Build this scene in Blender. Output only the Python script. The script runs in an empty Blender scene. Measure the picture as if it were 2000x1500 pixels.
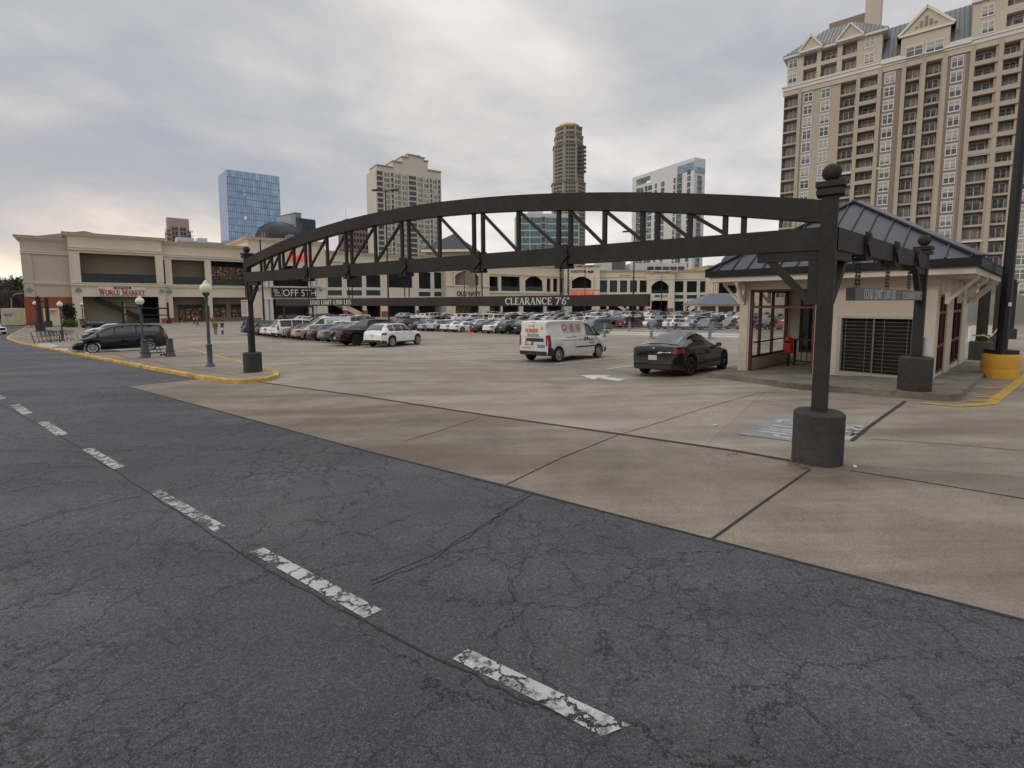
import bpy, bmesh, math, random
from mathutils import Vector, Matrix
random.seed(11)
sc = bpy.context.scene
COL = sc.collection
rad = math.radians
# ------------------------------------------------------------------ camera
FPX, PPX, PPY = 940.0, 1000.0, 675.0
PITCH, ROLL = math.atan(85 / 940), 0.005
CAM = Vector((0, 0, 2.25))
_F = Vector((0, math.cos(PITCH), -math.sin(PITCH)))
_U0 = Vector((0, math.sin(PITCH), math.cos(PITCH)))
_R0 = Vector((1, 0, 0))
_R = _R0 * math.cos(ROLL) - _U0 * math.sin(ROLL)
_U = _U0 * math.cos(ROLL) + _R0 * math.sin(ROLL)
cd = bpy.data.cameras.new("camera")
cam = bpy.data.objects.new("camera", cd)
COL.objects.link(cam)
cam.matrix_world = Matrix(((_R.x, _U.x, -_F.x, CAM.x), (_R.y, _U.y, -_F.y, CAM.y),
                           (_R.z, _U.z, -_F.z, CAM.z), (0, 0, 0, 1)))
cd.sensor_width = 36
cd.lens = 36 * FPX / 2000
cd.shift_y = -75 / 2000
cd.clip_start, cd.clip_end = 0.05, 6000
sc.camera = cam
# ------------------------------------------------------------------ sky, sun, exposure
SUN_EL, SUN_AZ = rad(24), rad(-118)          # azimuth measured from +Y towards +X
w = bpy.data.worlds.new("World")
sc.world = w
w.use_nodes = True
nt = w.node_tree
nt.nodes.clear()
N, Lk = nt.nodes.new, nt.links.new


def mth(op, a, b=None, clamp=False, tree=None):
    t = tree or nt
    n = t.nodes.new('ShaderNodeMath')
    n.operation = op
    n.use_clamp = clamp
    for k, v in enumerate((a, b)):
        if v is None:
            continue
        if isinstance(v, (int, float)):
            n.inputs[k].default_value = v
        else:
            t.links.new(v, n.inputs[k])
    return n.outputs[0]


def ramp(fac, stops, tree=None):
    t = tree or nt
    n = t.nodes.new('ShaderNodeValToRGB')
    while len(n.color_ramp.elements) > 1:
        n.color_ramp.elements.remove(n.color_ramp.elements[0])
    for k, (p, c) in enumerate(stops):
        e = n.color_ramp.elements[0] if k == 0 else n.color_ramp.elements.new(p)
        e.position = p
        e.color = (c[0], c[1], c[2], 1) if not isinstance(c, (int, float)) else (c, c, c, 1)
    t.links.new(fac, n.inputs[0])
    return n.outputs[0]


def mixc(f, a, b, tree=None, mode='MIX'):
    t = tree or nt
    n = t.nodes.new('ShaderNodeMix')
    n.data_type = 'RGBA'
    n.blend_type = mode
    for k, v in ((0, f), (6, a), (7, b)):
        if isinstance(v, (int, float)):
            n.inputs[k].default_value = v
        elif isinstance(v, tuple):
            n.inputs[k].default_value = (v[0], v[1], v[2], 1)
        else:
            t.links.new(v, n.inputs[k])
    return n.outputs[2]


def noise(vec, scale, detail=5, rough=.55, dist=0, tree=None):
    t = tree or nt
    n = t.nodes.new('ShaderNodeTexNoise')
    n.inputs['Scale'].default_value = scale
    n.inputs['Detail'].default_value = detail
    n.inputs['Roughness'].default_value = rough
    n.inputs['Distortion'].default_value = dist
    if vec is not None:
        t.links.new(vec, n.inputs['Vector'])
    return n.outputs[0]


sky = N('ShaderNodeTexSky')
sky.sky_type = 'NISHITA'
sky.sun_disc = False
sky.sun_elevation = SUN_EL
sky.sun_rotation = SUN_AZ
tc = N('ShaderNodeTexCoord')
sep = N('ShaderNodeSeparateXYZ')
Lk(tc.outputs['Generated'], sep.inputs[0])
el = mth('MAXIMUM', sep.outputs[2], 0.0)
den = mth('ADD', el, 0.24)
comb = N('ShaderNodeCombineXYZ')
Lk(mth('DIVIDE', sep.outputs[0], den), comb.inputs[0])
Lk(mth('DIVIDE', sep.outputs[1], den), comb.inputs[1])
comb.inputs[2].default_value = 2.3
n1 = noise(comb.outputs[0], 0.40, 6, .50, .55)
n2 = noise(comb.outputs[0], 1.3, 5, .52, .35)
nn = mth('ADD', mth('MULTIPLY', n1, 0.66), mth('MULTIPLY', n2, 0.34))
# cloud body: darker bellies to bright thin cloud
cloud = ramp(nn, [(.41, (.295, .32, .37)), (.46, (.355, .37, .405)), (.495, (.425, .424, .435)), (.53, (.52, .503, .493)), (.57, (.63, .605, .585)), (.62, (.75, .71, .68))])
# towards the horizon paler, warm on the low left
hz = ramp(sep.outputs[2], [(0, 1.0), (.10, .85), (.20, .35), (.34, 0.0)])
az = mth('ADD', mth('MULTIPLY', sep.outputs[0], -0.75), 0.42, clamp=True)
warm = ramp(nn, [(.40, (.50, .45, .44)), (.46, (.68, .56, .48)), (.51, (.88, .71, .57)), (.57, (.98, .82, .67))])
pale = ramp(nn, [(.43, (.44, .475, .54)), (.5, (.57, .58, .61)), (.57, (.70, .68, .68))])
hcol = mixc(az, pale, warm)
hfac = mth('MULTIPLY', hz, mth('ADD', mth('MULTIPLY', az, .55), .40))
body = mixc(hfac, cloud, hcol)
# an overcast sky is brightest overhead
zen = ramp(sep.outputs[2], [(.48, 1.0), (.75, 1.95), (1.0, 2.15)])
body = mixc(1.0, body, zen, mode='MULTIPLY')
b1, b2 = N('ShaderNodeBackground'), N('ShaderNodeBackground')
Lk(sky.outputs[0], b1.inputs[0])
b1.inputs[1].default_value = 0.08
Lk(body, b2.inputs[0])
b2.inputs[1].default_value = 1.0
ms = N('ShaderNodeMixShader')
ms.inputs[0].default_value = 0.94
Lk(b1.outputs[0], ms.inputs[1])
Lk(b2.outputs[0], ms.inputs[2])
wo = N('ShaderNodeOutputWorld')
Lk(ms.outputs[0], wo.inputs[0])
sl = bpy.data.lights.new("sun", 'SUN')
sl.energy = 0.6
sl.angle = rad(14)
sl.color = (1.0, .9, .8)
so = bpy.data.objects.new("sun", sl)
COL.objects.link(so)
_sd = Vector((math.sin(SUN_AZ) * math.cos(SUN_EL), math.cos(SUN_AZ) * math.cos(SUN_EL), math.sin(SUN_EL)))
so.rotation_euler = _sd.to_track_quat('Z', 'Y').to_euler()
so.location = _sd * 60
sc.view_settings.view_transform = 'Standard'
sc.view_settings.look = 'None'
sc.view_settings.exposure = 0.42
sc.view_settings.gamma = 1.0
sc.cycles.max_bounces = 6
sc.cycles.transparent_max_bounces = 8

# ------------------------------------------------------------------ picture <-> place
def ray(px, py):
    return (_F * FPX + _R * (px - PPX) - _U * (py - PPY)).normalized()


E1 = Vector((.745, .667))      # along the shops, away to the right
E2 = Vector((.667, -.745))     # along the gate, towards the right
AG, BR, ZLOW = 7.59, -2.06, -2.16


def ab(a, b):
    return E1 * a + E2 * b


def to_ab(p):
    return p[0] * E1.x + p[1] * E1.y, p[0] * E2.x + p[1] * E2.y


def gz(x, y):
    """the deck falls away from the gate; folds run along the gate joint"""
    a, b = to_ab((x, y))
    z = .022 * (min(b, 3.0) - BR) - .0195 * max(0.0, a - AG) + .03 * min(7.0, max(0.0, min(a - AG, b + 9)))
    return max(ZLOW, z)


def gp(px, py, h=0.0):
    """point where the sight line meets the ground (raised by h)"""
    d = ray(px, py)
    a, b = 0.3, 900.0
    for _ in range(60):
        m = (a + b) / 2
        p = CAM + d * m
        if p.z > gz(p.x, p.y) + h: a = m
        else: b = m
    p = CAM + d * a
    return Vector((p.x, p.y, gz(p.x, p.y) + h))


def pd(px, py, Y):
    d = ray(px, py)
    return CAM + d * (Y / d.y)


def proj(p):
    v = Vector(p) - CAM
    z = v.dot(_F)
    return PPX + v.dot(_R) / z * FPX, PPY - v.dot(_U) / z * FPX


class Face:
    """a vertical plane from p0 in direction d; local x along it, local y into it"""
    def __init__(s, p0, d):
        s.p = Vector(p0).to_2d() if len(p0) > 2 else Vector(p0)
        s.d = Vector(d).normalized()
        s.n = Vector((-s.d.y, s.d.x))
        s.rz = math.atan2(s.d.y, s.d.x)

    def at(s, px, py, off=0.0):
        r = ray(px, py)
        q = s.p + s.n * off
        t = (q - CAM.to_2d()).dot(s.n) / r.to_2d().dot(s.n)
        w_ = CAM + r * t
        return (w_.to_2d() - s.p).dot(s.d), w_.z

    def rect(s, x0, y0, x1, y1, off=0.0):
        a = s.at(x0, (y0 + y1) / 2, off)[0]
        b = s.at(x1, (y0 + y1) / 2, off)[0]
        m = (x0 + x1) / 2
        return a, b, s.at(m, y1, off)[1], s.at(m, y0, off)[1]      # s0 s1 z0 z1

    def w(s, x, y, z):
        q = s.p + s.d * x + s.n * y
        return Vector((q.x, q.y, z))


# ------------------------------------------------------------------ materials
MATS = {}


def mat(name, col, rough=.6, metal=0.0, var=0.0, vs=3.0, bump=0.0, bs=30.0, coat=0.0, emit=None, spec=None, alpha=None):
    if name in MATS: return MATS[name]
    m = bpy.data.materials.new(name)
    m.use_nodes = True
    t = m.node_tree
    p = t.nodes['Principled BSDF']
    p.inputs['Base Color'].default_value = (*col, 1)
    p.inputs['Roughness'].default_value = rough
    p.inputs['Metallic'].default_value = metal
    if coat: p.inputs['Coat Weight'].default_value = coat
    if spec is not None: p.inputs['Specular IOR Level'].default_value = spec
    if var or bump:
        g = t.nodes.new('ShaderNodeNewGeometry')
    if var:
        n = noise(g.outputs['Position'], vs, 6, .6, tree=t)
        n2_ = noise(g.outputs['Position'], vs * 7, 4, .6, tree=t)
        f = mth('ADD', mth('MULTIPLY', n, .65, tree=t), mth('MULTIPLY', n2_, .35, tree=t), tree=t)
        lo = tuple(c * (1 - var) for c in col)
        hi = tuple(min(1, c * (1 + var)) for c in col)
        t.links.new(ramp(f, [(.32, lo), (.68, hi)], tree=t), p.inputs['Base Color'])
    if bump:
        bn = t.nodes.new('ShaderNodeBump')
        bn.inputs['Strength'].default_value = bump
        bn.inputs['Distance'].default_value = .02
        t.links.new(noise(g.outputs['Position'], bs, 4, .6, tree=t), bn.inputs['Height'])
        t.links.new(bn.outputs[0], p.inputs['Normal'])
    if emit:
        p.inputs['Emission Color'].default_value = (*emit[:3], 1)
        p.inputs['Emission Strength'].default_value = emit[3]
    MATS[name] = m
    return m


def glass_mat(name, tint, mixf=.35, rough=.03):
    """clear tinted pane: partly mirror, partly see-through"""
    if name in MATS: return MATS[name]
    m = bpy.data.materials.new(name)
    m.use_nodes = True
    t = m.node_tree
    t.nodes.clear()
    tr = t.nodes.new('ShaderNodeBsdfTransparent')
    tr.inputs[0].default_value = (*tint, 1)
    gl = t.nodes.new('ShaderNodeBsdfGlossy')
    gl.inputs['Roughness'].default_value = rough
    gl.inputs['Color'].default_value = (.9, .92, .95, 1)
    lw = t.nodes.new('ShaderNodeLayerWeight')
    lw.inputs[0].default_value = mixf
    f = mth('ADD', mth('MULTIPLY', lw.outputs['Fresnel'], .85, tree=t), .04, clamp=True, tree=t)
    mx = t.nodes.new('ShaderNodeMixShader')
    t.links.new(f, mx.inputs[0])
    t.links.new(tr.outputs[0], mx.inputs[1])
    t.links.new(gl.outputs[0], mx.inputs[2])
    o = t.nodes.new('ShaderNodeOutputMaterial')
    t.links.new(mx.outputs[0], o.inputs[0])
    MATS[name] = m
    return m


# ------------------------------------------------------------------ mesh builder
class MB:
    def __init__(s):
        s.v, s.f, s.mi = [], [], []

    def add(s, vs, fs, mi=0):
        o = len(s.v)
        s.v += [tuple(v) for v in vs]
        s.f += [tuple(i + o for i in f) for f in fs]
        s.mi += [mi] * len(fs)
        return s

    def box(s, x0, x1, y0, y1, z0, z1, mi=0, M=None):
        vs = [Vector((x, y, z)) for z in (z0, z1) for y in (y0, y1) for x in (x0, x1)]
        if M is not None: vs = [M @ v for v in vs]
        return s.add(vs, [(0, 2, 3, 1), (4, 5, 7, 6), (0, 1, 5, 4), (2, 6, 7, 3), (0, 4, 6, 2), (1, 3, 7, 5)], mi)

    def quad(s, a, b, c, d, mi=0):
        return s.add([a, b, c, d], [(0, 1, 2, 3)], mi)

    def bar(s, p, q, wx, wy=None, up=(0, 0, 1), mi=0):
        """square bar from p to q; wx across, wy along 'up'"""
        p, q = Vector(p), Vector(q)
        wy = wy or wx
        d = (q - p).normalized()
        u = Vector(up)
        if abs(d.dot(u)) > .98: u = Vector((1, 0, 0))
        r = d.cross(u).normalized()
        u = r.cross(d).normalized()
        vs = []
        for c in (p, q):
            for a, b in ((-1, -1), (1, -1), (1, 1), (-1, 1)):
                vs.append(c + r * (a * wx / 2) + u * (b * wy / 2))
        return s.add(vs, [(3, 2, 1, 0), (4, 5, 6, 7), (0, 1, 5, 4), (1, 2, 6, 5), (2, 3, 7, 6), (3, 0, 4, 7)], mi)

    def tube(s, pts, r, n=8, mi=0, cap=True):
        pts = [Vector(p) for p in pts]
        rs = r if isinstance(r, (list, tuple)) else [r] * len(pts)
        rings = []
        for k, p in enumerate(pts):
            d = (pts[min(k + 1, len(pts) - 1)] - pts[max(k - 1, 0)]).normalized()
            u = Vector((0, 0, 1)) if abs(d.z) < .95 else Vector((1, 0, 0))
            a = d.cross(u).normalized()
            b = a.cross(d)
            rings.append([p + (a * math.cos(2 * math.pi * j / n) + b * math.sin(2 * math.pi * j / n)) * rs[k] for j in range(n)])
        vs = [v for rr in rings for v in rr]
        fs = []
        for k in range(len(pts) - 1):
            for j in range(n):
                fs.append((k * n + j, k * n + (j + 1) % n, (k + 1) * n + (j + 1) % n, (k + 1) * n + j))
        if cap:
            fs.append(tuple(range(n))[::-1])
            fs.append(tuple((len(pts) - 1) * n + j for j in range(n)))
        return s.add(vs, fs, mi)

    def lathe(s, prof_, n=24, c=(0, 0, 0), M=None, mi=0, cap=(1, 1)):
        vs, fs = [], []
        for (r, z) in prof_:
            for j in range(n):
                a = 2 * math.pi * j / n
                v = Vector((r * math.cos(a), r * math.sin(a), z))
                if M is not None: v = M @ v
                vs.append(v + Vector(c))
        for k in range(len(prof_) - 1):
            for j in range(n):
                fs.append((k * n + j, k * n + (j + 1) % n, (k + 1) * n + (j + 1) % n, (k + 1) * n + j))
        if cap[0]: fs.append(tuple(range(n))[::-1])
        if cap[1]: fs.append(tuple((len(prof_) - 1) * n + j for j in range(n)))
        return s.add(vs, fs, mi)

    def ball(s, c, r, n=14, sq=(1, 1, 1), mi=0):
        m_ = max(5, n // 2)
        pr = [(max(1e-4, math.sin(math.pi * k / m_)) * r, -math.cos(math.pi * k / m_) * r) for k in range(m_ + 1)]
        return s.lathe(pr, n, c, Matrix.Diagonal((*sq, 1)), mi)

    def prism(s, poly, y0, y1, mi=0):
        """poly of (x,z) extruded along y"""
        n = len(poly)
        vs = [(x, y0, z) for x, z in poly] + [(x, y1, z) for x, z in poly]
        fs = [tuple(range(n)), tuple(range(2 * n - 1, n - 1, -1))]
        for k in range(n):
            fs.append((k, k + n, (k + 1) % n + n, (k + 1) % n))
        return s.add(vs, fs, mi)

    def wall(s, x0, x1, z0, z1, holes, th=.3, y=0.0, mi=0):
        """front wall face at y with rectangular holes and reveals of depth th"""
        xs = sorted({x0, x1, *[min(max(h[0], x0), x1) for h in holes], *[min(max(h[1], x0), x1) for h in holes]})
        zs = sorted({z0, z1, *[min(max(h[2], z0), z1) for h in holes], *[min(max(h[3], z0), z1) for h in holes]})
        for a, b in zip(xs, xs[1:]):
            run = None
            for c, d in zip(zs, zs[1:]):
                mx, mz = (a + b) / 2, (c + d) / 2
                solid = not any(h[0] < mx < h[1] and h[2] < mz < h[3] for h in holes)
                if solid:
                    run = (run[0], d) if run else (c, d)
                if (not solid or d == zs[-1]) and run:
                    s.quad((a, y, run[0]), (b, y, run[0]), (b, y, run[1]), (a, y, run[1]), mi)
                    run = None
        for (a, b, c, d) in holes:
            s.quad((a, y, c), (a, y, d), (a, y + th, d), (a, y + th, c), mi)
            s.quad((b, y, d), (b, y, c), (b, y + th, c), (b, y + th, d), mi)
            s.quad((a, y, d), (b, y, d), (b, y + th, d), (a, y + th, d), mi)
            s.quad((b, y, c), (a, y, c), (a, y + th, c), (b, y + th, c), mi)
        return s

    def mesh(s, name, mats, smooth=None):
        me = bpy.data.meshes.new(name)
        me.from_pydata(s.v, [], s.f)
        for m in (mats if isinstance(mats, (list, tuple)) else [mats]):
            me.materials.append(m)
        if any(s.mi):
            me.polygons.foreach_set('material_index', s.mi)
        if smooth:
            me.polygons.foreach_set('use_smooth', [True] * len(me.polygons))
            me.set_sharp_from_angle(angle=rad(smooth))
        me.update()
        return me

    def build(s, name, mats, parent=None, smooth=None, **kw):
        o = bpy.data.objects.new(name, s.mesh(name, mats, smooth))
        COL.objects.link(o)
        if parent is not None: o.parent = parent
        for k, v in kw.items(): o[k] = v
        return o


def thing(name, label, cat, loc=(0, 0, 0), rz=0.0, group=None):
    o = bpy.data.objects.new(name, None)
    o.empty_display_size = .3
    COL.objects.link(o)
    o.location = loc
    o.rotation_euler = (0, 0, rz)
    o['label'] = label
    o['category'] = cat
    if group: o['group'] = group
    return o


def tag(o, label, cat, group=None):
    o['label'] = label
    o['category'] = cat
    if group: o['group'] = group
    return o


def put(name, me, parent=None, loc=None, rot=None):
    o = bpy.data.objects.new(name, me)
    COL.objects.link(o)
    if parent is not None: o.parent = parent
    if loc is not None: o.location = loc
    if rot is not None: o.rotation_euler = rot
    return o


def letters(name, text, h, m, parent, loc, width=None, shear=0.0, rot=(math.pi / 2, 0, 0), depth=.01, center=True, bold=0.0, condense=None):
    """lettering standing in the local x-z plane, facing -y; h is the cap height"""
    c = bpy.data.curves.new(name, 'FONT')
    c.body = text
    c.size = 1.0
    c.shear = shear
    c.offset = bold
    c.resolution_u = 3
    tmp = bpy.data.objects.new(name, c)
    COL.objects.link(tmp)
    dg = bpy.context.evaluated_depsgraph_get()
    me = bpy.data.meshes.new_from_object(tmp.evaluated_get(dg))
    bpy.data.objects.remove(tmp)
    bpy.data.curves.remove(c)
    xs = [v.co.x for v in me.vertices]
    x0, x1 = min(xs), max(xs)
    k = h / .70
    kx = width / (x1 - x0) if width else k
    for v in me.vertices:
        v.co = Vector(((v.co.x - ((x0 + x1) / 2 if center else x0)) * kx, v.co.y * k, 0))
    me.name = name
    me.materials.append(m)
    o = put(name, me, parent, loc, rot)
    return o


# a small roman (serif) stroke alphabet: strokes (x0,y0,x1,y1,thick) in a unit cell, plus serif bars
def _arc(cx, cy, rx, ry, a0, a1, n=10):
    return [(cx + rx * math.cos(rad(a0 + (a1 - a0) * k / n)), cy + ry * math.sin(rad(a0 + (a1 - a0) * k / n))) for k in range(n + 1)]


T, t_ = .16, .07
ROMAN = {
    'C': (.74, [(_arc(.42, .5, .34, .47, 45, 315), T, t_)], [((.66, .70), (.66, .98))]),
    'L': (.66, [([(.2, 0), (.2, 1)], T, T), ([(.1, .03), (.62, .03)], t_, t_), ([(.6, .03), (.6, .25)], t_, t_)], [((.06, .98), (.36, .98))]),
    'E': (.70, [([(.2, 0), (.2, 1)], T, T), ([(.08, .03), (.62, .03)], t_, t_), ([(.08, .97), (.6, .97)], t_, t_), ([(.2, .51), (.46, .51)], t_, t_), ([(.61, .03), (.61, .24)], t_, t_), ([(.58, .97), (.58, .78)], t_, t_), ([(.46, .4), (.46, .62)], t_, t_)], []),
    'A': (.78, [([(.12, 0), (.38, 1)], t_, t_), ([(.38, 1), (.66, 0)], T, T), ([(.2, .34), (.56, .34)], t_, t_)], [((0, .02), (.26, .02)), ((.52, .02), (.8, .02))]),
    'R': (.80, [([(.2, 0), (.2, 1)], T, T), ([(.2, .97), (.42, .97)] + _arc(.42, .74, .2, .23, 90, -90) + [(.2, .51)], .1, .1), ([(.4, .5), (.7, 0)], T, T)], [((.06, .02), (.34, .02)), ((.06, .98), (.3, .98)), ((.6, .02), (.82, .02))]),
    'N': (.84, [([(.16, 0), (.16, 1)], t_, t_), ([(.16, .98), (.68, .02)], T, T), ([(.68, 0), (.68, 1)], t_, t_)], [((.02, .02), (.3, .02)), ((.02, .98), (.24, .98)), ((.56, .98), (.82, .98))]),
    'O': (.82, [(_arc(.41, .5, .33, .47, 0, 360, 18), T, t_)], []),
    'D': (.80, [([(.2, 0), (.2, 1)], T, T), ([(.2, .97), (.36, .97)] + _arc(.36, .5, .32, .47, 90, -90) + [(.2, .03)], .11, .11)], [((.06, .02), (.3, .02)), ((.06, .98), (.3, .98))]),
    'I': (.42, [([(.21, 0), (.21, 1)], T, T)], [((.06, .02), (.36, .02)), ((.06, .98), (.36, .98))]),
    'M': (.98, [([(.16, 0), (.16, 1)], t_, t_), ([(.18, .98), (.49, .04)], T, T), ([(.49, .04), (.8, .98)], t_, t_), ([(.81, 0), (.81, 1)], T, T)], [((.02, .02), (.3, .02)), ((.02, .98), (.24, .98)), ((.68, .02), (.96, .02)), ((.76, .98), (.96, .98))]),
    'T': (.70, [([(.35, 0), (.35, 1)], T, T), ([(.04, .97), (.66, .97)], t_, t_), ([(.06, .97), (.06, .76)], t_, t_), ([(.64, .97), (.64, .76)], t_, t_)], [((.2, .02), (.5, .02))]),
    'B': (.74, [([(.2, 0), (.2, 1)], T, T), ([(.2, .97), (.38, .97)] + _arc(.38, .75, .18, .22, 90, -90) + [(.2, .53)], .1, .1), ([(.2, .53), (.4, .53)] + _arc(.4, .28, .22, .25, 90, -90) + [(.2, .03)], .1, .1)], [((.06, .02), (.24, .02)), ((.06, .98), (.24, .98))]),
    'S': (.64, [(_arc(.32, .74, .22, .23, 40, 250, 8) + _arc(.32, .27, .24, .24, 70, -150, 8), .12, .12)], [((.52, .74), (.52, .98)), ((.1, .02), (.1, .26))]),
    'W': (1.06, [([(.14, 1), (.34, 0)], T, T), ([(.34, 0), (.53, .96)], t_, t_), ([(.53, 1), (.73, 0)], T, T), ([(.73, 0), (.93, 1)], t_, t_)], [((.02, .98), (.28, .98)), ((.42, .98), (.62, .98)), ((.82, .98), (1.04, .98))]),
    'K': (.84, [([(.2, 0), (.2, 1)], T, T), ([(.28, .4), (.68, .98)], t_, t_), ([(.36, .56), (.72, 0)], T, T)], [((.06, .02), (.34, .02)), ((.06, .98), (.34, .98)), ((.6, .02), (.86, .02)), ((.56, .98), (.8, .98))]),
    '7': (.60, [([(.06, .95), (.54, .95)], .1, .1), ([(.52, .95), (.24, 0)], T * .8, T * .8)], [((.06, .78), (.06, .98))]),
    '6': (.60, [(_arc(.3, .3, .22, .28, 0, 360, 16), .12, .08), ([(.09, .34), (.14, .64), (.28, .86), (.46, .97)], .12, .12)], []),
    '0': (.60, [(_arc(.3, .5, .22, .47, 0, 360, 16), .13, .06)], []),
    ',': (.28, [([(.14, .08), (.1, -.14)], .12, .12)], []),
    "'": (.26, [([(.13, .98), (.1, .72)], .1, .1)], []),
    '"': (.42, [([(.12, .98), (.09, .72)], .09, .09), ([(.3, .98), (.27, .72)], .09, .09)], []),
    ' ': (.38, [], []),
}


def roman(name, text, h, m, parent, loc, width=None, rot=(0, 0, 0), small=None, fat=1.0):
    """serif lettering in the local x-z plane facing -y, left edge at loc"""
    mb = MB()
    x = 0.0
    adv = []
    for k, ch in enumerate(text):
        sc_ = 1.0 if (small is None or k in small) else .8
        adv.append((ch, x, sc_))
        x += ROMAN[ch][0] * sc_
    kx = width / x if width else h
    lay = 0
    for ch, ox, s_ in adv:
        _, strokes, serifs = ROMAN[ch]
        segs = []
        for pts, a, b in strokes:
            for p, q in zip(pts, pts[1:]):
                dx, dy = q[0] - p[0], q[1] - p[1]
                ln = math.hypot(dx, dy) or 1
                segs.append((p, q, (b + (a - b) * abs(dy) / ln) * fat))
        segs += [(p, q, .05 * fat) for p, q in serifs]
        for p, q, th in segs:
            dx, dy = q[0] - p[0], q[1] - p[1]
            ln = math.hypot(dx, dy) or 1
            nx, ny = -dy / ln * th / 2, dx / ln * th / 2
            ex, ey = dx / ln * .015, dy / ln * .015
            yy = -.0006 * (lay % 5)
            lay += 1
            P = [(p[0] - ex + nx, p[1] - ey + ny), (p[0] - ex - nx, p[1] - ey - ny), (q[0] + ex - nx, q[1] + ey - ny), (q[0] + ex + nx, q[1] + ey + ny)]
            mb.add([((ox + u * s_) * kx, yy, v * s_ * h) for u, v in P], [(0, 1, 2, 3)])
    o = mb.build(name, m, parent)
    o.location = loc
    o.rotation_euler = rot
    return o


ORD = ['first', 'second', 'third', 'fourth', 'fifth', 'sixth', 'seventh', 'eighth', 'ninth', 'tenth', 'eleventh', 'twelfth', 'thirteenth', 'fourteenth', 'fifteenth', 'sixteenth', 'seventeenth', 'eighteenth', 'nineteenth']
TENS = {20: 'twent', 30: 'thirt', 40: 'fort', 50: 'fift'}


def ordinal(k):
    if k <= 19: return ORD[k - 1]
    t = k // 10 * 10
    return TENS[t] + ('ieth' if k % 10 == 0 else 'y-' + ORD[k % 10 - 1])
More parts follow.
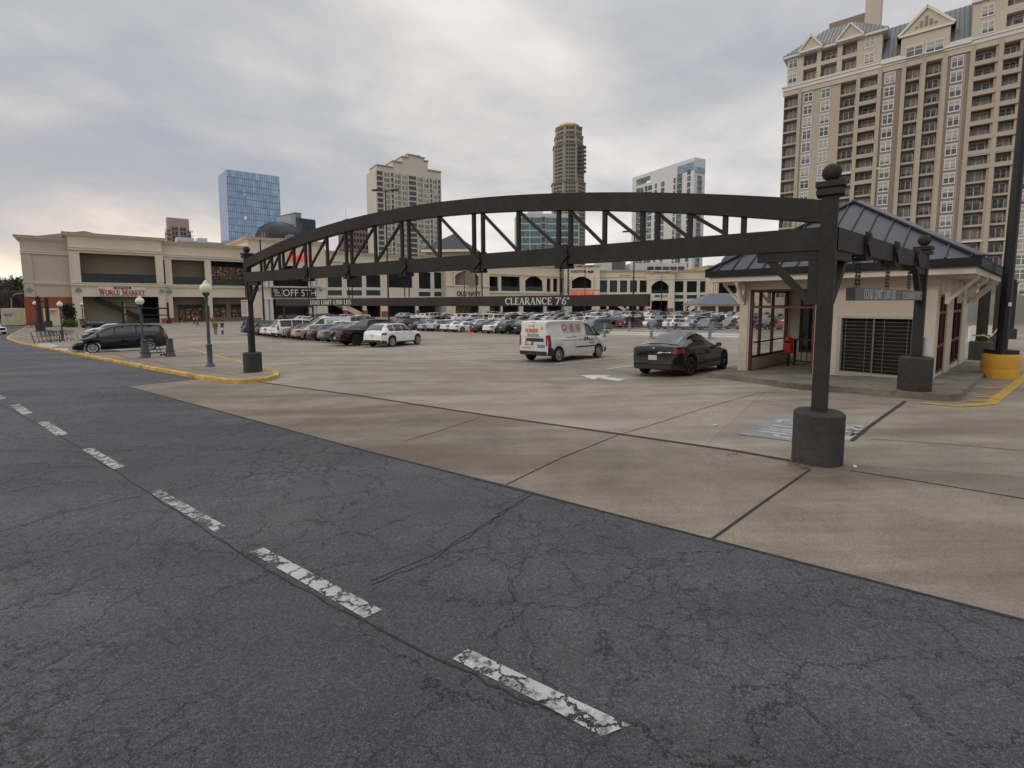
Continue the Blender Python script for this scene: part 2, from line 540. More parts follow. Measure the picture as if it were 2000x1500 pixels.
# ------------------------------------------------------------------ ground materials
def ground_mat(name, kind):
    m = bpy.data.materials.new(name)
    m.use_nodes = True
    t = m.node_tree
    p = t.nodes['Principled BSDF']
    g = t.nodes.new('ShaderNodeNewGeometry')
    P = g.outputs['Position']
    L = t.links.new

    def mapv(scale, rot=0.0, loc=(0, 0, 0)):
        n = t.nodes.new('ShaderNodeMapping')
        n.inputs['Scale'].default_value = scale
        n.inputs['Rotation'].default_value = (0, 0, rot)
        n.inputs['Location'].default_value = loc
        L(P, n.inputs['Vector'])
        return n.outputs[0]

    def nz(vec, s, d=5, r=.6, dist=0): return noise(vec, s, d, r, dist, tree=t)
    def rp(f, st): return ramp(f, st, tree=t)
    def mx(f, a, b, mode='MIX'): return mixc(f, a, b, tree=t, mode=mode)
    def mt(o, a, b=None, c=False): return mth(o, a, b, c, tree=t)

    def cracks(scale, width, jig, loc=(0, 0, 0)):
        w_ = t.nodes.new('ShaderNodeVectorMath')
        w_.operation = 'ADD'
        nn_ = t.nodes.new('ShaderNodeTexNoise')
        nn_.inputs['Scale'].default_value = 2.2 * scale + 1.2
        nn_.inputs['Detail'].default_value = 6
        nn_.inputs['Roughness'].default_value = .72
        L(P, nn_.inputs['Vector'])
        sc_ = t.nodes.new('ShaderNodeVectorMath')
        sc_.operation = 'SCALE'
        sc_.inputs['Scale'].default_value = jig
        L(nn_.outputs['Color'], sc_.inputs[0])
        L(mapv((1, 1, 0), 0, loc), w_.inputs[0])
        L(sc_.outputs[0], w_.inputs[1])
        fl = t.nodes.new('ShaderNodeVectorMath')
        fl.operation = 'MULTIPLY'
        fl.inputs[1].default_value = (1, 1, 0)
        L(w_.outputs[0], fl.inputs[0])
        v = t.nodes.new('ShaderNodeTexVoronoi')
        v.voronoi_dimensions = '2D'
        v.feature = 'DISTANCE_TO_EDGE'
        v.inputs['Scale'].default_value = scale
        L(fl.outputs[0], v.inputs['Vector'])
        return rp(v.outputs['Distance'], [(0, 1.0), (width * scale * .5, 1.0), (width * scale, 0.0)])

    if kind == 'asphalt':
        big = nz(P, .22, 5, .6)
        med = nz(P, 1.7, 5, .62)
        grit = nz(P, 95, 3, .8)
        chip = nz(P, 190, 2, .6)
        g2 = nz(P, 38, 3, .75)
        c = rp(mt('ADD', mt('MULTIPLY', big, .6), mt('MULTIPLY', med, .4)), [(.34, (.054, .056, .063)), (.5, (.073, .075, .082)), (.66, (.097, .098, .101))])
        wp = nz(mapv((.35, 2.2, 1), -math.atan2(E2.y, E2.x) + .12, (7, 2, 0)), .35, 3, .5)
        c = mx(1.0, c, rp(wp, [(.38, .80), (.62, 1.22)]), 'MULTIPLY')
        c = mx(1.0, c, rp(grit, [(.30, .50), (.5, .92), (.68, 1.75)]), 'MULTIPLY')
        c = mx(1.0, c, rp(g2, [(.34, .66), (.5, .97), (.64, 1.40)]), 'MULTIPLY')
        c = mx(rp(chip, [(.60, 0.0), (.70, .6)]), c, (.30, .28, .26))
        c = mx(rp(nz(P, .5, 3, .5), [(.56, 0.0), (.72, .35)]), c, (.105, .092, .082))
        m1 = rp(nz(mapv((1, 1, 1), 0, (11, 3, 0)), .42, 3, .5), [(.40, 0.0), (.55, 1.0)])
        k1 = mt('MULTIPLY', cracks(.62, .010, .75), rp(nz(P, .5, 2, .5), [(.36, .15), (.5, 1.0)]))
        k2 = mt('MULTIPLY', cracks(1.7, .0068, .45, (5.2, 1.7, 0)), m1)
        k3 = mt('MULTIPLY', cracks(4.6, .0055, .22, (2.2, 7.7, 0)), rp(nz(mapv((1, 1, 1), 0, (4, 9, 0)), .5, 4, .6), [(.47, 0.0), (.60, .85)]))
        kk = mt('MAXIMUM', mt('MAXIMUM', k1, k2), k3)
        c = mx(mt('MULTIPLY', kk, .82), c, (.011, .010, .0095))
        # oil drips
        sp = t.nodes.new('ShaderNodeTexVoronoi')
        sp.inputs['Scale'].default_value = 1.15
        L(mapv((1, 1, 0)), sp.inputs['Vector'])
        c = mx(mt('MULTIPLY', rp(sp.outputs['Distance'], [(.03, .6), (.075, 0.0)]), rp(med, [(.5, 0.0), (.58, 1.0)])), c, (.02, .019, .018))
        L(c, p.inputs['Base Color'])
        L(rp(med, [(.3, .62), (.7, .80)]), p.inputs['Roughness'])
        p.inputs['Specular IOR Level'].default_value = .3
        b = t.nodes.new('ShaderNodeBump')
        b.inputs['Strength'].default_value = .55
        b.inputs['Distance'].default_value = .012
        L(mt('SUBTRACT', grit, mt('MULTIPLY', kk, 1.5)), b.inputs['Height'])
        L(b.outputs[0], p.inputs['Normal'])
    elif kind in ('deck', 'apron', 'pave'):
        ang = -math.atan2(E2.y, E2.x)
        streak = nz(mapv((.10, 1.25, 1), ang), 1.0, 6, .62, .3)     # dirt drawn out along the gate
        big = nz(P, .16, 5, .6)
        med = nz(P, 1.1, 6, .65)
        fine = nz(P, 42, 4, .7)
        grit = nz(P, 170, 2, .6)
        base = {'deck': ((.205, .167, .125), (.285, .241, .189), (.345, .303, .246)), 'apron': ((.140, .112, .085), (.222, .182, .139), (.292, .250, .198)), 'pave': ((.165, .135, .10), (.24, .20, .15), (.30, .26, .205))}[kind]
        f = mt('ADD', mt('MULTIPLY', streak, .48), mt('ADD', mt('MULTIPLY', big, .27), mt('MULTIPLY', med, .25)))
        c = rp(f, [(.41, base[0]), (.50, base[1]), (.58, base[2])])
        c = mx(mt('MULTIPLY', rp(nz(mapv((.28, 1, 1), ang, (3, 8, 0)), .45, 5, .65), [(.50, 0.0), (.62, .8)]), .40 if kind == 'deck' else .85), c, (.16, .105, .055))
        c = mx(rp(nz(mapv((.6, 1, 1), ang, (30, 4, 0)), .30, 5, .65), [(.52, 0.0), (.64, .35 if kind == 'deck' else .45)]), c, (.095, .088, .080))
        c = mx(1.0, c, rp(fine, [(.3, .70), (.5, 1.0), (.7, 1.22)]), 'MULTIPLY')
        c = mx(1.0, c, rp(grit, [(.3, .70), (.7, 1.28)]), 'MULTIPLY')
        # poured slabs: each a little different, faint joints between
        if kind == 'deck':
            sl_n = t.nodes.new('ShaderNodeVectorMath'); sl_n.operation = 'FLOOR'
            sv_ = mapv((1 / 5.4, 1 / 8.2, 0), ang, (.3, .45, 0))
            L(sv_, sl_n.inputs[0])
            wn = t.nodes.new('ShaderNodeTexWhiteNoise'); L(sl_n.outputs[0], wn.inputs['Vector'])
            c = mx(1.0, c, rp(wn.outputs['Value'], [(0, .90), (1, 1.08)]), 'MULTIPLY')
            sx_n = t.nodes.new('ShaderNodeSeparateXYZ'); L(sv_, sx_n.inputs[0])
            fx = mt('ABSOLUTE', mt('SUBTRACT', mt('FRACT', sx_n.outputs[0]), .5)); fy = mt('ABSOLUTE', mt('SUBTRACT', mt('FRACT', sx_n.outputs[1]), .5))
            jn = mt('MAXIMUM', rp(fx, [(.4965, 0.0), (.499, 1.0)]), rp(fy, [(.4978, 0.0), (.4994, 1.0)]))
            c = mx(mt('MULTIPLY', jn, mt('MULTIPLY', rp(med, [(.35, .2), (.6, 1.0)]), .42)), c, (.06, .05, .04))
            # tyre-darkened lanes along the aisles
            ty = nz(mapv((.06, 1.6, 1), ang, (1, 5, 0)), .8, 4, .55)
            c = mx(rp(ty, [(.52, 0.0), (.64, .32)]), c, (.13, .118, .105))
        # droplets of oil and gum
        sp = t.nodes.new('ShaderNodeTexVoronoi')
        sp.inputs['Scale'].default_value = .95
        L(mapv((1, 1, 0)), sp.inputs['Vector'])
        c = mx(mt('MULTIPLY', rp(sp.outputs['Distance'], [(.02, .75), (.06, 0.0)]), rp(med, [(.46, 0.0), (.56, 1.0)])), c, (.07, .062, .055))
        k1 = mt('MULTIPLY', cracks(.16, .02, 1.2), rp(nz(P, .3, 2, .5), [(.52, 0.0), (.6, 1.0)]))
        c = mx(mt('MULTIPLY', k1, .6), c, (.07, .06, .05))
        L(c, p.inputs['Base Color'])
        L(rp(streak, [(.3, .55), (.7, .82)]), p.inputs['Roughness'])
        p.inputs['Specular IOR Level'].default_value = .35
        b = t.nodes.new('ShaderNodeBump')
        b.inputs['Strength'].default_value = .25
        b.inputs['Distance'].default_value = .006
        L(fine, b.inputs['Height'])
        L(b.outputs[0], p.inputs['Normal'])
    elif kind in ('white', 'yellow', 'blue', 'faint'):
        col = {'white': (.46, .455, .44), 'yellow': (.52, .33, .05), 'blue': (.255, .275, .285), 'faint': (.56, .55, .52)}[kind]
        wear = nz(P, 9, 6, .72)
        big = nz(P, 2.2, 4, .6)
        grit = nz(P, 80, 3, .7)
        c = mx(1.0, col, rp(mt('ADD', mt('MULTIPLY', big, .5), mt('MULTIPLY', grit, .5)), [(.3, .62), (.65, 1.06)]), 'MULTIPLY')
        L(c, p.inputs['Base Color'])
        p.inputs['Roughness'].default_value = .75
        kk = cracks(5.2, .014, .22, (1, 2, 0))
        lim = {'white': (.40, .50), 'yellow': (.30, .38), 'blue': (.28, .36), 'faint': (.30, .44)}[kind]
        keep = rp(mt('SUBTRACT', mt('ADD', mt('MULTIPLY', wear, .6), mt('MULTIPLY', big, .4)), mt('MULTIPLY', kk, .2 if kind == 'white' else .06)), [(lim[0], 0.0), (lim[1], 1.0 if kind != 'faint' else .85)])
        L(keep, p.inputs['Alpha'])
    MATS[name] = m
    return m


M_ASPH = ground_mat('worn_asphalt', 'asphalt')
M_DECK = ground_mat('stained_concrete', 'deck')
M_APRON = ground_mat('apron_concrete', 'apron')
M_PAVE = ground_mat('pavement_concrete', 'pave')
M_WHITE = ground_mat('worn_white_paint', 'white')
M_FAINT = ground_mat('faded_white_paint', 'faint')
M_YELP = ground_mat('worn_yellow_paint', 'yellow')
M_BLUEP = ground_mat('faded_blue_paint', 'blue')
M_ARROW = mat('arrow_white_paint', (.55, .54, .51), .8, var=.22, vs=5)
M_SEAM = mat('dark_joint', (.025, .022, .02), .9, var=.5, vs=4)
M_KERB = mat('yellow_kerb_paint', (.47, .285, .065), .75, var=.6, vs=2.2, bump=.3, bs=25)
M_KSIDE = mat('dirty_kerb_side', (.12, .10, .085), .85, var=.5, vs=2)

# fold lines as (a-coefficient, b-coefficient, constant): ka*a + kb*b + c = 0
FOLDS = [(1, 0, -AG), (0, 1, -3), (0, 1, 9), (0, 1, 2), (1, 0, -AG - 7), (1, -1, -AG - 9),
         (0, .022, -.022 * BR - ZLOW), (-.0195, .022, -.022 * BR + .0195 * AG - ZLOW), (-.0195, .052, -.022 * BR + .0195 * AG + .27 - ZLOW),
         (-.0195, .022, -.022 * BR + .0195 * AG + .21 - ZLOW), (-.0195, 0, .022 * (3 - BR) + .0195 * AG + .21 - ZLOW), (.0105, .022, -.022 * BR - .0105 * AG - ZLOW)]


def sheet(name, poly, h, m, skirt=None, top_from=None):
    """flat polygon laid over the ground, h above it; skirt = depth of its edge faces"""
    bm = bmesh.new()
    vs = [bm.verts.new((p[0], p[1], 0)) for p in poly]
    f = bm.faces.new(vs)
    bmesh.ops.triangulate(bm, faces=[f])
    for ka, kb, c in FOLDS:
        nrm = E1 * ka + E2 * kb
        ln = nrm.length
        nrm = nrm / ln
        co = nrm * (-c / ln)
        bmesh.ops.bisect_plane(bm, geom=bm.verts[:] + bm.edges[:] + bm.faces[:], plane_co=(co.x, co.y, 0), plane_no=(nrm.x, nrm.y, 0), dist=1e-5)
    bmesh.ops.recalc_face_normals(bm, faces=bm.faces[:])
    if sum(f.normal.z for f in bm.faces) < 0:
        bmesh.ops.reverse_faces(bm, faces=bm.faces[:])
    for v in bm.verts:
        v.co.z = gz(v.co.x, v.co.y) + h
    if skirt:
        ed = [e for e in bm.edges if e.is_boundary]
        r = bmesh.ops.extrude_edge_only(bm, edges=ed)
        for v in r['geom']:
            if isinstance(v, bmesh.types.BMVert): v.co.z -= skirt
    me = bpy.data.meshes.new(name)
    bm.to_mesh(me)
    bm.free()
    me.materials.append(m)
    return put(name, me)


def struct(o):
    o['kind'] = 'structure'
    return o


def strip(name, pts, width, h, m, kind='structure'):
    """ribbon on the ground along world points"""
    mb = MB()
    P = [Vector((p[0], p[1])) for p in pts]
    out = []
    for a, b in zip(P, P[1:]):
        n = max(1, int((b - a).length / .5))
        for k in range(n):
            out.append(a.lerp(b, k / n))
    out.append(P[-1])
    L_, R_ = [], []
    for k, q in enumerate(out):
        d = (out[min(k + 1, len(out) - 1)] - out[max(0, k - 1)]).normalized()
        nrm = Vector((-d.y, d.x)) * (width / 2)
        for lst, s_ in ((L_, 1), (R_, -1)):
            r = q + nrm * s_
            lst.append((r.x, r.y, gz(r.x, r.y) + h))
    for k in range(len(out) - 1):
        mb.quad(R_[k], R_[k + 1], L_[k + 1], L_[k])
    o = mb.build(name, m)
    if kind: o['kind'] = kind
    return o


# ground: one sheet to the horizon
struct(sheet('ground', [(-3500, -300), (3500, -300), (3500, 4000), (-3500, 4000)], -.02, mat('far_ground', (.10, .10, .09), .9, var=.3, vs=.05)))
struct(sheet('parking_deck', [(-126, -14), (150, -14), (150, 232), (-126, 232)], 0.0, M_DECK))
# road of worn asphalt
e0, e1_ = gp(250, 755), gp(2000, 1213)
ed = (e1_ - e0).to_2d().normalized()
far_r = e0.to_2d() + ed * 60
EDGE = [gp(*p).to_2d() for p in [(480, 816), (700, 877), (990, 948), (1390, 1055), (1700, 1135), (2000, 1213)]]
road = [e0.to_2d(), gp(392, 741).to_2d(), gp(330, 700).to_2d(), gp(120, 668).to_2d(), gp(60, 648).to_2d(), gp(66, 634).to_2d(),
        Vector((-103.0, 104)), Vector((-150, 170)), Vector((-220, 170)), Vector((-220, -40)), Vector((30, -60)), far_r] + EDGE[::-1]
struct(sheet('road', road, .006, M_ASPH))
# apron of paler concrete between the road and the gate joint
pA, pB = gp(520, 747), gp(1560, 900)
apron = [e0.to_2d(), gp(392, 741).to_2d(), gp(470, 742).to_2d(), pA.to_2d(), pB.to_2d(), gp(2000, 975).to_2d() + Vector((6, -1.2)), far_r] + EDGE[::-1]
struct(sheet('apron', apron, .004, M_APRON))
for nm, pts, wd, m_ in (
        ('expansion_joint', [gp(500, 746), gp(700, 773), gp(960, 813), gp(1200, 847), gp(1440, 882), gp(1562, 904)], .085, M_SEAM),
        ('expansion_joint', [gp(1663, 862), gp(1700, 832), gp(1768, 784)], .06, M_SEAM),
        ('expansion_joint', [gp(1390, 1055), gp(1480, 990), gp(1582, 918)], .03, M_SEAM),
        ('expansion_joint', [gp(988, 948), gp(1090, 898), gp(1205, 851)], .018, M_SEAM),
        ('expansion_joint', [gp(1205, 851), gp(1400, 790), gp(1540, 757)], .014, M_SEAM),
        ('expansion_joint', [gp(790, 862), gp(850, 845), gp(935, 817)], .014, M_SEAM),
        ('expansion_joint', [gp(1660, 920), gp(1800, 942), gp(2030, 980)], .022, M_SEAM),
        ('expansion_joint', [gp(1700, 858), gp(1850, 868), gp(2030, 884)], .014, M_SEAM),
        ('road_edge_joint', [gp(250, 755.5), gp(700, 877.5), gp(1390, 1055), gp(2040, 1224)], .035, M_SEAM)):
    struct(strip(nm, pts, wd, .010, m_))
for pts in ([gp(1040, 966), gp(960, 1015), gp(860, 1080), gp(700, 1145)], [gp(1039, 967), gp(940, 1033), gp(835, 1103), gp(712, 1147)],
            [gp(0, 1040), gp(120, 1005), gp(300, 965)]):
    q = []
    for a, b in zip(pts, pts[1:]):
        for k in range(8):
            c = a.lerp(b, k / 8)
            q.append(c + Vector((random.uniform(-.02, .02), random.uniform(-.02, .02), 0)))
    struct(strip('road_crack', q, .010, .010, M_SEAM))
# seam beside the lane dashes
q = []
for a, b in zip([(-40, 770), (90, 835), (200, 905), (320, 985), (470, 1085), (640, 1182), (900, 1310), (1080, 1395)], [(90, 835), (200, 905), (320, 985), (470, 1085), (640, 1182), (900, 1310), (1080, 1395), (1200, 1440)]):
    A, B = gp(*a), gp(*b)
    for k in range(6):
        c = A.lerp(B, k / 6)
        q.append(c + Vector((random.uniform(-.015, .015), random.uniform(-.02, .02), 0)))
struct(strip('road_crack', q, .013, .010, M_SEAM))
# lane dashes (pixel corners)
DASH = [[(20, 793), (38, 790), (64, 807), (44, 811)], [(72, 826), (95, 824), (134, 849), (110, 852)], [(160, 879), (180, 876), (244, 912), (222, 918)],
        [(289, 962), (312, 957), (441, 1029), (420, 1041)], [(487, 1080), (516, 1072), (747, 1194), (712, 1210)],
        [(884, 1290), (914, 1270), (1085, 1352), (1230, 1420), (1175, 1442), (1040, 1368)], [(-12, 774), (0, 772), (14, 778), (2, 781)]]
for d in DASH:
    struct(sheet('lane_dash', [gp(*p).to_2d() for p in d], .012, M_WHITE))
# turn arrow, stencils, stall lines
struct(sheet('painted_arrow', [gp(*p).to_2d() for p in [(1133, 733), (1158, 742), (1169, 738), (1208, 745), (1222, 741.5), (1182, 736), (1195, 733.5)]], .010, M_ARROW))
struct(sheet('painted_panel', [gp(*p).to_2d() for p in [(1441, 849), (1514, 815), (1585, 820), (1600, 868), (1560, 864)]], .010, M_BLUEP))
struct(sheet('painted_panel', [gp(*p).to_2d() for p in [(1655, 829), (1690, 833), (1661, 862), (1640, 862)]], .010, M_WHITE))
STEN = [([(1518, 826), (1526, 821), (1546, 822.5)], .09), ([(1546, 828), (1557, 829)], .09), ([(1508, 831), (1560, 838)], .08), ([(1496, 836), (1560, 844)], .08), ([(1489, 839), (1560, 848)], .08),
        ([(1482, 843), (1560, 853)], .08), ([(1514, 850), (1520, 854.5), (1544, 857)], .09), ([(1514, 850), (1526, 849)], .08)]
for pts, wd in STEN:
    struct(strip('stencil_stroke', [gp(*p) for p in pts], wd, .014, M_FAINT))
for pts in ([(1668, 836), (1682, 837)], [(1664, 842), (1678, 843)], [(1664, 852), (1668, 847), (1674, 848)]):
    struct(strip('stencil_stroke', [gp(*p) for p in pts], .05, .014, M_SEAM))
_va, _vb = to_ab(gp(1088, 708)), to_ab(gp(1173, 698))
B_VAN = (_va[1] + _vb[1]) / 2 - .75
A_ROW = (_va[0] + _vb[0]) / 2
for k in range(-9, 5):
    b_ = B_VAN + 1.36 + 2.72 * k
    p0, p1 = ab(A_ROW - 2.4, b_), ab(A_ROW + 2.9, b_)
    struct(strip('stall_line', [p0, p1], .13, .012, M_ARROW))
# yellow hatching beside the kiosk
for pts, wd in (([(1800, 787), (1870, 793.5), (1935, 789), (1966, 764), (2010, 730)], .2), ([(1890, 784), (1930, 784.5)], .1), ([(1902, 776), (1946, 776.5)], .1), ([(1912, 767), (1952, 767.5)], .1), ([(1960, 727), (1990, 724)], .1), ([(1960, 735), (1985, 732)], .1), ([(1918, 759), (1958, 759)], .1), ([(1926, 752), (1964, 752)], .1)):
    struct(strip('hatch_line', [gp(*p) for p in pts], wd, .010, M_YELP))
# raised pavement on the left with its yellow kerb
OUT = [(546, 733), (543, 739), (520, 745), (480, 748.5), (440, 748), (380, 739), (290, 722), (200, 704), (100, 684), (40, 672), (14, 663), (13, 660), (22, 654), (45, 642), (58, 634)]
INN = [(126, 638), (150, 650), (150, 690), (170, 694), (290, 688), (366, 683), (471, 711), (530, 727)]
KH = .13
pave = [gp(x, y).to_2d() for x, y in OUT + INN]
struct(sheet('pavement', pave, KH, M_PAVE, skirt=KH + .02))
mb = MB()
kp = [gp(x, y).to_2d() for x, y in [(366, 683), (471, 711), (530, 727)] + OUT]
cen = Vector((0, 0))
for p in kp: cen += p / len(kp)
for k in range(len(kp) - 1):
    a, b = kp[k], kp[k + 1]
    d = (b - a).normalized()
    def nrm(j):
        t0 = (kp[j] - kp[max(0, j - 1)])
        t1 = (kp[min(j + 1, len(kp) - 1)] - kp[j])
        t_s = (t0.normalized() + t1.normalized()).normalized() if t0.length and t1.length else (t0 + t1).normalized()
        n_ = Vector((-t_s.y, t_s.x))
        return n_
    for i in range(6):
        qa, qb = a.lerp(b, i / 6), a.lerp(b, (i + 1) / 6)
        na, nb = nrm(k).lerp(nrm(k + 1), i / 6), nrm(k).lerp(nrm(k + 1), (i + 1) / 6)
        def P3(q, z): return (q.x, q.y, gz(q.x, q.y) + z)
        o_a, o_b, i_a, i_b = qa + na * .02, qb + nb * .02, qa - na * .16, qb - nb * .16
        if k >= 0:
            mb.quad(P3(o_a, -.01), P3(o_b, -.01), P3(o_b, KH - .015), P3(o_a, KH - .015))
            mb.quad(P3(o_a, KH - .015), P3(o_b, KH - .015), P3(qb - nb * .005, KH + .006), P3(qa - na * .005, KH + .006))
            mb.quad(P3(qa - na * .005, KH + .006), P3(qb - nb * .005, KH + .006), P3(i_b, KH + .005), P3(i_a, KH + .005))
struct(mb.build('kerb', M_KERB))
for a, b in (((150, 676), (172, 694)), ((220, 690), (300, 716)), ((300, 704), (360, 728)), ((240, 697), (470, 735))):
    struct(strip('pavement_joint', [gp(*a, KH), gp(*b, KH)], .02, KH + .004, M_SEAM))
for c in ([(70, 672), (98, 670), (116, 676), (92, 680)], [(100, 680), (132, 680), (134, 684), (112, 684)]):
    struct(sheet('pavement_patch', [gp(x, y, KH).to_2d() for x, y in c], KH + .004, mat('pale_ramp_concrete', (.38, .38, .35), .8, var=.2, vs=2)))
# ------------------------------------------------------------------ entrance gate
M_GATE = mat('gate_bronze_paint', (.034, .0295, .0265), .60, var=.32, vs=1.6, bump=.2, bs=14, spec=.14)
M_PLINTH = mat('plinth_paint', (.052, .050, .049), .85, var=.35, vs=2.0, bump=.5, bs=40, spec=.2)
M_CHAIN = mat('chain_steel', (.035, .032, .03), .5, .6)
M_SIGNW = mat('sign_letter_white', (.56, .56, .55), .6, var=.12, vs=6)
GL, GR, G2 = Vector((-9.5, 17.5)), Vector((4.28, 6.6)), Vector((9.13, 10.8))
GD = (GR - GL).normalized()
GN = Vector((-GD.y, GD.x))
GLEN = (GR - GL).length
gate = thing('entrance_gate', 'large dark bronze arched truss gate on three ball-topped posts across the car park entrance', 'gate', (GL.x, GL.y, gz(GL.x, GL.y) + KH), math.atan2(GD.y, GD.x))
GI = gate.matrix_basis.inverted() if False else None
GZ0 = gz(GL.x, GL.y) + KH


def gl(t, z, y=0.0):
    """local point on the gate: t along it 0..1, world height z"""
    return Vector((t * GLEN, y, z - GZ0))


def lerp(a, b, t): return a + (b - a) * t
def low_b(t): return lerp(3.02, 2.93, t)
def low_t(t): return lerp(3.36, 3.235, t)
def arc_b(t): return lerp(3.50, 3.275, t) + 3.44 * t * (1 - t)
def arc_t(t): return lerp(3.82, 3.575, t) + 3.44 * t * (1 - t)


def post(x, y, zb, zt, rot, ball_r=.115, pr=.31, ph=.72, pw=.185):
    M = Matrix.Translation((x, y, 0)) @ Matrix.Rotation(rot, 4, 'Z')
    m1 = MB()
    prf = [(pr, zb - .25), (pr, zb), (pr, zb + ph * .33), (pr - .004, zb + ph * .335), (pr, zb + ph * .34), (pr, zb + ph * .66), (pr - .004, zb + ph * .665), (pr, zb + ph * .67), (pr, zb + ph - .03), (pr - .03, zb + ph)]
    m1.lathe(prf, 40, (x, y, 0))
    m1.build('plinth', M_PLINTH, gate, 40)
    m2 = MB()
    h = pw / 2
    m2.box(-h, h, -h, h, zb + ph - .02, zt, M=M)
    po = m2.build('post', M_GATE, gate)
    bv = po.modifiers.new('bevel', 'BEVEL')
    bv.width = .008
    bv.segments = 2
    m3 = MB()
    m3.box(-h - .06, h + .06, -h - .06, h + .06, zt - .02, zt + .05, M=M)
    m3.box(-h - .03, h + .03, -h - .03, h + .03, zt + .05, zt + .085, M=M)
    m3.box(-h - .07, h + .07, -h - .07, h + .07, zt + .085, zt + .155, M=M)
    c = m3.build('post_cap', M_GATE, gate)
    m4 = MB()
    m4.lathe([(.07, zt + .15), (.05, zt + .19)], 16, (x, y, 0))
    m4.ball((x, y, zt + .17 + ball_r), ball_r, 22)
    m4.build('ball_finial', M_GATE, gate, 50)


zg = GZ0
post(0, 0, 0, arc_t(0) - .05 - zg + .12, 0)
post(GLEN, 0, gz(GR.x, GR.y) - zg, 3.575 - zg + .09, 0)
v2 = G2 - GL
lx, ly = v2.dot(GD), v2.dot(GN)
S2D = (G2 - GR)
S2L = S2D.length
s2r = math.atan2(S2D.dot(GN), S2D.dot(GD))
post(lx, ly, .26 - zg, 3.27 - zg, s2r, ball_r=.12)
# beams
h = .0925
mb = MB()
NSEG = 48
rows = []
for k in range(NSEG + 1):
    t = (h + (GLEN - 2 * h) * k / NSEG) / GLEN
    rows.append([gl(t, arc_b(t), -.09), gl(t, arc_t(t), -.09), gl(t, arc_t(t), .09), gl(t, arc_b(t), .09)])
for a, b in zip(rows, rows[1:]):
    for j in range(4):
        mb.quad(a[j], b[j], b[(j + 1) % 4], a[(j + 1) % 4])
mb.build('arch_beam', M_GATE, gate)
mb = MB()
ta, tb = h / GLEN, 1 - h / GLEN
vs = []
for t in (ta, tb):
    vs += [gl(t, low_b(t), -.09), gl(t, low_t(t), -.09), gl(t, low_t(t), .09), gl(t, low_b(t), .09)]
mb.add(vs, [(0, 4, 5, 1), (1, 5, 6, 2), (2, 6, 7, 3), (3, 7, 4, 0)])
mb.build('lower_beam', M_GATE, gate)
STA = [.2375, .362, .5, .638, .762]
PAIRS = [.068, .143] + STA + [.857, .932]
MID = [(a + b) / 2 for a, b in zip(PAIRS, PAIRS[1:])]
hp = .13 / GLEN
verts = []
for t in PAIRS: verts += [(t - hp, 1), (t + hp, 1)]
for t in MID: verts.append((t, 0))
for t, _ in verts:
    mb = MB()
    mb.bar(gl(t, low_t(t) - .002), gl(t, arc_b(t) + .01), .07, .07, up=(0, 1, 0))
    mb.build('strut', M_GATE, gate)
nodes = sorted([(t, hp) for t in PAIRS] + [(t, .035 / GLEN) for t in MID])
for (a, ha), (b, hb) in zip(nodes, nodes[1:]):
    mb = MB()
    ta, tb = a + ha, b - hb
    if (a + b) / 2 < .5:
        mb.bar(gl(ta, low_t(ta) + .02), gl(tb, arc_b(tb) - .02), .055, .055, up=(0, 1, 0))
    else:
        mb.bar(gl(ta, arc_b(ta) - .02), gl(tb, low_t(tb) + .02), .055, .055, up=(0, 1, 0))
    mb.build('diagonal_brace', M_GATE, gate)


def bracket(P, dx, zb, zt, nrm, parent):
    """clamp plates and a diamond on both faces of a beam; P(x,z,y) local point at offset x along the beam"""
    m1 = MB()
    for s_ in (-1, 1):
        for y0, y1 in ((-.125, -.092), (.092, .125)):
            q = [P(s_ * .075 + dx_, z_, y_) for z_ in (zb - .07, zt + .05) for y_ in (y0, y1) for dx_ in (-.05, .05)]
            m1.add(q, [(0, 2, 3, 1), (4, 5, 7, 6), (0, 1, 5, 4), (2, 6, 7, 3), (0, 4, 6, 2), (1, 3, 7, 5)])
        q = [P(s_ * .075 + dx_, z_, y_) for z_ in (zb - .075, zb - .03) for y_ in (-.13, .13) for dx_ in (-.06, .06)]
        m1.add(q, [(0, 2, 3, 1), (4, 5, 7, 6), (0, 1, 5, 4), (2, 6, 7, 3), (0, 4, 6, 2), (1, 3, 7, 5)])
    b = m1.build('beam_bracket', M_GATE, parent)
    m2 = MB()
    zc = (zb + zt) / 2
    for y0, y1 in ((-.155, -.127), (.127, .155)):
        ring_ = [(0, -.165), (.165, 0), (0, .165), (-.165, 0)]
        n = 4
        q = [P(x, zc + z_, y0) for x, z_ in ring_] + [P(x, zc + z_, y1) for x, z_ in ring_]
        m2.add(q, [(0, 1, 2, 3), (7, 6, 5, 4)] + [(k, k + 4, (k + 1) % 4 + 4, (k + 1) % 4) for k in range(4)])
    d = m2.build('diamond_plate', M_GATE, b)


for t in STA:
    bracket(lambda x, z, y, t=t: gl(t + x / GLEN, z, y), 0, low_b(t), low_t(t), GN, gate)
# knee braces
def knee(P, L_=.62, H=.62):
    m = MB()
    m.bar(P(.0, 0), P(L_ + .14, 0), .13, .13, up=(0, 0, 1))
    m.bar(P(.06, -.07), P(.06, -H - .05), .12, .12, up=(0, 1, 0))
    m.bar(P(.10, -H), P(L_, -.02), .10, .10, up=(0, 0, 1))
    m.build('knee_brace', M_GATE, gate)


knee(lambda x, z: Vector((h + x, 0, low_b(0) - .065 - zg + z)))
knee(lambda x, z: Vector((GLEN - h - x, 0, low_b(1) - .065 - zg + z)))
sd = Vector((math.cos(s2r), math.sin(s2r)))
def sp_(x, z, y=0.0):
    q = Vector((GLEN, 0)) + sd * x + Vector((-sd.y, sd.x)) * y
    return Vector((q.x, q.y, z - zg))


